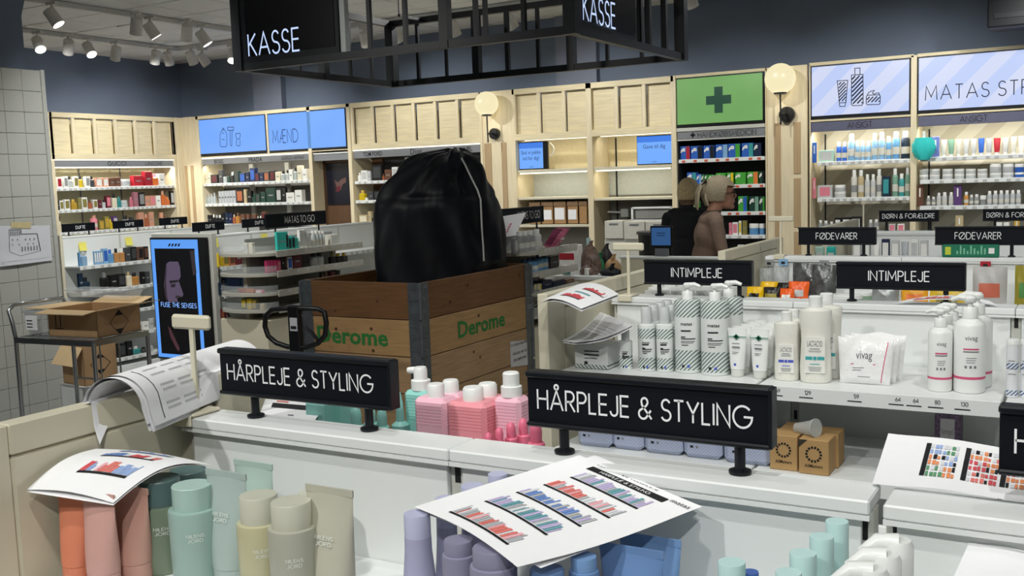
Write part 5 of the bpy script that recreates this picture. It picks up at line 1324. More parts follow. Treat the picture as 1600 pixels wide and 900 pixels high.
G().box(-w / 2, w / 2, -.04, .02, 0, h, PURP, .0015).build('carton', t, local=True)
g = G().box(-w * .28, w * .28, -.0408, -.04, 0, h * .9, paint((206, 202, 206), .5)); font_text(g, 'femigel', h * .14, (0, -.0412, h * .55), GREYINK, width=w * .45, anchor='c'); g.build('label', t, local=True)

# ------------------------------------------------------------------ near gondola, products on the camera side
def cap_bottle(label, x0, x1, ytop, ycap, Y, body, cap, wf=1.0, text=True, hexa=False, group='capped bottles on the near shelf', tcol=None, neck=False):
    """round bottle with a wide cap: x0..x1 cap edges, ytop cap top, ycap cap bottom in the picture"""
    xc = (x0 + x1) / 2
    A, B = at_y(x0, ycap, Y), at_y(x1, ycap, Y); w = B.x - A.x; zt = at_y(xc, ytop + 6, Y).z; zcp = at_y(xc, ycap, Y).z; x = (A.x + B.x) / 2
    t = thing('toiletry_bottle', label, 'bottle', (x, Y, SH1), group)
    r = w / 2 * wf; hb = zcp - SH1
    if neck: prof = [(r * 1.25, 0), (r * 1.32, .006), (r * 1.3, hb * .35), (r * 1.12, hb * .6), (r * .97, hb * .85), (r * .95, hb)]
    else: prof = [(r * .97, 0), (r, .004), (r * 1.03, hb * .5), (r * 1.05, hb - .004), (r * 1.02, hb - .001), (r * .9, hb)]
    G().lathe(prof, body, n=32).build('bottle_body', t, local=True)
    rc = w / 2 * .94
    G().lathe([(rc, hb), (rc, zt - SH1 - .001), (rc * .97, zt - SH1)], cap, n=32).build('cap', t, local=True)
    if text:
        va = VA(x, Y); g = G()
        for i, s in enumerate(('NILENS', 'JORD')):
            ps, tw = text_strokes(s, .3); k = r * .75 / 4.6
            for p in ps: ribbon(g, p, .14, (lambda a, b, i=i, tw=tw: Vector((r * 1.045 * math.sin((a - tw / 2) * k * 1.0 / r + va), -r * 1.045 * math.cos((a - tw / 2) * k / r + va), hb * .68 - i * .0065 + b * .0042))), tcol or mat('pale_print', (226, 230, 224), .5))
        g.build('printed_name', t, local=True)
    return t
def squeeze(label, x0, x1, ytop, Y, m, text=True, flip=True, group='squeeze tubes on the near shelf', lean=0):
    A, B = at_y(x0, ytop, Y), at_y(x1, ytop, Y); w = B.x - A.x; x = (A.x + B.x) / 2; h = (A.z + B.z) / 2 - SH1
    t = thing('squeeze_tube', label, 'tube', (x, Y, SH1), group)
    G().lathe([(w * .34, 0), (w * .36, .002), (w * .36, .022)], m, n=24, sy=.84).build('cap', t, local=True)
    tube_shape(w, h - .03, w * .62, m, .0225, 28, 12).build('tube_body', t, local=True)
    g = G().box(-w * .5, w * .5, -.0013, .0013, h - .0085, h, m); g.build('crimp', t, local=True)
    if text:
        f = lambda z: -(w * .31 * (1 - ((z - .0225) / (h - .03)) ** 1.6)) - .0012
        g = G(); zz = h * .62
        for i, s in enumerate(('NILENS', 'JORD')):
            ps, tw = text_strokes(s, .3); k = w * .4 / 4.6
            for p in ps: ribbon(g, p, .14, (lambda a, b, i=i, tw=tw: Vector(((a - tw / 2) * k, f(zz - i * .007 + b * .0045) - .0008, zz - i * .007 + b * .0045))), mat('pale_print', (226, 230, 224), .5))
        g.build('printed_name', t, local=True)
    return t
CO = mat('orange_tube', (212, 128, 98), .45, grain=.02); DP = mat('dusty_pink_tube', (204, 158, 150), .45, grain=.02); PT = mat('pink_tan_tube', (202, 156, 142), .45, grain=.02)
GB = mat('sage_green_glass', (124, 138, 118), .25, grain=.02); GC = mat('slate_teal_cap', (92, 116, 116), .35, grain=.02); TB = mat('pale_teal_bottle', (152, 178, 172), .3, grain=.02); TC = mat('pale_teal_cap', (170, 198, 190), .35, grain=.02)
TS_ = mat('blue_sage_tube', (168, 184, 180), .4, grain=.02); TS2 = mat('mint_sage_tube', (178, 200, 190), .4, grain=.02); YB_ = mat('straw_bottle', (188, 184, 150), .25, grain=.02); BGc = mat('putty_cap', (196, 196, 180), .35, grain=.02)
GRB = mat('putty_bottle', (170, 170, 156), .35, grain=.02); BT = mat('putty_tube', (186, 184, 168), .42, grain=.02)
squeeze('orange tube at the left end under the draped planogram', 90, 133, 772, .862, CO, False)
squeeze('dusty pink tube beside the orange one', 128, 178, 770, .86, DP, False)
squeeze('pink tan tube between dusty pink tube and green bottle', 174, 230, 760, .905, PT, False)
cap_bottle('sage green bottle with a slate cap', 228, 274, 742, 786, .945, GB, GC, 1.08)
cap_bottle('slate-capped bottle half hidden behind the pale teal one', 275, 317, 729, 770, 1.035, GB, GC, 1.08, False)
cap_bottle('pale teal bottle with a pale teal cap', 279, 325, 752, 793, .935, TB, TC, 1.12)
squeeze('blue sage tube in front of the mint one', 322, 384, 737, .95, TS_)
squeeze('mint sage tube standing behind the blue sage one', 366, 425, 722, 1.02, TS2)
cap_bottle('straw coloured bottle with a putty cap', 383, 429, 768, 814, .925, YB_, BGc, 1.1)
cap_bottle('putty capped bottle hidden behind the putty tube', 471, 500, 764, 800, 1.03, GRB, BGc, 1.1, False)
cap_bottle('putty grey bottle with a putty cap', 432, 482, 778, 822, .905, GRB, BGc, 1.1)
squeeze('putty grey tube at the right of the skincare group', 478, 551, 762, .925, BT)
LI = mat('lilac_bottle', (168, 168, 198), .42, grain=.02); LI2 = mat('grey_lilac_bottle', (138, 136, 160), .42, grain=.02); LIC = mat('lilac_cap', (186, 188, 216), .42, grain=.02)
BU = mat('steel_blue_tube', (118, 152, 198), .38, grain=.02); BU2 = mat('deep_blue_tube', (104, 136, 184), .38, grain=.02); MI = mat('mint_bottle', (192, 224, 222), .4, grain=.02)
HG = 'hair bottles on the near shelf'
cap_bottle('lilac bottle at the left of the big planogram', 635, 671, 797, 838, .945, LI, LIC, 1.0, False, group=HG, neck=True)
cap_bottle('grey lilac bottle under the big planogram edge', 697, 738, 838, 865, .90, LI2, LI2, 1.05, False, group=HG)
cap_bottle('lilac-capped bottle nearest the slot in the spine', 684, 712, 773, 822, .985, LI, LIC, 1.0, False, group=HG, neck=True)
cap_bottle('lilac-capped bottle, second behind the planogram', 723, 755, 753, 795, 1.02, LI, LIC, 1.0, False, group=HG, neck=True)
cap_bottle('lilac-capped bottle, farthest behind the planogram', 765, 793, 735, 775, 1.055, LI, LIC, 1.0, False, group=HG, neck=True)
cap_bottle('wide grey lilac bottle below the planogram', 742, 800, 850, 882, .89, LI2, LI2, 1.05, False, group=HG)
cap_bottle('deep blue bottle below the planogram', 830, 880, 884, 905, .9, BU2, BU2, 1.05, False, group=HG)
cap_bottle('steel blue bottle left of the blue tubes', 893, 932, 864, 890, .93, BU2, BU, 1.05, False, group=HG)
squeeze('front steel blue tube below the planogram', 937, 1037, 855, .975, BU2, False)
squeeze('rear steel blue tube below the planogram', 968, 1064, 838, 1.035, BU, False)
for lab, a, b, yt, Yv in (('first mint-capped bottle from the left', 1122, 1166, 873, .93), ('second mint-capped bottle from the left', 1211, 1254, 889, .915), ('third mint-capped bottle from the left', 1233, 1277, 859, .95), ('fourth mint-capped bottle from the left', 1264, 1304, 833, .985), ('rear mint-capped bottle, farthest right of the row', 1289, 1327, 809, 1.02)):
    cap_bottle(lab, a, b, yt, yt + 52, Yv, MI, MI, 1.0, False, group='mint hair bottles', neck=True)
cap_bottle('blue bottle between the mint-capped ones', 1160, 1186, 888, 905, .95, mat('royal_blue_bottle', (78, 112, 190), .4), mat('royal_blue_bottle', (78, 112, 190), .4), 1.1, False, group=HG)
for k, (px, py, Yv) in enumerate(((1385, 882, .93), (1405, 860, .965), (1424, 838, 1.0))):
    p = at_y(px, py, Yv)
    t = thing('pump_bottle', '%s white pump bottle from the front beside the spine gap' % ORD[k], 'bottle', (p.x - .012, Yv, SH1), 'white pump bottles near the spine gap')
    h = p.z - SH1 - .012
    G().lathe([(.0155, 0), (.016, .004), (.016, h * .55), (.015, h * .64), (.0135, h * .66)], WPL, n=24).build('bottle_body', t, local=True)
    G().lathe([(.0135, h * .66), (.0135, h * .82)], CHROME, n=20).build('chrome_collar', t, local=True)
    g = G().lathe([(.014, h * .82), (.0145, h * .84), (.0145, h), (.012, h + .006)], WPL, n=20); g.tube([(0, 0, h + .001), (-.018, -.004, h + .002), (-.033, -.008, h - .009)], [.011, .009, .005], WPL, 10); g.build('pump_head', t, local=True)

# ------------------------------------------------------------------ far side of the near gondola
def lump(name, label, x0, x1, ytop, Y, fn, group=None, cat='bottle'):
    A, B = at_y(x0, ytop + 20, Y), at_y(x1, ytop + 20, Y); zt = at_y((x0 + x1) / 2, ytop, Y).z
    t = thing(name, label, cat, ((A.x + B.x) / 2, Y, SH1), group); fn(t, B.x - A.x, zt - SH1); return t
def sq_bottle(body, ribbed=True, capw=.46, caph=.02, cap=WPL, tall=False):
    def fn(t, w, h):
        hb = h - caph
        G().box(-w / 2, w / 2, -w * .36, w * .36, 0, hb, body, .006).build('bottle_body', t, local=True)
        g = G()
        for k in range(7): g.box(-w / 2 + .006, w / 2 - .006, -w * .36 - .0005, -w * .36, hb - .012 - k * .0048, hb - .0095 - k * .0048, body).box(w / 2, w / 2 + .0005, -w * .36 + .006, w * .36 - .006, hb - .012 - k * .0048, hb - .0095 - k * .0048, body)
        o = g.build('ribs', t, local=True); o['kind'] = 'stuff'
        G().lathe([(w * capw / 2, hb), (w * capw / 2, hb + caph * .85), (w * capw / 2 * .85, hb + caph)], cap, n=24).build('cap', t, local=True)
    return fn
PINK = mat('pink_bottle', (232, 182, 198), .4, grain=.02); CORAL = mat('coral_pink_bottle', (228, 148, 158), .4, grain=.02); AQUA = mat('aqua_bottle', (142, 202, 194), .4, grain=.02); HOT = mat('hot_pink_dropper', (222, 112, 140), .35, grain=.02)
CG = 'square bottles behind the near gondola'
for (lab, a, b, yt, Yv, m) in (('pink square bottle with white cap, left front', 657, 706, 600, 1.27, PINK), ('pink square bottle with white cap, behind the left one', 682, 728, 594, 1.335, PINK), ('coral square bottle with white cap, front', 710, 770, 605, 1.26, CORAL), ('coral square bottle with white cap, behind', 735, 790, 599, 1.32, CORAL)):
    lump('square_bottle', lab, a, b, yt, Yv, sq_bottle(m), CG)
def spray(body, nozzle):
    def fn(t, w, h):
        hb = h - .036
        G().box(-w / 2, w / 2, -w * .4, w * .4, 0, hb, body, .006).build('bottle_body', t, local=True)
        g = G()
        for k in range(8): g.box(-w / 2 + .006, w / 2 - .006, -w * .4 - .0005, -w * .4, hb - .012 - k * .0048, hb - .0095 - k * .0048, body).box(w / 2, w / 2 + .0005, -w * .4 + .006, w * .4 - .006, hb - .012 - k * .0048, hb - .0095 - k * .0048, body)
        o = g.build('ribs', t, local=True); o['kind'] = 'stuff'
        G().lathe([(w * .34, hb), (w * .34, hb + .015), (w * .3, hb + .016)], WPL, n=22).build('collar', t, local=True)
        if nozzle:
            g = G().lathe([(w * .24, hb + .016), (w * .24, h - .004), (w * .2, h)], WPL, n=18); g.tube([(0, 0, h - .007), (-w * .3, 0, h - .006), (-w * .5, 0, h - .007)], [.006, .0055, .005], WPL, 10); g.build('spray_head', t, local=True)
        else: G().lathe([(w * .27, hb + .016), (w * .27, h - .002), (w * .23, h)], WPL, n=20).build('spray_cap', t, local=True)
    return fn
lump('spray_bottle', 'aqua square spray bottle with white nozzle', 639, 676, 574, 1.3, spray(AQUA, True), CG)
lump('spray_bottle', 'pink square spray bottle with tall white cap', 778, 820, 582, 1.28, spray(PINK, False), CG)
def nozzle(m):
    def fn(t, w, h):
        r = w / 2
        G().lathe([(r * .95, 0), (r, .004), (r, h * .55), (r * .85, h * .6)], m, n=22).build('bottle_body', t, local=True)
        G().lathe([(r * .9, h * .6), (r * .9, h * .74), (r * .45, h * .77), (r * .34, h * .92), (r * .15, h)], m, n=20).build('nozzle_cap', t, local=True)
    return fn
lump('applicator_bottle', 'aqua bottle with pointed applicator tip', 612, 637, 614, 1.27, nozzle(AQUA), CG)
def dropper(m, glass=None):
    def fn(t, w, h):
        r = w / 2
        hb = h - w * 1.55
        G().lathe([(r * .95, 0), (r, .004), (r, hb - w * .35), (r * .8, hb - w * .12), (r * .55, hb)], glass or m, n=18).build('bottle_body', t, local=True)
        G().lathe([(r * .86, hb), (r * .84, hb + w * .5), (r * .7, hb + w * .58)], m, n=18).build('collar', t, local=True)
        G().lathe([(r * .56, hb + w * .58), (r * .6, hb + w * 1.1), (r * .5, hb + w * 1.4), (r * .2, h)], m, n=16).build('dropper_bulb', t, local=True)
    return fn
AQG = glassy((150, 190, 186), .6); PKG = glassy((196, 132, 140), .6)
for (lab, a, b, yt, Yv, m, gl) in (('aqua dropper bottle under the left sign, first', 545, 568, 637, 1.25, AQUA, None), ('aqua dropper bottle under the left sign, second', 568, 590, 634, 1.3, AQUA, AQG), ('aqua-lidded glass bottle right of the sign leg', 586, 608, 640, 1.24, AQUA, AQG),
     ('pink dropper bottle, first and lowest of the row', 754, 773, 677, 1.21, HOT, None), ('pink dropper bottle, second of the row', 771, 790, 669, 1.23, HOT, None), ('pink dropper bottle, third of the row', 788, 809, 661, 1.25, HOT, None), ('pink dropper bottle, tallest of the row', 806, 829, 654, 1.27, HOT, None), ('glass dropper bottle with coral collar beside the big sign', 823, 852, 660, 1.22, HOT, PKG)):
    lump('dropper_bottle', lab, a, b, yt, Yv, dropper(m, gl), 'dropper bottles behind the near gondola')
for (lab, a, b, yt, Yv) in (('aqua carton under the left sign, left', 490, 518, 628, 1.26), ('aqua carton under the left sign, right', 520, 545, 626, 1.29)):
    def fn(t, w, h):
        G().box(-w / 2, w / 2, -.02, .02, 0, h, AQUA, .002).build('carton', t, local=True); G().box(-w * .3, w * .3, -.0206, -.02, h * .4, h * .7, mat('deep_aqua_print', (80, 150, 146), .5)).build('printed_name', t, local=True)
    lump('hair_product_carton', lab, a, b, yt, Yv, fn, 'aqua cartons', 'box')

# ------------------------------------------------------------------ printed planograms
PLC = [paint(c, .8) for c in ((222, 120, 112), (232, 172, 180), (150, 174, 220), (110, 140, 200), (190, 178, 214), (104, 158, 168), (228, 142, 92), (92, 148, 108), (176, 178, 182), (214, 84, 92), (216, 218, 222))]
def sheet(t, fn, prints=(), nu=16, nv=16, name='page', texts=()):
    G().grid(fn, nu, nv, PAPER).build(name, t)
    def up(u, v, d=.0007):
        e = .004; n = (fn(min(u + e, 1), v) - fn(max(u - e, 0), v)).cross(fn(u, min(v + e, 1)) - fn(u, max(v - e, 0))).normalized()
        if n.dot(EYE - fn(u, v)) < 0: n = -n
        return fn(u, v) + n * d
    if prints or texts:
        g = G()
        for (u0, v0, u1, v1, m) in prints:
            n = max(1, int(abs(u1 - u0) * 16)); k = max(1, int(abs(v1 - v0) * 16))
            g.grid(lambda a, b: up(u0 + (u1 - u0) * a, v0 + (v1 - v0) * b), n, k, m)
        for (s, u, v, h, w, m) in texts:
            ps, tw = text_strokes(s)
            for p in ps: ribbon(g, p, .13, lambda a, b: up(u + a / tw * w, v + b * h, .001), m)
        o = g.build('print', t)
def planogram(u0, v0, u1, v1, rows, cols, seed, dense=.9):
    """rows of small coloured product shapes above dark shelf bars"""
    R = random.Random(seed); out = []; dv = (v1 - v0) / rows
    for r in range(rows):
        vb = v0 + r * dv; out.append((u0, vb, u1, vb + dv * .13, INK)); c = R.choice(PLC); x = u0
        while x < u1 - .005:
            w = (u1 - u0) / cols * R.uniform(.5, 1.1)
            if R.random() < .25: c = R.choice(PLC)
            if R.random() < dense: out.append((x, vb + dv * .15, min(x + w * .85, u1), vb + dv * R.uniform(.5, .9), c))
            x += w
    return out
def quad_fn(c, bulge=None):
    c = [Vector(p) for p in c]
    def fn(u, v):
        p = c[0].lerp(c[1], u).lerp(c[3].lerp(c[2], u), v)
        if bulge: p = p + Vector((0, 0, bulge(u, v)))
        return p
    return fn
# big planogram on the lilac bottles: corners left, near, right, far
def pg(label, loc): return thing('planogram_printout', label, 'paper', loc, 'planogram printouts')
c = [at_z(647, 793, 1.268), at_z(808, 888, 1.262), at_z(1097, 796, 1.272), at_z(905, 712, 1.307)]
t = pg('large planogram printout lying across the lilac and blue bottles', c[0])
fn = quad_fn(c, lambda u, v: .006 * math.sin(math.pi * u) * (1 - .5 * v) + .004 * math.sin(3 * u + 4 * v) * u)
pr = []
for i, (a, b, col) in enumerate(((.06, .2, 0), (.26, .4, 4), (.44, .56, 3), (.6, .72, 0), (.76, .88, 4))):
    # columns run along v; every block is one shelf of products
    R_ = random.Random(i + 3); pr.append((.25, a + .005, .8, a + .02, INK))
    x = .25
    while x < .78:
        w = R_.uniform(.012, .03); m = R_.choice([PLC[col], PLC[col], PLC[(col + 1) % 11], PLC[8], PLC[10]])
        pr.append((x, a + .025, x + w * .85, b - R_.uniform(0, .04), m)); x += w
pr.append((.2, .9, .82, .945, INK))
sheet(t, fn, pr, 22, 22, texts=(('HARPLEJE & STYLING', .3, .912, .02, .4, LETTER), ('MATAS LIFE HARPLEJE', .2, .97, .008, .5, INK)))
g = G(); font_text(g, 'matas', .03, (0, 0, 0), INK, width=.14, bold=.0)
g.v = [fn(min(.84 + p.x, 1), min(.93 + p.z, 1)) + Vector((0, 0, .0012)) for p in g.v]; g.build('printed_name', t)
c2 = [at_z(655, 800, 1.262), at_z(845, 889, 1.256), at_z(1090, 795, 1.266), at_z(930, 712, 1.305)]
sheet(t, quad_fn(c2, lambda u, v: .004 * math.sin(math.pi * u)), name='page_beneath')
# left planogram draped over the tubes
c = [at_x(42, 766, EPX - .004), at_z(177, 787, 1.247), at_z(331, 727, 1.258), at_x(150, 702, EPX - .004)]
t = pg('planogram printout draped over the orange and pink tubes', c[0])
fn = quad_fn(c, lambda u, v: .02 * math.sin(math.pi * v) * (.55 + .5 * u) + .006 * math.sin(math.pi * u))
sheet(t, fn, planogram(.34, .25, .85, .5, 1, 12, 5) + planogram(.3, .6, .8, .78, 1, 14, 8) + planogram(.3, .84, .75, .97, 1, 14, 4), 18, 18)
sheet(t, quad_fn([p - Vector((0, 0, .003)) for p in c], lambda u, v: .02 * math.sin(math.pi * v) * (.55 + .5 * u)), name='page_beneath')
# planogram on the right-hand gondola top
c = [at_z(1363, 757, 1.3035), at_z(1640, 790, 1.3035), at_z(1650, 712, 1.303), at_z(1388, 678, 1.303)]
t = pg('planogram printout on the right near gondola top', c[0])
def pf(u0, u1, col): return
prs = []
for i, (u0, cols) in enumerate(((.26, (7, 6, 2)), (.5, (0, 9, 6)), (.72, (6, 9, 0)), (.93, (5, 2, 8)))):
    prs.append((u0, .2, u0 + .03, .85, INK)); R_ = random.Random(i)
    for a in range(6):
        for b in range(7): prs.append((u0 + .034 + b * .025, .2 + a * .11, u0 + .05 + b * .025 + .006 * (b % 2), .262 + a * .11 + .03 * R_.random(), PLC[cols[(a // 2 + (b > 3)) % 3]] if R_.random() < .8 else (INK if R_.random() < .5 else PLC[10])))
sheet(t, quad_fn(c, lambda u, v: .003 * math.sin(4 * u) ** 2), [p for p in prs if p[2] <= 1.0], 16, 10)
# blank sheet at the lower right corner
c = [at_z(1480, 925, 1.25), at_z(1640, 930, 1.25), at_z(1640, 875, 1.262), at_z(1516, 845, 1.268)]
t = pg('blank white sheet leaning at the lower right corner', c[0]); sheet(t, quad_fn(c, lambda u, v: .003 * math.sin(math.pi * u)), ((.1, .93, .8, .935, GREYINK),), 8, 8)
# curled stack over the end panel
t = thing('curled_printouts', 'thick stack of large printouts curled over the gondola end panel', 'paper', (EPX - .02, 1.1, 1.352))
def curl(off, y0, y1, la, lb):
    R0 = .041 + off; pa_, pb_ = Vector((-1.212, .95 + y0, 0)), Vector((-1.376, 1.352 + y0, 0)); ad = (pb_ - pa_).normalized(); cr = Vector((ad.y, -ad.x, 0))
    def fn(u, v):
        s = -la + (la + lb) * u; q = R0 * math.pi / 2; o = pa_.lerp(pb_, v); cz = 1.385 - .041 - .018 * v
        if s < -q: x, z = -R0 + .25 * (-s - q), cz - (-s - q) * .95
        elif s > q: x, z = R0 + .25 * (s - q), cz - (s - q) * .97
        else: a = s / R0; x, z = R0 * math.sin(a), cz + R0 * math.cos(a)
        P = o + cr * x; P.z = z
        if P.x < EPX - .009: P.z = max(P.z, 1.352 + off * .3)
        return P
    return fn
ya, yb = at_x(200, 600, EPX - .02).y - .02, at_x(372, 545, EPX - .02).y
for k, (of, d, la, lb) in enumerate(((0, 0, .15, .125), (.002, .004, .145, .13), (.004, -.004, .14, .12), (.006, .006, .13, .128))):
    fnc = curl(of, d, d, la - .03, lb - .026)
    prs = []
    if k == 3:
        R_ = random.Random(2)
        for b, (u0, n) in enumerate(((.55, 3), (.62, 3), (.72, 3), (.76, 3), (.86, 3), (.9, 3))):
            for q in range(n):
                for z in range(9): prs.append((u0 + .004, .12 + q * .13 + z * .011, u0 + .022, .124 + q * .13 + z * .011, GREYINK))
        prs.append((.52, .075, .97, .08, INK))
        sheet(t, fnc, prs, 40, 8)
    else: sheet(t, fnc, (), 40, 6)
# printouts on the intimate care gondola end
c = [at_z(823, 480, 1.335), at_z(908, 483, 1.345), at_z(967, 460, 1.352), at_z(905, 444, 1.358)]
t = thing('printout_stack', 'stapled printouts draped over the INTIMPLEJE gondola end panel', 'paper', (EPX, 2.6, 1.352))
fn = quad_fn(c, lambda u, v: .022 * math.sin(math.pi * min(u * 1.0, 1)) * (1 - .4 * v))
sheet(t, fn, planogram(.45, .2, .8, .4, 1, 8, 3) + planogram(.5, .62, .95, .8, 1, 8, 6) + [(.5, .45, .8, .5, PLC[5])], 16, 10)
sheet(t, quad_fn([p - Vector((0, 0, .006)) for p in c], lambda u, v: .022 * math.sin(math.pi * u) * (1 - .4 * v)), name='page_beneath')
c = [at_y(880, 532, 2.36), at_y(985, 519, 2.4), at_y(945, 487, 2.6), at_y(938, 489, 2.62)]
t = thing('printout_stack', 'printouts drooping onto the striped carton below the T holder', 'paper', (c[0].x, 2.4, c[0].z))
c = [at_y(878, 533, 2.37), at_y(900, 536, 2.335), at_y(990, 508, 2.42), at_y(938, 488, 2.62)]
fn = quad_fn(c, lambda u, v: -.01 * math.sin(math.pi * v)); sheet(t, fn, [(.1, .1 + .08 * k, .9, .105 + .08 * k, GREYINK) for k in range(9)], 10, 12)
sheet(t, quad_fn([p + Vector((.004, -.004, -.004)) for p in c], lambda u, v: -.012 * math.sin(math.pi * v)), name='page_beneath')
# curved sheet on the spine between the care and food gondolas
c = [at_z(1398, 474, 1.304), at_z(1560, 478, 1.304), at_z(1545, 470, 1.31), at_z(1420, 468, 1.31)]
t = pg('planogram printout curved over the spine behind the right INTIMPLEJE sign', c[0]); sheet(t, quad_fn(c, lambda u, v: .012 * math.sin(math.pi * u)), planogram(.15, .2, .8, .8, 1, 9, 2), 12, 6)
c = [at_y(404, 652, 1.2), at_y(490, 660, 1.2), at_y(510, 632, 1.32), at_y(415, 624, 1.32)]
t = pg('planogram printout behind the left sign', c[0]); sheet(t, quad_fn(c), [(.15, .55, .75, .8, INK), (.2, .88, .4, .95, PLC[0]), (.5, .2, .6, .24, GREYINK)], 8, 8)
# ------------------------------------------------------------------ gondolas that run away from the camera
def gondola_y(label, x0, x1, y0, y1, levels, depth_r, depth_l, ztop=1.3, m=None, spine=None, bay=.55):
    """double-sided unit along Y; x0..x1 spine thickness"""
    m = m or WHITE; t = thing('gondola', label, 'gondola', ((x0 + x1) / 2, y0, 0), 'white gondolas')
    n = max(1, round((y1 - y0) / bay)); st = (y1 - y0) / n
    for k in range(n):
        a, b = y0 + k * st, y0 + (k + 1) * st
        G().box(x0, x1, a, b - .002, ztop - .016, ztop, m, .002).build('top_cap', t)
        G().box(x1 - .014, x1 - .004, a + .01, b - .01, .15, ztop - .017, spine or m).build('spine_panel', t)
        G().box(x0 + .004, x0 + .014, a + .01, b - .01, .15, ztop - .017, spine or m).build('spine_panel', t)
        for z in levels:
            s = G().box(x1 - .004, x1 + depth_r, a + .003, b - .003, z - .016, z, m, .002).build('shelf', t)
            G().box(x1 + depth_r - .004, x1 + depth_r + .004, a + .003, b - .003, z - .03, z + .002, m, .001).build('price_rail', s)
            tickets(s, a, b, z, 7, TICK, x1 + depth_r + .0205, 'y')
            if depth_l: G().box(x0 - depth_l, x0 + .004, a + .003, b - .003, z - .016, z, m, .002).build('shelf', t)
    for k in range(n + 1):
        a = y0 + k * st; G().box(x0 + .004, x1 - .004, max(a - .01, y0), min(a + .01, y1), 0, ztop - .017, PALE).build('upright', t)
    G().box(x0 - depth_l, x1 + depth_r, y0, y1, 0, .13, m, .003).build('base_plinth', t)
    return t
d1 = gondola_y('white perfume gondola behind the trolley with three DUFTE signs', -7.78, -7.68, 5.62, 8.0, (1.045, .825, .615, .405, .2), .2, .22)
G().box(-7.79, -7.67, 5.59, 5.619, 0, 1.315, CREAM, .003).build('end_post', d1)
d2 = gondola_y('white perfume gondola behind the advertising totem with two DUFTE signs', -6.16, -6.07, 5.66, 7.9, (1.06, .845, .622, .4), .22, .24)
G().box(-6.55, -5.885, 5.6, 5.655, 0, 1.325, PALE, .004).build('end_panel', d2)
for lab, px0, px1, X_ in (('black DUFTE sign nearest the tiled pillar', 97, 147, -7.73), ('middle one of three black DUFTE signs on the far gondola', 177, 223, -7.73), ('farthest of three black DUFTE signs, beside the wall corner', 250, 292, -7.73),
                      ('black DUFTE sign above the advertising totem', 301, 349, -6.115), ('black DUFTE sign half hidden by the long shelf sign', 379, 426, -6.115)):
    a, b = at_x(px0, 350, X_).y, at_x(px1, 346, X_).y
    L = b - a; sign(lab, 'DUFTE', (X_, a), L, (0, 1, 0), legs=(.06, L - .06), twidth=.095, tstart=L * .4, cap=.026, weight=.13)
for k, (px, py, X_, nm) in enumerate(((129, 385, -7.675, 'left of the blue boxes'), (201, 377, -7.675, 'above the dark boxes'), (335, 379, -6.065, 'beside the advertising totem'), (413, 372, -6.065, 'behind the teal cartons'))):
    p = at_x(px, py, X_ + .004)
    t = thing('sticky_note', 'yellow sticky note on the gondola spine ' + nm, 'note', p, 'yellow sticky notes')
    G().grid(lambda u, v: Vector((p.x + .012 * (1 - v) ** 2, p.y + (u - .5) * .075, p.z + (v - .5) * .075)), 3, 4, mat('yellow_sticky_paper', (234, 226, 110), .8)).build('sheet', t)
def yrow(phrase, items, ox, oy, k, z, X_, **kw): row(phrase, items, ox, oy, k, z, X_, 'y', back=.02, **kw)
yrow('the top shelf behind the trolley', [(818, 838, 430, 'box', 'sk'), (848, 908, 425, 'btl', 'lb', 'sv'), (978, 1000, 418, 'box', 'lb', 'wh'), (1002, 1022, 416, 'box', 'lb', 'wh'), (1024, 1044, 414, 'box', 'lb', 'wh'), (1046, 1066, 412, 'box', 'lb', 'wh'), (1070, 1122, 390, 'box', 'lb', 'bl'), (1126, 1184, 400, 'btl', 'sk', 'bl'),
   (1190, 1245, 390, 'btl', 'am', 'bk'), (1250, 1299, 388, 'btl', 'am', 'wh'), (1305, 1358, 380, 'box', 'dg'), (1361, 1420, 372, 'box', 'bk', 'dg'), (1436, 1494, 372, 'box', 'br', 'bk'), (1497, 1545, 368, 'box', 'bk', 'br')], 0, 330, 6.667, 1.045, -7.48)
yrow('the second shelf behind the trolley', [(818, 863, 650, 'box', 'np'), (866, 940, 690, 'btl', 'np', 'bk'), (1062, 1142, 640, 'btl', 'bk', 'gr'), (1146, 1224, 665, 'box', 'bk'), (1226, 1308, 655, 'box', 'bk', 'dg'), (1320, 1374, 630, 'btl', 'cr', 'bg'), (1376, 1450, 640, 'btl', 'am', 'bk'), (1470, 1510, 630, 'box', 'bk'), (1514, 1560, 630, 'box', 'dg')], 0, 330, 6.667, .825, -7.48)
yrow('the third shelf behind the trolley', [(570, 640, 108, 'box', 'bk'), (645, 700, 105, 'box', 'br'), (705, 760, 100, 'box', 'br', 'bk'), (763, 800, 92, 'box', 'br', 'wh'), (803, 845, 90, 'box', 'bk'), (848, 890, 88, 'box', 'bk')], 0, 440, 3.75, .615, -7.48)
yrow('the fourth shelf behind the trolley', [(745, 782, 240, 'box', 'wh'), (785, 808, 215, 'rnd', 'wh', 'wh'), (810, 832, 212, 'rnd', 'wh', 'wh'), (835, 872, 235, 'box', 'wh'), (875, 900, 215, 'box', 'lg')], 0, 440, 3.75, .405, -7.48)
yrow('the lowest shelf behind the trolley', [(690, 738, 365, 'box', 'bk', 'dg'), (742, 776, 350, 'box', 'bk'), (783, 828, 380, 'btl', 'tl', 'wh'), (832, 868, 385, 'btl', 'dg', 'bk'), (872, 900, 365, 'btl', 'cl', 'sv')], 0, 440, 3.75, .2, -7.48)
yrow('the top shelf right of the totem', [(936, 960, 440, 'box', 'yl', 'gd'), (962, 986, 432, 'btl', 'yl', 'bk'), (988, 1048, 430, 'box', 'gd', 'ol'), (1052, 1113, 425, 'box', 'cp', 'br'), (1117, 1188, 425, 'box', 'mr'), (1192, 1280, 440, 'box', 'nv', 'np')], 200, 330, 6.667, 1.06, -5.85)
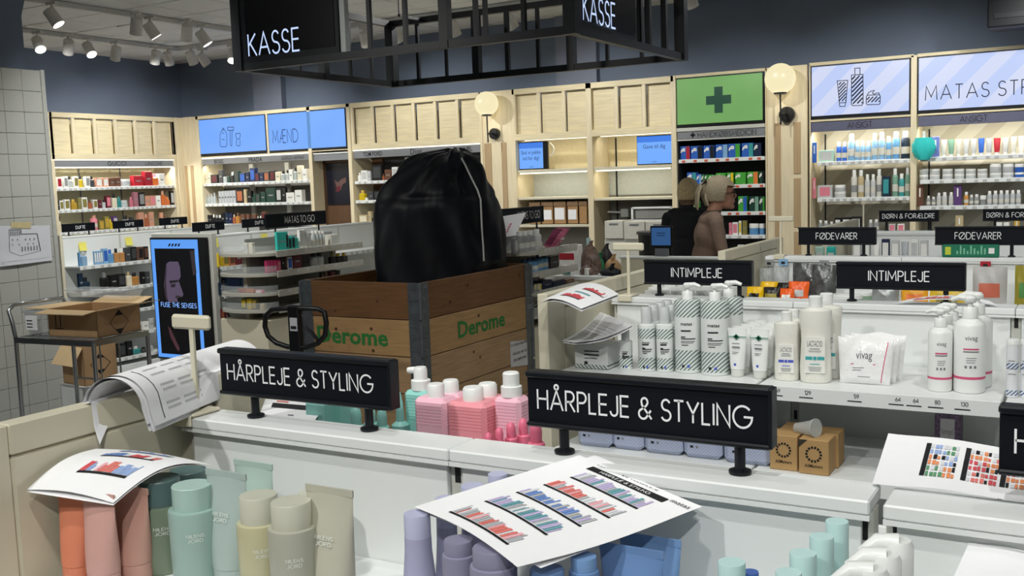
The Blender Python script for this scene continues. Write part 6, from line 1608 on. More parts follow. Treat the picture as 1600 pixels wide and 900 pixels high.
yrow('the second shelf right of the totem', [(950, 986, 745, 'box', 'np'), (990, 1028, 720, 'btl', 'np', 'bk'), (1032, 1168, 690, 'box', 'np', 'nv'), (1172, 1305, 685, 'box', 'np')], 200, 330, 6.667, .845, -5.85)
yrow('the third shelf right of the totem', [(547, 565, 462, 'box', 'mr', 'cp'), (568, 585, 460, 'box', 'mr'), (587, 601, 480, 'btl', 'bk', 'bk')], 200, 360, 3.75, .622, -5.85)
yrow('the fourth shelf right of the totem', [(563, 580, 615, 'box', 'np'), (582, 625, 618, 'box', 'nv', 'bl')], 200, 360, 3.75, .4, -5.85)

# ------------------------------------------------------------------ advertising totem
sy = 5.56
A, B, C_, D_ = [at_y(x, y, sy) for x, y in ((233, 372), (319, 371), (333, 560), (250, 567))]
x0, x1, z0, z1 = (A.x + D_.x) / 2 - .01, (B.x + C_.x) / 2, (C_.z + D_.z) / 2, (A.z + B.z) / 2
t = thing('advert_totem', 'tall portrait screen reading FUSE THE SENSES on a gondola end', 'screen', ((x0 + x1) / 2, sy, z0))
G().box(x0, x1, sy, sy + .035, z0, z1, BLACK, .004).build('casing', t)
xr = at_y(314, 460, sy).x; W = xr - x0; Hh = z1 - z0
SB = _glow((92, 160, 248), .95)
G().box(x0 + .015, xr, sy - .003, sy, z0 + .015, z1 - .015, SB).build('display', t)
G().box(x0 + .055, xr - .035, sy - .0045, sy - .003, z0 + .045, z1 - .085, mat('dark_screen_image', (12, 12, 20), .25)).build('dark_image', t)
def shp(pts, m, d):
    q = [at_y(200 + a / 3.75, 360 + b / 3.75, sy) for a, b in pts]; return [(p.x, sy - d, p.z) for p in q], m
g = G()
for pts, col, d in (([(228, 195), (245, 183), (297, 183), (308, 215), (312, 270), (300, 295), (318, 345), (328, 375), (322, 390), (290, 395), (296, 420), (240, 420), (225, 360), (215, 300), (222, 240)], (92, 78, 104), .0055),
                    ([(222, 240), (232, 200), (226, 300), (235, 420), (225, 400), (212, 320)], (52, 40, 54), .0058),
                    ([(245, 295), (300, 290), (298, 302), (250, 312)], (20, 16, 24), .006), ([(252, 318), (282, 312), (280, 332), (258, 335)], (34, 26, 36), .006),
                    ([(285, 380), (322, 388), (296, 398), (280, 395)], (44, 30, 40), .006),
                    ([(238, 560), (252, 575), (306, 690), (302, 712), (285, 690), (250, 620)], (78, 42, 52), .0055), ([(365, 120), (390, 118), (405, 250), (385, 268)], (46, 38, 44), .0055)):
    P, mm = shp(pts, _glow(col, .8), d); G().poly(P, mm).build('portrait_image', t)
g = G(); p, q = at_y(253, 479, sy), at_y(308, 480, sy)
letters(g, 'FUSE THE SENSES', .035, (p.x, sy - .0062, p.z), _glow((132, 180, 255), .95), width=q.x - p.x, weight=.15); g.build('lettering', t)
g = G(); p = at_y(263, 385, sy)
for k in range(4): g.poly([(p.x + .035 * k, sy - .0036, p.z), (p.x + .035 * k + .02, sy - .0036, p.z), (p.x + .035 * k + .035, sy - .0036, p.z + .022), (p.x + .035 * k + .015, sy - .0036, p.z + .022)], INK)
g.build('striped_mark', t)

# ------------------------------------------------------------------ to-go shelving units
def togo(label, x0, x1, y0, y1, levels, base_top):
    t = thing('display_shelving', label, 'shelving', ((x0 + x1) / 2, y0, 0), 'grey to-go display shelving')
    TG = mat('pale_taupe_steel', (176, 174, 162), .45, grain=.02)
    xm = (x0 + x1) / 2
    for (a, b) in ((xm - .02, y0 + .12), (xm - .02, y1 - .06)): G().box(a, a + .04, b - .02, b + .02, 0, levels[0] + .03, TG, .003).build('post', t)
    G().box(xm - .006, xm + .006, y0 + .12, y1 - .06, base_top, levels[0] + .1, mat('grey_divider', (150, 152, 148), .4)).build('centre_panel', t)
    for z in levels:
        n = 10; pts = [(x0, y1), (x0, y0 + .16)] + [(xm - (xm - x0) * math.cos(math.pi / 2 * i / n), y0 + .16 - .16 * math.sin(math.pi / 2 * i / n)) for i in range(1, n)] + [(xm + (x1 - xm) * math.sin(math.pi / 2 * i / n), y0 + .16 - .16 * math.cos(math.pi / 2 * i / n)) for i in range(n)] + [(x1, y0 + .16), (x1, y1)]
        s = G().loft([[(a, b, z - .02) for a, b in pts], [(a, b, z) for a, b in pts]], TG).build('shelf', t)
        G().box(x1 - .002, x1 + .006, y0 + .16, y1, z - .032, z + .016, TG, .002).build('price_rail', s)
        tickets(s, y0 + .2, y1, z + .016, 9, TICK, x1 + .0225, 'y')
        g = G().grid(lambda u, v: Vector((pts[int(1 + u * (len(pts) - 3))][0], pts[int(1 + u * (len(pts) - 3))][1], z + .055 * v)), len(pts) - 3, 1, GLASS); g.build('acrylic_lip', s)
    G().box(x0 + .03, x1 - .03, y0 + .06, y1, 0, base_top, CREAM, .004).build('base_cabinet', t)
    return t
LV = (1.19, 1.045, .905, .785)
ta = togo('grey display shelving left of the wooden crate under a long sign', -5.62, -5.1, 5.3, 6.45, LV, .71)
tb = togo('grey display shelving right of the draped bag', -3.62, -3.1, 5.56, 6.27, (1.19, 1.05, .925, .78), .7)
a, b = at_x(415, 345, -5.36).y, at_x(508, 340, -5.36).y
sg = sign('long black MATAS TO GO sign on the display shelving', 'MATAS TO GO', (-5.36, a), b - a, (0, 1, 0), ztop=1.462, h=.108, cap=.05, twidth=(b - a) * .5, tstart=(b - a) * .3, legs=(.1, b - a - .08), base=1.29)
sg['label'] = 'long black to-go shelf sign left of the draped bag'
a, b = at_x(776, 335, -3.36).y, at_x(848, 334, -3.36).y
sg = sign('x', 'MATAS TO GO', (-3.36, a), b - a, (0, 1, 0), ztop=1.468, h=.112, cap=.05, twidth=(b - a) * .5, tstart=(b - a) * .42, legs=(.1, at_x(839, 345, -3.36).y - a), base=1.29)
sg['label'] = 'long black to-go shelf sign half hidden behind the draped bag'
T = lambda px, py, X_: at_x(px, py, X_)
TURQ = paint((62, 186, 160), .4)
yrow('the top to-go shelf left of the crate', [(412, 435, 285, 'box', 'tq'), (436, 459, 284, 'box', 'tq'), (460, 483, 283, 'box', 'tq'), (484, 507, 282, 'box', 'tq'), (508, 531, 281, 'box', 'tq', 'bk'), (536, 566, 335, 'box', 'tq', 'bk'), (570, 604, 325, 'box', 'tq', 'bk'), (608, 640, 345, 'box', 'tq'), (650, 688, 262, 'box', 'wh', 'lg'), (692, 728, 258, 'box', 'wh', 'lg'), (735, 765, 305, 'rnd', 'lg', 'wh'),
   (790, 820, 272, 'rnd', 'cl', 'wh'), (824, 856, 268, 'rnd', 'cl', 'wh'), (860, 890, 270, 'rnd', 'cl', 'wh'), (894, 926, 275, 'rnd', 'cl', 'wh'), (975, 1060, 310, 'box', 'of', 'lg')], 370, 320, 6.667, 1.19, -5.14)
yrow('the second to-go shelf left of the crate', [(306, 340, 580, 'box', 'hp'), (342, 378, 578, 'box', 'hp'), (380, 416, 576, 'box', 'hp'), (418, 458, 572, 'box', 'hp', 'pk'), (462, 492, 520, 'box', 'bk'), (495, 522, 515, 'box', 'bk', 'br'), (526, 578, 542, 'box', 'wh', 'bl'), (582, 675, 505, 'box', 'mr'), (800, 860, 510, 'rnd', 'cl', 'dg'), (862, 920, 505, 'rnd', 'cl', 'dg'), (985, 1040, 510, 'btl', 'bk', 'ol'), (1045, 1100, 505, 'btl', 'bk', 'yl'), (1105, 1160, 500, 'btl', 'dg', 'yl')], 370, 320, 6.667, 1.045, -5.14)
row('the curved end of the third to-go shelf', [(645, 680, 365, 'box', 'or', 'rd'), (685, 735, 358, 'box', 'or'), (745, 785, 350, 'box', 'pk', 'cl')], 200, 360, 3.75, .905, 5.315, dmax=.03)
row('the curved end of the lowest to-go shelf', [(660, 690, 400, 'box', 'ol', 'yl'), (694, 722, 402, 'box', 'yl'), (725, 748, 405, 'box', 'ol', 'gd'), (770, 795, 430, 'box', 'bg')], 200, 360, 3.75, .786, 5.315, dmax=.03)
yrow('the third to-go shelf left of the crate', [(880, 910, 705, 'box', 'bk', 'br'), (915, 950, 700, 'box', 'br'), (980, 1030, 695, 'box', 'mr'), (1035, 1075, 685, 'box', 'bk')], 370, 320, 6.667, .905, -5.14)
row('the curved end of the top to-go shelf', [(60, 110, 400, 'box', 'of', 'lg'), (116, 160, 398, 'box', 'of', 'cr')], 370, 320, 6.667, 1.19, 5.315, dmax=.03)
yrow('the top to-go shelf right of the bag', [(205, 238, 375, 'box', 'gr', 'lg'), (265, 310, 310, 'rnd', 'gr', 'wh'), (315, 360, 305, 'rnd', 'gr', 'wh'), (365, 410, 300, 'rnd', 'gr', 'wh'), (425, 470, 290, 'rnd', 'lg', 'wh')], 770, 310, 6, 1.19, -3.14)
yrow('the second to-go shelf right of the bag', [(310, 350, 570, 'rnd', 'nv', 'np'), (353, 392, 560, 'rnd', 'sk', 'np'), (395, 440, 555, 'rnd', 'sk', 'np'), (445, 488, 522, 'rnd', 'sk', 'np'), (492, 535, 516, 'rnd', 'sk', 'np'), (540, 620, 540, 'box', 'dg')], 770, 310, 6, 1.05, -3.14)
yrow('the third to-go shelf right of the bag', [(385, 410, 795, 'box', 'nv', 'yl'), (412, 436, 790, 'box', 'nv', 'yl'), (440, 460, 800, 'box', 'wh', 'yl'), (465, 560, 770, 'box', 'nv'), (563, 680, 768, 'box', 'nv', 'np'), (685, 765, 785, 'box', 'br')], 770, 310, 6, .925, -3.14)
# pink magazines heaped on the right unit
p = T(870, 367, -3.2)
for k in range(5):
    t = thing('foil_sachet', '%s pink foil sachet from the left on the grey display shelving' % ORD[k], 'sachet', (-3.16 - .034 * k, p.y - .12 + .04 * k, 1.19), 'pink foil sachets')
    o = Vector((-3.16 - .034 * k, p.y - .12 + .04 * k, 1.192)); n = 0.0
    def fs(u, v, s=0, n=n): return o + Vector((.012 * math.sin(math.pi * u) * math.sin(math.pi * v) * (1 if s == 0 else -1) + .05 * v, (u - .5) * .13 + .08 * v + n * .05, .12 * v))
    g = G().grid(lambda u, v: fs(u, v), 6, 6, mat('pink_foil', (226, 120, 160), .25, .3, grain=.45, scale=60)); g2 = G().grid(lambda u, v: fs(u, v, 1), 6, 6, mat('dark_foil', (60, 30, 42), .3)); g.add(g2.v, g2.f, g2.mats[0]); g.build('foil', t)
    G().box(o.x + .03, o.x + .035, o.y - .02 + .05, o.y + .03 + .05, o.z + .05, o.z + .065, pm('wh')).build('printed_name', t)
c = [T(786, 371, -3.31), T(806, 368, -3.31), T(822, 332, -3.33), T(786, 338, -3.33)]
t = thing('marked_sheet', 'white sheet with red handwriting leaning before the half-hidden sign', 'paper', c[0])
G().grid(quad_fn(c, lambda u, v: 0), 4, 4, PAPER).build('sheet', t)
g = G()
for k in range(4): ribbon(g, [(.22 + .04 * k, .2 + .12 * k), (.3 + .05 * k, .28 + .1 * k)], .05, lambda u, v: quad_fn(c)(u, v) + Vector((.004, -.004, 0)), paint((214, 60, 96), .6))
g.build('handwriting', t)

# ------------------------------------------------------------------ wooden pallet collar crate on a pallet truck
CX0, CX1, CY0, CY1 = -3.866, -3.058, 4.325, 5.525
PINE = [mat('pine_board_%d' % k, c, .6, grain=.16, scale=5, stretch=(1.2, 1.2, 14), bump=.1) for k, c in enumerate(((104, 70, 38), (160, 126, 84), (156, 126, 92), (152, 124, 90), (150, 120, 88)))]
KNOT = mat('pine_knot', (78, 48, 28), .7)
crate = thing('pallet_collar_crate', 'tall wooden pallet collar crate with green printed name', 'crate', (CX0, CY0, .13))
zt = 1.132
for lv in range(5):
    z1 = zt - lv * .2; z0 = z1 - .196; m = PINE[lv]; j = .002 * ((lv * 7) % 3 - 1)
    for (a, b, c_, d) in ((CX0 + .025, CX1 - .025, CY0 + j, CY0 + .02 + j), (CX0 + .025, CX1 - .025, CY1 - .02, CY1), (CX0 - j, CX0 + .02 - j, CY0 + .025, CY1 - .025), (CX1 - .02 + j, CX1 + j, CY0 + .025, CY1 - .025)):
        G().box(a, b, c_, d, z0, z1, m, .003).build('plank', crate)
    for (x, y, sx_, sy_) in ((CX0, CY0, 1, 1), (CX1, CY0, -1, 1), (CX1, CY1, -1, -1), (CX0, CY1, 1, -1)):
        h = G()
        h.box(x, x + sx_ * .075, y - sy_ * .004, y, z0 - .003, z1 + .001, STEEL, .001); h.box(x - sx_ * .004, x, y, y + sy_ * .075, z0 - .003, z1 + .001, STEEL, .001)
        h = h.build('corner_hinge', crate)
        G().tube([(x - sx_ * .004, y - sy_ * .004, z0 + .005), (x - sx_ * .004, y - sy_ * .004, z1 - .005)], .009, STEEL, 10).build('hinge_pin', h)
        g = G()
        for q in (.03, .1, .16): g.box(x + sx_ * .02, x + sx_ * .06, y - sy_ * .0065, y - sy_ * .004, z0 + q, z0 + q + .012, STEEL, .001)
        for q in (.03, .1, .16): g.box(x - sx_ * .0065, x - sx_ * .004, y + sy_ * .02, y + sy_ * .06, z0 + q, z0 + q + .012, STEEL, .001)
        o = g.build('pressed_rib', h); o['kind'] = 'stuff'
GREEN = mat('green_stencil_paint', (34, 112, 48), .7, grain=.1)
g = G(); p, q = at_y(497, 540, CY0), at_y(607, 545, CY0)
font_text(g, 'Derome', .088, (p.x, CY0 - .0015, .79), GREEN, width=q.x - p.x, bold=.025); g.build('lettering', crate)
g = G(); p, q = at_x(716, 528, CX1), at_x(789, 510, CX1)
font_text(g, 'Derome', .088, (CX1 + .0015, p.y, .79), GREEN, (0, 1, 0), width=q.y - p.y, bold=.025); g.build('lettering', crate)
for (px, py, right) in ((731, 446, 1), (704, 472, 1), (812, 430, 1), (824, 505, 1), (740, 550, 1), (750, 558, 1), (771, 602, 1), (590, 471, 0), (524, 486, 0), (580, 514, 0), (525, 514, 0), (583, 548, 0), (748, 493, 1)):
    P = at_x(px, py, CX1 + .001) if right else at_y(px, py, CY0 - .001)
    g = G().tube([P - (Vector((.001, 0, 0)) if right else Vector((0, -.001, 0))), P + (Vector((.0015, 0, 0)) if right else Vector((0, -.0015, 0)))], .009, KNOT, 10); g.build('knot', crate)
P = [at_x(x, y, CX1 + .003) for x, y in ((797, 534), (826, 531), (827, 570), (798, 574))]
lb = G().poly([P[3], P[2], P[1], P[0]], mat('grey_label_paper', (190, 190, 190), .7)).build('label', crate)
g = G()
for v, s, w in ((.78, 'D-WS40-206-PRO', .9), (.45, 'KASSE NR. 10', .7), (.2, 'DK DEROME', .65)):
    o = P[3].lerp(P[2], .5 - w / 2).lerp(P[0].lerp(P[1], .5 - w / 2), v); letters(g, s, .014, o + Vector((.001, 0, 0)), INK, (0, 1, 0), width=(P[2] - P[3]).length * w, weight=.16)
g.build('lettering', lb)
pal = thing('wooden_pallet', 'wooden pallet under the crate', 'pallet', (CX0, CY0, .09))
for k in range(5): G().box(CX0 + .02 + k * .165, CX0 + .12 + k * .165, CY0 + .03, CY1 - .03, .108, .128, PINE[3], .002).build('deck_board', pal)
for y in (CY0 + .03, (CY0 + CY1) / 2 - .05, CY1 - .13): G().box(CX0 + .02, CX1 - .02, y, y + .1, .09, .1075, PINE[4], .002).build('stringer_board', pal)
pj = thing('pallet_truck', 'black pallet truck with loop handle in front of the crate', 'pallet truck', (-3.5, CY0 - .3, 0))
hx = at_y(462, 515, 3.98)
for x in (CX0 + .1, CX1 - .27): G().box(x, x + .16, CY0 - .12, CY1 - .1, .055, .089, BLACK, .006).build('fork', pj)
for x in (CX0 + .18, CX1 - .19): G().tube([(x - .03, CY1 - .2, .036), (x + .03, CY1 - .2, .036)], .036, BLACK, 16).build('fork_wheel', pj)
xm = (CX0 + CX1) / 2
G().box(xm - .3, xm + .3, CY0 - .2, CY0 - .12, .06, .3, BLACK, .01).build('head_frame', pj)
G().lathe([(.06, .1), (.06, .38), (.035, .4), (.035, .46)], BLACK, xm, CY0 - .26, 0, 18).build('pump', pj)
for s in (-1, 1): G().tube([(xm + s * .04, CY0 - .26, .085), (xm + s * .1, CY0 - .26, .085)], .085, BLACK, 20).build('steer_wheel', pj)
HP = [at_y(x, y, 3.98) for x, y in ((444, 482), (425, 484), (415, 493), (414, 510), (419, 525), (432, 536), (450, 542), (478, 543), (497, 536), (508, 524), (510, 505), (507, 488), (498, 483), (480, 482))]
hd_ = G().tube(HP, .014, BLACK, 10, True).build('loop_handle', pj)
zc0, zc1 = at_y(460, 560, 3.98).z, at_y(462, 477, 3.98).z
G().box(hx.x - .038, hx.x + .038, 3.96, 4.0, zc0, zc1, BLACK, .008).build('handle_column', pj)
G().tube([(hx.x, 3.98, zc0), (xm, CY0 - .26, .42)], .022, BLACK, 12).build('draw_bar', pj)
G().tube([at_y(477, 512, 3.97), at_y(488, 520, 3.97), at_y(497, 532, 3.97)], .009, BLACK, 8).build('release_lever', pj)
p, q = at_y(453, 517, 3.955), at_y(463, 497, 3.955); st = G().box(p.x, q.x, 3.957, 3.9595, p.z, q.z, mat('grey_sticker', (196, 196, 200), .5)).build('sticker', pj)
G().box(p.x + .006, q.x - .006, 3.9555, 3.9568, p.z + .01, p.z + .026, INK).build('sticker_print', st)
# ------------------------------------------------------------------ dark draped bag in the crate
BX, BY = -3.5, 5.06
fab = mat('navy_black_nylon', (6, 9, 17), .5, grain=.35, scale=9, bump=.1, spec=.28)
bag = thing('draped_bag', 'tall navy black nylon bag gathered at the top, standing in the crate', 'bag', (BX, BY, .135))
dirr = _R.copy(); dirr.z = 0; dirr.normalize(); dirf = Vector((-dirr.y, dirr.x, 0))
dep = (Vector((BX, BY, 1.4)) - EYE).dot(_F)
# silhouette read as left and right limits at each height, along the line across the view
sil = [(430, 588, 787), (400, 589, 786), (370, 591, 783), (340, 594, 779), (318, 597, 775), (305, 603, 770), (290, 612, 762), (275, 624, 756), (260, 637, 749), (250, 648, 742), (244, 658, 737), (240, 672, 731), (237, 690, 726), (235, 700, 720)]
rings = []
def across(px, py):
    P = EYE + _ray(px, py) * dep; return (P - Vector((BX, BY, 0))).dot(dirr), P.z
a0, z_ = across(588, 430); a1, _ = across(787, 430)
N = 72
lev = [(.14, a0, a1)] + [(.5, a0, a1)]
for (py, xl, xr) in sil:
    l, z = across(xl, py); r_, _ = across(xr, py); lev.append((z, l, r_))
Rg = random.Random(4); ph = [Rg.uniform(0, 6.28) for _ in range(6)]
# subdivide the levels
fine = []
for (A, B) in zip(lev[:-1], lev[1:]):
    n = 5
    for i in range(n): fine.append(tuple(A[k] + (B[k] - A[k]) * i / n for k in range(3)))
fine.append(lev[-1])
ztop = fine[-1][0]; zsh = across(600, 312)[1]
for (z, l, r_) in fine:
    c = (l + r_) / 2; hw = (r_ - l) / 2; ring = []
    up = max(0, (z - zsh) / (ztop - zsh))
    for j in range(N):
        a = 2 * math.pi * j / N
        fold = .02 * math.sin(5 * a + ph[0] + 5 * z) + .013 * math.sin(9 * a + 2.5 * up + ph[1] + 9 * z * (1 - .6 * up)) + .006 * math.sin(15 * a + ph[2] - 6 * z)
        fold *= (1 + 1.6 * up) * (1 - .55 * up * up)
        crease = -.02 * math.exp(-((z - zsh) / .03) ** 2) * (.5 + .5 * math.sin(3 * a + 1))
        ca, sa = math.cos(a), math.sin(a)
        sq = (abs(ca) ** 3 + abs(sa) ** 3) ** (-1 / 3)
        k = (1 - up) * sq + up
        rx = hw * min(k, 1.08) + (fold + crease) * min(1, hw / .1); ry = min(hw, .34) * .9 * k + (fold + crease) * min(1, hw / .1)
        P = Vector((BX, BY, z)) + dirr * (c + rx * ca) + dirf * (ry * sa); P.z += .012 * math.sin(4 * a) * up
        if z < 1.165:
            P.x = min(max(P.x, CX0 + .035), CX1 - .035); P.y = min(max(P.y, CY0 + .035), CY1 - .035)
        ring.append(P)
    rings.append(ring)
G().loft(rings, fab).build('fabric_cover', bag, smooth=80)
# gathered neck tuft
P0, P1 = EYE + _ray(712, 246) * (dep - .06), EYE + _ray(706, 236) * (dep - .04)
g = G()
for k in range(9):
    s = (k - 4) * .014
    g.tube([P0 + dirr * (s * 1.8) - Vector((0, 0, .05)) - dirf * .05, P0 + dirr * s, P1 + dirr * (s * .9) + Vector((0, 0, .004 * (k % 3)))], [.012, .014, .009], fab, 8)
o = g.build('gathered_neck', bag); o['kind'] = 'stuff'
# pale piping down the front
pts = []
for (px, py) in ((721, 247), (727, 258), (735, 275), (746, 297), (751, 312), (752, 335), (753, 360), (755, 385), (756, 408)):
    best = None
    d = _ray(px, py)
    for ring in rings:
        for v in ring:
            w_ = v - EYE; t_ = w_.dot(_F); q = (EYE + d * t_ - v).length
            if q < .03 and (best is None or t_ < best[0]): best = (t_, v)
    if best: pts.append(EYE + d * (best[0] - .012))
if len(pts) > 2: G().tube(pts, .0055, mat('pale_piping', (178, 178, 176), .6), 8).build('piping', bag)
# ------------------------------------------------------------------ wire trolley with boxes
ZP = .77
A, B, C_ = at_z(25, 531, ZP), at_z(146, 537, ZP), at_z(205, 519, ZP)
ux = (B - A); LX = ux.length; ux.normalize(); uy = Vector((-ux.y, ux.x, 0)); LY = (C_ - B).dot(uy); LY = max(.38, min(LY, .55))
def tl(a, b, z): return A + ux * a + uy * b + Vector((0, 0, z - ZP))
tr = thing('wire_trolley', 'chrome wire trolley in front of the tiled pillar', 'trolley', (A.x, A.y, 0))
for (a, b) in ((0, 0), (LX, 0), (0, LY), (LX, LY)): G().tube([tl(a, b, .13), tl(a, b, ZP)], .014, CHROME, 10).build('leg_post', tr)
for (a, b) in ((0, 0), (LX, 0), (0, LY), (LX, LY)):
    w = G().tube([tl(a - .015, b, .06), tl(a + .015, b, .06)], .06, BLACK, 18).build('caster', tr); G().tube([tl(a, b, .1), tl(a, b, .14)], .02, CHROME, 10).build('caster_fork', w)
for z in (ZP, .24):
    G().bar(tl(0, 0, z), tl(LX, 0, z), .025, .035, CHROME).build('shelf_rail', tr); G().bar(tl(0, LY, z), tl(LX, LY, z), .025, .035, CHROME).build('shelf_rail', tr)
    G().bar(tl(0, 0, z), tl(0, LY, z), .025, .035, CHROME).build('shelf_rail', tr); G().bar(tl(LX, 0, z), tl(LX, LY, z), .025, .035, CHROME).build('shelf_rail', tr)
    for k in range(1, 14): G().tube([tl(LX * k / 14, .01, z + .01), tl(LX * k / 14, LY - .01, z + .01)], .004, CHROME, 6).build('shelf_wire', tr)
    for k in (1, 2): G().tube([tl(.01, LY * k / 3, z + .004), tl(LX - .01, LY * k / 3, z + .004)], .005, CHROME, 6).build('shelf_wire', tr)
G().bar(tl(0, LY, .45), tl(LX, LY, .45), .012, .012, CHROME).build('cross_brace', tr)
for k in (.36, .62): G().tube([tl(LX * k, LY, ZP), tl(LX * k, LY, .3)], .006, CHROME, 6).build('back_wire', tr)
G().tube([tl(0, 0, ZP), tl(-.02, 0, .88), tl(-.045, .0, .95), tl(-.03, .03, .985), tl(.0, LY * .5, .99), tl(-.03, LY - .03, .985), tl(-.045, LY, .95), tl(-.02, LY, .88), tl(0, LY, ZP)], .013, CHROME, 10).build('handle', tr)
# open carton on the trolley
CT = mat('brown_carton', (176, 142, 104), .75, grain=.06, scale=9); CTI = mat('carton_flap_inside', (212, 184, 142), .75, grain=.04, scale=9)
def open_carton(label, o, ax, ay, w, d, h, flaps, mark):
    t = thing('cardboard_box', label, 'carton', o, 'cardboard boxes'); o = Vector(o)
    def q(a, b, z): return o + ax * a + ay * b + Vector((0, 0, z))
    g = G()
    for (a0, a1, b0, b1) in ((0, w, 0, .005), (0, w, d - .005, d), (0, .005, 0, d), (w - .005, w, 0, d)):
        g.loft([[q(a0, b0, 0), q(a1, b0, 0), q(a1, b1, 0), q(a0, b1, 0)], [q(a0, b0, h), q(a1, b0, h), q(a1, b1, h), q(a0, b1, h)]], CT)
    g.loft([[q(0, 0, 0), q(w, 0, 0), q(w, d, 0), q(0, d, 0)], [q(0, 0, .005), q(w, 0, .005), q(w, d, .005), q(0, d, .005)]], CT); g.build('carton_body', t)
    for (P, v) in flaps:
        a, b = q(*P[0], h), q(*P[1], h); vv = ax * v[0] + ay * v[1] + Vector((0, 0, v[2])); n = (b - a).cross(vv).normalized() * .004
        G().loft([[a, b, b + vv, a + vv], [a + n, b + n, b + vv + n, a + vv + n]], CTI).build('flap', t)
    if mark: mark(t, q)
    return t
o = tl(LX * .36, .05, ZP + .024); w, d, h = LX * .62, LY * .8, .165
def diamond(cx, cz, s, half=True, side='r', dd=.001):
    def fn(t, q):
        f = (lambda a, z: q(w_ + dd, a, z)) if side == 'r' else (lambda a, z: q(a, -dd, z))
        g = G()
        P = [(cx, cz + s), (cx + s, cz), (cx, cz - s), (cx - s, cz), (cx, cz + s)]
        ribbon(g, P, s * .05, f, INK)
        g.poly([f(cx - s * .42, cz - s * .55), f(cx + s * .42, cz - s * .55), f(cx, cz - s)][::-1], INK)
        g.poly([f(cx - s * .42, cz + s * .55), f(cx + s * .42, cz + s * .55), f(cx, cz + s)], INK)
        g.build('hazard_diamond', t)
    return fn
w_ = w
def marks1(t, q):
    diamond(d * .5, h * .45, .075)(t, q)
    g = G()
    for k in (.06, .1): g.add([q(k, -.001, h * .35), q(k + .008, -.001, h * .35), q(k + .008, -.001, h * .8), q(k, -.001, h * .8)], [(0, 1, 2, 3)], INK)
    g.add([q(.05, -.001, h * .28), q(.125, -.001, h * .28), q(.125, -.001, h * .31), q(.05, -.001, h * .31)], [(0, 1, 2, 3)], INK); g.build('upright_mark', t)
open_carton('open brown carton with flaps spread on top of the wire trolley', o, ux, uy, w, d, h, (
    (((0, 0), (0, d)), (-.2, .0, .0)), (((w, 0), (w, d)), (.17, 0, .03)), (((0, 0), (w, 0)), (.0, -.1, -.012)), (((0, d), (w, d)), (0, .12, .03))), marks1)
# clear tub left of it
tub = mat('frosted_tub_plastic', (206, 212, 216), .2, alpha=.34, grain=.03)
t = thing('plastic_tub', 'clear plastic storage tub on the left end of the trolley', 'tub', tl(.03, .05, ZP + .02))
def tubring(k, z): return [tl(.03 + (LX * .34 - .03) * a + (k if a else -k), .05 + .3 * b + (k if b else -k), ZP + z) for a, b in ((0, 0), (1, 0), (1, 1), (0, 1))]
G().loft([tubring(-.015, .025), tubring(0, .17)], tub, True, False).build('tub_wall', t)
rim = G()
for a, b in zip(tubring(.004, .17), tubring(.004, .17)[1:] + tubring(.004, .17)[:1]): rim.bar(a, b, .014, .012, tub)
rim.build('rim', t)
g = G(); g.loft([[tl(.06, .032, ZP + .06), tl(.16, .032, ZP + .06), tl(.16, .033, ZP + .15), tl(.06, .033, ZP + .15)], [tl(.06, .031, ZP + .06), tl(.16, .031, ZP + .06), tl(.16, .032, ZP + .15), tl(.06, .032, ZP + .15)]], PAPER); lb = g.build('paper_label', t)
for k in range(3): G().add([tl(.07, .0295, ZP + .075 + .02 * k), tl(.12, .0295, ZP + .075 + .02 * k), tl(.12, .0295, ZP + .081 + .02 * k), tl(.07, .0295, ZP + .081 + .02 * k)], [(0, 1, 2, 3)], INK).build('label_print', lb)
t = thing('plastic_tray', 'shallow clear plastic tray resting behind the open carton', 'tray', tl(.1, LY * .8, ZP + .2))
def trayring(k, z): return [tl(.04 + (LX * .86 - .04) * a + (k if a else -k), LY * .84 + .16 * b + (k if b else -k), ZP + z) for a, b in ((0, 0), (1, 0), (1, 1), (0, 1))]
G().loft([trayring(-.02, .225), trayring(0, .27)], tub, True, False).build('tray_wall', t)
rim = G()
for a, b in zip(trayring(.004, .27), trayring(.004, .27)[1:] + trayring(.004, .27)[:1]): rim.bar(a, b, .014, .01, tub)
rim.build('rim', t)
# second carton standing behind the trolley on a white crate
zb = .33
o = at_z(133, 604, zb); o2 = at_z(185, 594, zb); ay2 = (o2 - o); d2l = ay2.length; ay2.normalize(); ax2 = Vector((ay2.y, -ay2.x, 0))
o = o - ax2 * .28; w_ = .28
open_carton('brown carton with a black diamond mark behind the trolley', o, ax2, ay2, .28, d2l, .27, ((((0, 0), (.28, 0)), (0, -.08, -.12)),), diamond(d2l * .5, .14, .075))
t = thing('plastic_crate', 'white plastic crate under the diamond-marked carton', 'crate', (o.x, o.y, 0), None)
def q3(a, b, z): return Vector((o.x, o.y, 0)) + ax2 * a + ay2 * b + Vector((0, 0, z))
g = G()
for (a0, a1, b0, b1, z0, z1) in ((-.02, .3, -.02, -.005, 0, zb - .002), (-.02, .3, d2l + .005, d2l + .02, 0, zb - .002), (-.02, -.005, -.02, d2l + .02, 0, zb - .002), (.285, .3, -.02, d2l + .02, 0, zb - .002), (-.02, .3, -.02, d2l + .02, zb - .02, zb - .001)):
    g.loft([[q3(a0, b0, z0), q3(a1, b0, z0), q3(a1, b1, z0), q3(a0, b1, z0)], [q3(a0, b0, z1), q3(a1, b0, z1), q3(a1, b1, z1), q3(a0, b1, z1)]], WHITE)
g.build('crate_walls', t)
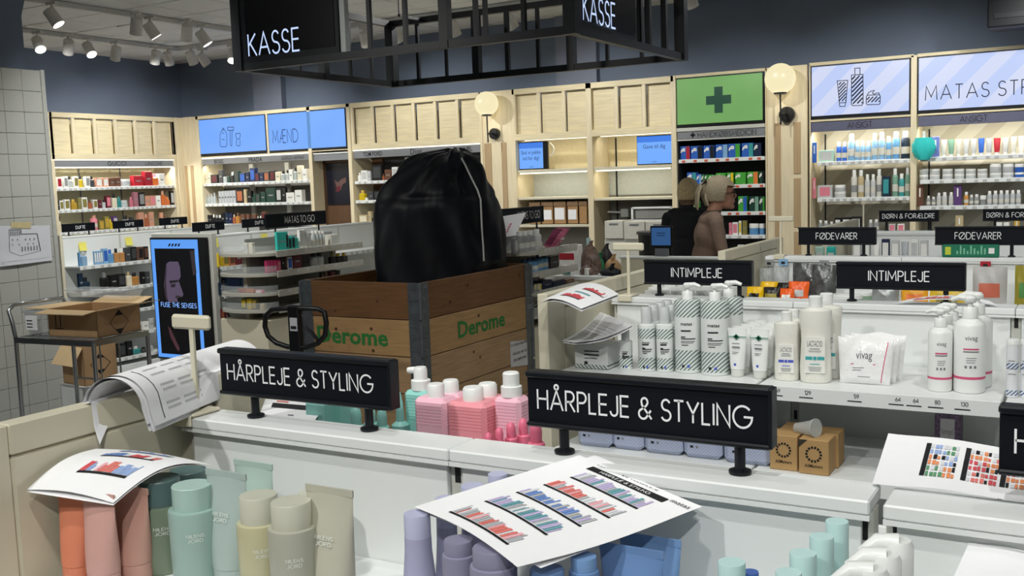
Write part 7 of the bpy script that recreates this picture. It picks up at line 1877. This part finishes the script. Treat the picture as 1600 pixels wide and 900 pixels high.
g = G().loft([[q3(.302, .04, zb - .09), q3(.302, d2l - .04, zb - .09), q3(.302, d2l - .04, zb - .04), q3(.302, .04, zb - .04)], [q3(.304, .04, zb - .09), q3(.304, d2l - .04, zb - .09), q3(.304, d2l - .04, zb - .04), q3(.304, .04, zb - .04)]], GREYINK); g.build('hand_hole', t)

# ------------------------------------------------------------------ checkout
ck = thing('checkout_counter', 'cream checkout counter between the display shelving and the cashiers', 'counter', (-2.9, 6.6, 0))
G().box(-3.5, -2.86, 6.55, 7.1, .92, .95, WHITE, .004).build('low_worktop', ck); G().box(-3.47, -2.88, 6.58, 7.05, 0, .92, CREAM, .004).build('low_cabinet', ck)
x0, x1 = at_y(970, 415, 6.5).x, at_y(1050, 415, 6.5).x
G().box(x0, x1 + .5, 6.5, 7.0 - .45, 0, 1.085, CREAM, .004).build('high_cabinet', ck); G().box(x0 - .01, x1 + .51, 6.49, 6.56, 1.085, 1.1, WHITE, .003).build('high_worktop', ck)
# till screen
p, q = at_y(1016, 388, 6.52), at_y(1050, 353, 6.52)
t = thing('till_screen', 'black till screen with a blue display in front of the cashiers', 'screen', ((p.x + q.x) / 2, 6.53, 1.1))
G().box(p.x, q.x, 6.52, 6.545, p.z, q.z, BLACK, .005).build('casing', t); G().box(p.x + .012, q.x - .012, 6.517, 6.52, p.z + .02, q.z - .012, _glow((44, 84, 132), .9)).build('display', t)
G().box((p.x + q.x) / 2 - .05, (p.x + q.x) / 2 + .05, 6.525, 6.54, 1.1, p.z, mat('grey_stand', (110, 116, 120), .4), .003).build('stand', t)
g = G()
for k in range(2): g.box(p.x + .05, q.x - .05, 6.516, 6.517, p.z + .085 + .016 * k, p.z + .09 + .016 * k, NAVYI)
g.build('display_text', t)['kind'] = 'stuff'
# goods heaped beside the till
p = at_y(895, 427, 6.75)
t = thing('paper_roll_pack', 'white box with red print on the checkout worktop', 'box', (p.x + .03, 6.75, .95)); x0 = at_y(879, 420, 6.7).x; x1 = at_y(902, 420, 6.7).x
G().box(x0, x1, 6.65, 6.8, .95, at_y(890, 384, 6.65).z, pm('wh'), .004).build('carton', t); r0, r1 = at_y(876, 406, 6.65), at_y(893, 396, 6.65); G().box(x0 + .003, r1.x + .02, 6.647, 6.65, r0.z, r1.z, pm('rd')).build('red_print', t)
def bag_blob(label, px0, px1, py0, py1, Y, m, seed, name='plastic_bag', cat='bag'):
    P, Q = at_y(px0, py1, Y), at_y(px1, py0, Y); zb_ = .95; R_ = random.Random(seed); cx_, w = (P.x + Q.x) / 2, (Q.x - P.x); h = max(Q.z - zb_, .05)
    t = thing(name, label, cat, (cx_, Y, zb_), 'bags heaped on the checkout worktop'); rings = []; ph = [R_.uniform(0, 6) for _ in range(4)]
    for i in range(11):
        f = i / 10; rr = (w / 2) * (.8 + .25 * math.sin(math.pi * (f * .8 + .1))) * (1 - .75 * f ** 4)
        rings.append([(cx_ + rr * math.cos(a) * (1 + .1 * math.sin(4 * a + ph[0] + 5 * f)), Y + .048 * (rr / (w / 2)) * math.sin(a) * (1 + .12 * math.sin(5 * a + ph[1] + 6 * f)), zb_ + h * f + .01 * math.sin(3 * a + ph[2]) * f) for a in [2 * math.pi * j / 26 for j in range(26)]])
    G().loft(rings, m).build('bag_body', t); 
    g = G(); c = Vector((cx_, Y, zb_ + h)); g.tube([c, c + Vector((.01, 0, .03)), c + Vector((.03, -.01, .035))], [.02, .012, .004], m, 8); g.build('tied_top', t); return t
bag_blob('clear bag of brown goods on the checkout worktop', 908, 938, 384, 434, 6.8, mat('clear_bag_brown', (112, 92, 82), .25, alpha=.85, grain=.5, scale=25, bump=.5), 1)
bag_blob('flat clear bag of brown goods before the tall one', 908, 934, 414, 434, 6.66, mat('clear_bag_brown', (112, 92, 82), .25, alpha=.85), 2)
bag_blob('small green bag beside the brown paper bag', 930, 943, 402, 420, 6.92, paint((30, 120, 72), .5), 3)
bag_blob('tan paper bag leaning right of the clear bags', 946, 970, 405, 428, 6.8, mat('tan_paper_bag', (176, 142, 100), .7, grain=.2, scale=20, bump=.5), 4)
bag_blob('dark bag behind the tan paper bag', 937, 958, 388, 425, 7.03, mat('dark_bag', (38, 34, 34), .5, grain=.3, bump=.4), 5)
bag_blob('black folded bag at the right end of the low worktop', 939, 973, 424, 434, 6.62, mat('black_cloth', (18, 20, 30), .7, grain=.2), 6)
p = at_y(911, 398, 6.85); t = thing('spray_flask', 'small clear bottle with pale blue cap behind the bags', 'bottle', (p.x, 6.95, .95))
zt_ = at_y(909, 372, 6.95).z - .95
G().lathe([(.03, 0), (.03, zt_ * .6), (.014, zt_ * .75)], glassy((176, 206, 206), .6), n=16).build('bottle_body', t, local=True); G().lathe([(.016, zt_ * .75), (.016, zt_)], mat('pale_blue_cap', (170, 204, 206), .4), n=14).build('cap', t, local=True)
for k, (px, m) in enumerate(((886, TEALI), (916, WPL))):
    p = at_y(px, 432, 6.57); t = thing('small_pack', ('white carton with teal print' if k == 0 else 'small white tube') + ' at the front of the low checkout worktop', 'box', (p.x, 6.58, .95))
    ww = .035 if k == 0 else .012; G().box(-ww, ww, -.015, .015, 0, .075 if k == 0 else .055, pm('wh'), .003).build('carton', t, local=True); G().box(-ww * .8, ww * .8, -.0158, -.015, .01, .04, m).build('print', t, local=True)
# drawer block and papers behind the till
t = thing('drawer_unit', 'white drawer unit against the gift wrapping wall', 'drawers', (-4.2, 9.7, 0))
for k, (px0, px1, py0, py1) in enumerate(((945, 973, 345, 373), (975, 1007, 346, 374), (1009, 1048, 346, 372))):
    P, Q = at_y(px0, py1, 9.7), at_y(px1, py0, 9.7); d_ = G().box(P.x, Q.x, 9.7, 9.95, P.z, Q.z, mat('pale_drawer', (204, 202, 192), .5), .004).build('drawer', t); G().box((P.x + Q.x) / 2 - .05, (P.x + Q.x) / 2 + .05, 9.695, 9.7, Q.z - .04, Q.z - .025, GREYINK).build('handle', d_)
P, Q = at_y(944, 400, 9.7), at_y(1050, 374, 9.7); G().box(P.x, Q.x, 9.72, 9.95, 0, Q.z, mat('pale_drawer', (204, 202, 192), .5), .004).build('cabinet', t)
t = thing('waste_bin', 'dark bag-lined bin behind the till screen', 'bin', (-3.4, 9.0, 0)); P = at_y(1030, 362, 9.0)
G().lathe([(.16, 0), (.2, P.z - .02), (.21, P.z)], BLACK, P.x, 9.0, 0, 20).build('bin_body', t); G().lathe([(.215, P.z - .02), (.215, P.z + .005)], mat('bin_rim', (60, 62, 66), .4), P.x, 9.0, 0, 20).build('rim', t)

# ------------------------------------------------------------------ food gondola goods
FS = 1.142
def pouch(label, px0, px1, py0, py1, Y, m, m2=None, tilt=0.0, z=FS, group='food pouches', seed=0):
    P, Q = at_y(px0, py1, Y), at_y(px1, py0, Y); w, h = Q.x - P.x, max(Q.z - z, .04); o = Vector(((P.x + Q.x) / 2, Y, z))
    t = thing('food_pouch', label, 'pouch', o, group)
    def f(u, v, s): 
        e = (math.sin(math.pi * u) ** .5) * (math.sin(math.pi * min(v * .92 + .02, 1)) ** .6)
        return o + Vector(((u - .5) * w + tilt * v * h, s * .02 * e + .015 * v + .003 * math.sin(11 * u + 7 * v + seed), v * h))
    g = G().grid(lambda u, v: f(u, v, -1), 10, 8, m); g2 = G().grid(lambda u, v: f(1 - u, v, 1), 10, 8, m); g.add(g2.v, g2.f, m); g.build('pouch_body', t)
    if m2: G().grid(lambda u, v: f(.2 + .6 * u, .25 + .35 * v, -1) + Vector((0, -.0012, 0)), 6, 4, m2).build('print', t)
YEL = mat('yellow_pouch', (228, 182, 20), .3, grain=.05); ORG = mat('orange_pouch', (232, 96, 34), .3, grain=.05); BKP = mat('black_pouch', (30, 28, 26), .3, grain=.3, scale=40)
CLR = mat('clear_bag_film', (168, 172, 172), .15, alpha=.55, grain=.2, scale=40, bump=.5)
pouch('yellow pouch at the left of the food shelf, front', 1166, 1192, 449, 466, 3.92, YEL, BKP); pouch('yellow pouch at the left of the food shelf, behind', 1182, 1209, 441, 466, 4.0, YEL, None, .2, seed=2)
pouch('black pouch between the yellow and orange ones', 1190, 1220, 450, 466, 3.93, BKP, mat('gold_print', (150, 140, 60), .5), seed=3); pouch('dark pouch behind the black one', 1210, 1232, 443, 462, 4.02, BKP, None, .1, seed=5)
pouch('orange pouch, left front', 1218, 1240, 452, 467, 3.92, ORG, pm('wh')); pouch('orange pouch, right behind', 1230, 1262, 441, 467, 3.98, ORG, pm('lg'), .05, seed=4)
pouch('clear bag hanging left of the grey bag', 1186, 1206, 420, 448, 4.08, CLR); pouch('clear bag under the blue ticket', 1206, 1232, 418, 448, 4.08, CLR, seed=3)
pouch('grey foil bag behind the orange pouches', 1240, 1290, 412, 462, 4.1, mat('dark_foil_bag', (96, 98, 98), .2, .4, grain=.4, scale=40, bump=.6), None, -.05, seed=7); pouch('grey foil bag beside the INTIMPLEJE sign', 1268, 1306, 415, 464, 4.05, mat('dark_foil_bag', (96, 98, 98), .2, .4), seed=8)
pouch('orange snack pouch under the right INTIMPLEJE sign', 1408, 1450, 448, 470, 3.95, paint((222, 156, 44), .35), pm('or'), seed=1); pouch('yellow snack pouch under the right INTIMPLEJE sign', 1452, 1508, 450, 470, 3.95, paint((206, 174, 54), .35), pm('ol'), seed=2); pouch('grey snack pouch beside the white lids', 1362, 1404, 444, 468, 3.97, mat('silver_pouch', (150, 154, 154), .3, .3, grain=.2, scale=40), seed=3)
pouch('white pouch with a reddish picture by the right edge', 1519, 1574, 418, 466, 3.97, mat('greyish_pouch', (178, 176, 174), .35), paint((190, 100, 76), .5), seed=5); pouch('olive yellow pouch at the right edge', 1585, 1622, 416, 468, 3.97, paint((146, 136, 42), .4), paint((70, 130, 60), .5), seed=6)
for k, (px0, px1, py) in enumerate(((1297, 1348, 463), (1318, 1366, 458))):
    P, Q = at_y(px0, py, 3.93 + .14 * k), at_y(px1, py, 3.93 + .14 * k); r = (Q.x - P.x) / 2; h = at_y((px0 + px1) / 2, py - 2, 3.93 + .14 * k).z - FS
    t = thing('lidded_tub', '%s white lidded tub under the INTIMPLEJE sign' % ('front' if k == 0 else 'rear'), 'tub', ((P.x + Q.x) / 2, 3.93 + .14 * k, FS), 'white lidded tubs')
    G().lathe([(r * .85, 0), (r * .95, h - .012)], mat('green_tub', (150, 176, 150), .4), n=24).build('tub_body', t, local=True); G().lathe([(r, h - .012), (r, h), (r * .95, h + .002)], WPL, n=24).build('lid', t, local=True)
P, Q = at_y(1474, 405, 4.235), at_y(1562, 382, 4.235)
t = thing('tea_carton', 'green food carton lying on the food gondola top', 'box', ((P.x + Q.x) / 2, 4.24, 1.3))
GRC = mat('green_food_carton', (24, 112, 84), .45, grain=.05); c_ = G().box(P.x, Q.x, 4.203, 4.236, 1.301, Q.z, GRC, .002).build('carton', t); 
g = G(); g.box(P.x + .01, P.x + .03, 4.2015, 4.203, 1.31, Q.z - .008, paint((190, 200, 60), .5)); g.build('yellow_print', t); 
g = G(); g.box(Q.x - .035, Q.x - .015, 4.2015, 4.203, 1.315, Q.z - .012, pm('wh')); g.build('barcode', t)
g = G()
for k in range(9): g.box(P.x + .05 + .012 * k, P.x + .056 + .012 * k, 4.2015, 4.203, 1.312, 1.325 + .02 * ((k * 5) % 3) / 2, paint((120, 180, 150), .5))
g.build('small_print', t)['kind'] = 'stuff'
for k, (px, py, m) in enumerate(((1202, 411, 'gr'), (1224, 410, 'lb'), (1288, 412, 'gr'), (1540, 414, 'rd'))):
    P = at_y(px, py, 4.19); t = thing('hook_ticket', '%s hanging price ticket from the left on the food gondola' % ORD[k], 'ticket', P, 'hanging price tickets'); G().box(P.x - .018, P.x + .018, 4.185, 4.19, P.z - .014, P.z + .014, pm(m), .001).build('ticket', t); G().box(P.x - .008, P.x + .008, 4.1835, 4.185, P.z - .006, P.z + .004, INK).build('print', t)
# rows of white jars on the far side of the care gondola
k = 0
for r_, (Yv, py) in enumerate(((2.88, 454), (2.97, 449), (3.06, 445))):
    for q in range(7):
        px0 = 1008 + q * 20 + r_ * 5; P, Q = at_y(px0, py, Yv), at_y(px0 + 18, py, Yv); h = at_y(px0 + 10, py, Yv).z - INTS
        t = thing('cream_jar', '%s white jar in the %s row behind the left INTIMPLEJE sign' % (ORD[q], ('front', 'middle', 'rear')[r_]), 'jar', ((P.x + Q.x) / 2, Yv, INTS), 'white jars behind the left INTIMPLEJE sign'); r = (Q.x - P.x) / 2
        G().lathe([(r * .92, 0), (r, h * .5), (r, h * .72)], WSTRS, n=16).build('jar_body', t, local=True); G().lathe([(r, h * .73), (r, h * .97), (r * .95, h)], WPL, n=16).build('lid', t, local=True)
# small care packs on the parents' gondola
bz = 1.142
for q in range(9):
    px0 = 1332 + q * 15 if q < 8 else 1470
    kk = ('box', 'box', 'tub')[q % 3]; col = ('lg', 'gr', 'wh', 'nv', 'lg', 'sv', 'wh', 'lg', 'gr')[q]
    row('the parents gondola shelf, %s from the left' % ORD[q], [(px0, px0 + 13, 374 + (q % 3) * 2, kk, col, 'wh' if col != 'wh' else 'lg')], 0, 0, 1, bz, 5.62, group='small packs on the parents gondola')
for k, (px, m) in enumerate(((1285, 'mt'), (1303, 'tq'))):
    row('the far side of the food gondola', [(px - 12, px + 2, 386, 'box', m, 'wh')], 0, 0, 1, 1.142, 4.38, group='packs on the far side of the food gondola')
# ------------------------------------------------------------------ people
def person(label, loc, face, sc, lean, skin, top, hair_fn, arms, collar_z, head_tilt, turtleneck=False):
    """one continuous body facing local +Y, scaled by sc; lean in metres at the shoulders"""
    bm = bmesh.new()
    def cap(a, b, ra, rb, n=14):
        g = G(); a, b = Vector(a), Vector(b); d = (b - a); pts = []; rr = []
        L = d.length; dn = d.normalized()
        for f in (-.98, -.7, 0): pts.append(a + dn * ra * f); rr.append(ra * math.sqrt(max(1 - f * f, .02)))
        for f in (0, .7, .98): pts.append(b + dn * rb * f); rr.append(rb * math.sqrt(max(1 - f * f, .02)))
        g.tube(pts, rr, WHITE, n); add(g)
    def ell(c, r): add(G().sphere(c, 1.0, WHITE, 20, 14, r))
    def add(g):
        vs = [bm.verts.new(p) for p in g.v]
        for f in g.f:
            try: bm.faces.new([vs[i] for i in f])
            except ValueError: pass
    l = lean
    ell((0, 0, .93), (.165, .115, .14)); ell((0, l * .3, 1.08), (.145, .105, .16)); ell((0, l * .7, 1.24), (.165, .115, .15)); cap((-.13, l * .95, 1.36), (.13, l * .95, 1.36), .065, .065); ell((0, l * .9 - .01, 1.35), (.15, .085, .07))
    hc = Vector((0, l + .03 + head_tilt * .5, 1.555 - abs(head_tilt) * .12))
    cap((0, l * 1.0, 1.38), (hc.x, hc.y - .025, hc.z - .07), .056, .05)
    ell(hc, (.074, .092, .108)); ell(hc + Vector((0, .05, -.06)), (.052, .05, .056)); ell(hc + Vector((0, .085 + .0, -.1)), (.026, .022, .02))
    ell(hc + Vector((0, .1, -.02)), (.014, .024, .024)); ell(hc + Vector((0, .098, -.062)), (.024, .014, .008)); ell(hc + Vector((0, .088, .03)), (.05, .014, .012))
    for s in (-1, 1):
        ell(hc + Vector((s * .075, -.008, -.012)), (.012, .02, .032))
        sh, el, wr = [Vector((s * p[0], p[1] + l * p[3], p[2])) for p in arms]
        cap(sh, el, .052, .041); cap(el, wr, .041, .028)
        d = (wr - el).normalized(); sd = d.cross(Vector((0, 0, 1))).normalized(); up = sd.cross(d)
        pc = wr + d * .05; cap(wr, pc + d * .03, .026, .03); ell(pc + d * .02, (.035, .045, .02))
        for k, (o_, ln) in enumerate(((-.03, .062), (-.01, .075), (.01, .07), (.028, .055))):
            b0 = pc + d * .05 + sd * o_; b1 = b0 + d * ln * .5 - up * .008; b2 = b1 + d * ln * .4 - up * .025; cap(b0, b1, .0095, .009, 8); cap(b1, b2, .009, .0075, 8)
        tb = pc - sd * s * .03; cap(tb, tb + d * .035 - sd * s * .025, .012, .01, 8); cap(tb + d * .035 - sd * s * .025, tb + d * .065 - sd * s * .025, .01, .008, 8)
        cap((s * .085, 0, .88), (s * .095, .02, .5), .088, .062); cap((s * .095, .02, .5), (s * .1, -.01, .1), .06, .04); cap((s * .1, -.02, .05), (s * .11, .15, .035), .045, .034)
    me = bpy.data.meshes.new('body'); bm.to_mesh(me); bm.free()
    ob = bpy.data.objects.new('body', me); COL.objects.link(ob)
    md_ = ob.modifiers.new('r', 'REMESH'); md_.mode = 'VOXEL'; md_.voxel_size = .0085
    sm_ = ob.modifiers.new('s', 'SMOOTH'); sm_.factor = .5; sm_.iterations = 3
    m2 = bpy.data.meshes.new_from_object(ob.evaluated_get(bpy.context.evaluated_depsgraph_get()))
    bpy.data.objects.remove(ob); bpy.data.meshes.remove(me)
    m2.name = 'body'; m2.transform(Matrix.Scale(sc, 4)); m2.materials.clear()
    for m in (skin, top, mat('dark_trousers', (30, 32, 40), .8, grain=.1), mat('black_shoe', (18, 18, 20), .5)): m2.materials.append(m)
    wl, wrr = [Vector((s * arms[2][0], arms[2][1] + l * arms[2][3], arms[2][2])) * sc for s in (-1, 1)]
    ell_ = [Vector((s * arms[1][0], arms[1][1] + l * arms[1][3], arms[1][2])) * sc for s in (-1, 1)]
    for p in m2.polygons:
        c = p.center; mi = 1
        if c.z > collar_z * sc and abs(c.x) < .1 * sc: mi = 0
        elif c.z < .07 * sc: mi = 3
        elif c.z < .9 * sc and all((c - w).length > .16 for w in (wl, wrr)): mi = 2
        for w, e in ((wl, ell_[0]), (wrr, ell_[1])):
            if (c - w).dot((w - e).normalized()) > .0 and (c - w).length < .22: mi = 0
        p.material_index = mi
    m2.shade_smooth()
    t = thing('person', label, 'person', loc, None, face)
    b = bpy.data.objects.new('body', m2); COL.objects.link(b); b.parent = t; WPOS[b.name] = Vector()
    hair_fn(t, hc * sc, sc)
    return t
def hair_shell(t, hc, sc, m, grow, low, back, front_z, groove=.006, name='hair', n=48, k=30, flow=9):
    rings = []
    for i in range(k + 1):
        a = math.pi * .5 - math.pi * i / k * .86; ring = []
        for j in range(n):
            b = 2 * math.pi * j / n; x, y = math.cos(b), math.sin(b)
            z = math.sin(a); r = math.cos(a)
            g = 1 + groove * 10 * (.5 * math.sin(flow * b + 5 * z) + .5 * math.sin(2.3 * flow * b + 2 * z)) * .12
            # forward part stops at the hairline
            fz = front_z if y > .35 else low
            zz = max(z, fz + (.15 * abs(x) if y > .35 else 0))
            ring.append(hc + Vector(((.074 + grow) * r * x * g, (.092 + grow) * r * y * g - back * (1 - y) * .5, (.108 + grow) * zz)) * sc)
        rings.append(ring)
    return G().loft(rings, m).build(name, t, smooth=70, local=True)
HBL = mat('ash_blond_hair', (196, 176, 134), .55, grain=.35, scale=40, stretch=(6, 6, 1), bump=.3)
HGR = mat('grey_blond_hair', (176, 162, 136), .55, grain=.3, scale=40, stretch=(1, 6, 3), bump=.3)
SKIN = mat('skin', (196, 146, 122), .55, grain=.04, scale=20)
def hair_short(t, hc, sc):
    hair_shell(t, hc, sc, HBL, .018, -.5, .01, .35, .012, flow=11)
    g = G()
    for j in range(34):
        b = math.pi * (1.05 + .9 * j / 33); c = hc + Vector((.078 * math.cos(b), .098 * math.sin(b), -.045)) * sc
        g.tube([c + Vector((0, 0, .05)) * sc, c, c + Vector((.2 * -.078 * math.cos(b), .2 * -.098 * math.sin(b), -.035 - .012 * (j % 3))) * sc], [.012 * sc, .011 * sc, .004 * sc], mat('ash_brown_hair', (112, 92, 66), .6, grain=.3, scale=40), 6)
    o = g.build('nape_hair', t, local=True); o['kind'] = 'stuff'
def hair_up(t, hc, sc):
    hair_shell(t, hc, sc, HGR, .024, -.42, .012, .3, .01, flow=8)
    bun = hc + Vector((0, -.115, .03)) * sc
    g = G().sphere(bun, .05 * sc, HGR, 18, 12, (.9, .8, 1.15)); g.build('hair_bun', t, smooth=70, local=True)
    g = G(); R_ = random.Random(3)
    for j in range(16):
        s = (j - 7.5) * .006; e = bun + Vector((s * 2.2, -.035 - R_.uniform(0, .03), -.1 - R_.uniform(0, .05))) * sc
        g.tube([bun + Vector((s, -.02, .03)) * sc, bun + Vector((s * 1.5, -.045, -.02)) * sc, e], [.012 * sc, .01 * sc, .002 * sc], HGR, 6)
    for j in range(12):
        s = (j - 5.5) * .011; g.tube([hc + Vector((s, -.09, -.085)) * sc, hc + Vector((s, -.112, -.03)) * sc, bun + Vector((s * .3, .01, 0)) * sc], [.006 * sc, .012 * sc, .01 * sc], HGR, 6)
    o = g.build('loose_strands', t, smooth=70, local=True); o['kind'] = 'stuff'
    cl_ = mat('tortoise_clip', (36, 28, 26), .3, grain=.3, scale=50)
    g = G(); c = bun + Vector((0, .02, .045)) * sc
    g.tube([c + Vector((-.045, -.01, .01)) * sc, c + Vector((0, -.012, .028)) * sc, c + Vector((.045, -.01, .01)) * sc], .009 * sc, cl_, 8)
    for j in range(6): 
        s = -.04 + .016 * j; g.tube([c + Vector((s, -.012, .016)) * sc, c + Vector((s, -.04, -.01)) * sc, c + Vector((s, -.035, -.045)) * sc], [.005 * sc, .005 * sc, .003 * sc], cl_, 6)
    g.build('claw_clip', t, local=True)
    fm = mat('glasses_frame', (24, 22, 24), .3); g = G()
    for s in (-1, 1):
        cc = hc + Vector((s * .034, .1, -.005)) * sc
        g.tube([cc + Vector((.03 * math.cos(q), -.004 * abs(math.cos(q)), .022 * math.sin(q))) * sc for q in [2 * math.pi * i / 16 for i in range(16)]], .0035 * sc, fm, 6, True)
        g.tube([cc + Vector((s * .03, -.004, .006)) * sc, hc + Vector((s * .08, .06, .003)) * sc, hc + Vector((s * .082, -.01, -.002)) * sc], .003 * sc, fm, 6)
    g.tube([hc + Vector((-.008, .104, 0)) * sc, hc + Vector((.008, .104, 0)) * sc], .003 * sc, fm, 6); g.build('glasses', t, local=True)
wl_ = at_y(1122, 360, 6.95)
person('person in a taupe sweater with clipped-up grey blond hair and glasses', (wl_.x - .105, 6.93, 0), math.radians(-62), .975, .07, SKIN, mat('taupe_knit', (134, 112, 98), .85, grain=.08, scale=60, bump=.1), hair_up,
       ((.185, -.0, 1.345, .95), (.235, .06, 1.09, .7), (.17, .28, 1.0, .5)), 1.43, .05)
bl_ = at_y(1066, 330, 8.0)
person('person in a black jacket with short ash blond hair, back turned', (bl_.x + .03, 8.0, 0), math.radians(-8), .968, .03, SKIN, mat('black_jacket', (16, 18, 26), .8, grain=.1, scale=30), hair_short,
       ((.19, 0, 1.34, .95), (.25, .03, 1.08, .7), (.18, .24, 1.02, .5)), 1.45, .0)
# ------------------------------------------------------------------ everything that stands on a shelf rests a hair above it
NOLIFT = {'gondola', 'oak_shelving_unit', 'oak_pilaster', 'display_shelving', 'checkout_counter', 'checkout_sign_frame', 'light_box', 'globe_wall_lamp', 'ceiling_spot', 'light_track', 'wire_trolley',
          'pallet_truck', 'person', 'wall_speaker', 'waste_bin', 'drawer_unit', 'plastic_crate', 'floor_plan_sheet', 'sticky_note', 'perfume_poster', 'hook_ticket'}
for o in list(COL.objects):
    if o.parent is None and 'label' in o and o.get('kind') != 'structure' and o.name.split('.')[0] not in NOLIFT:
        o.location.z += .0008
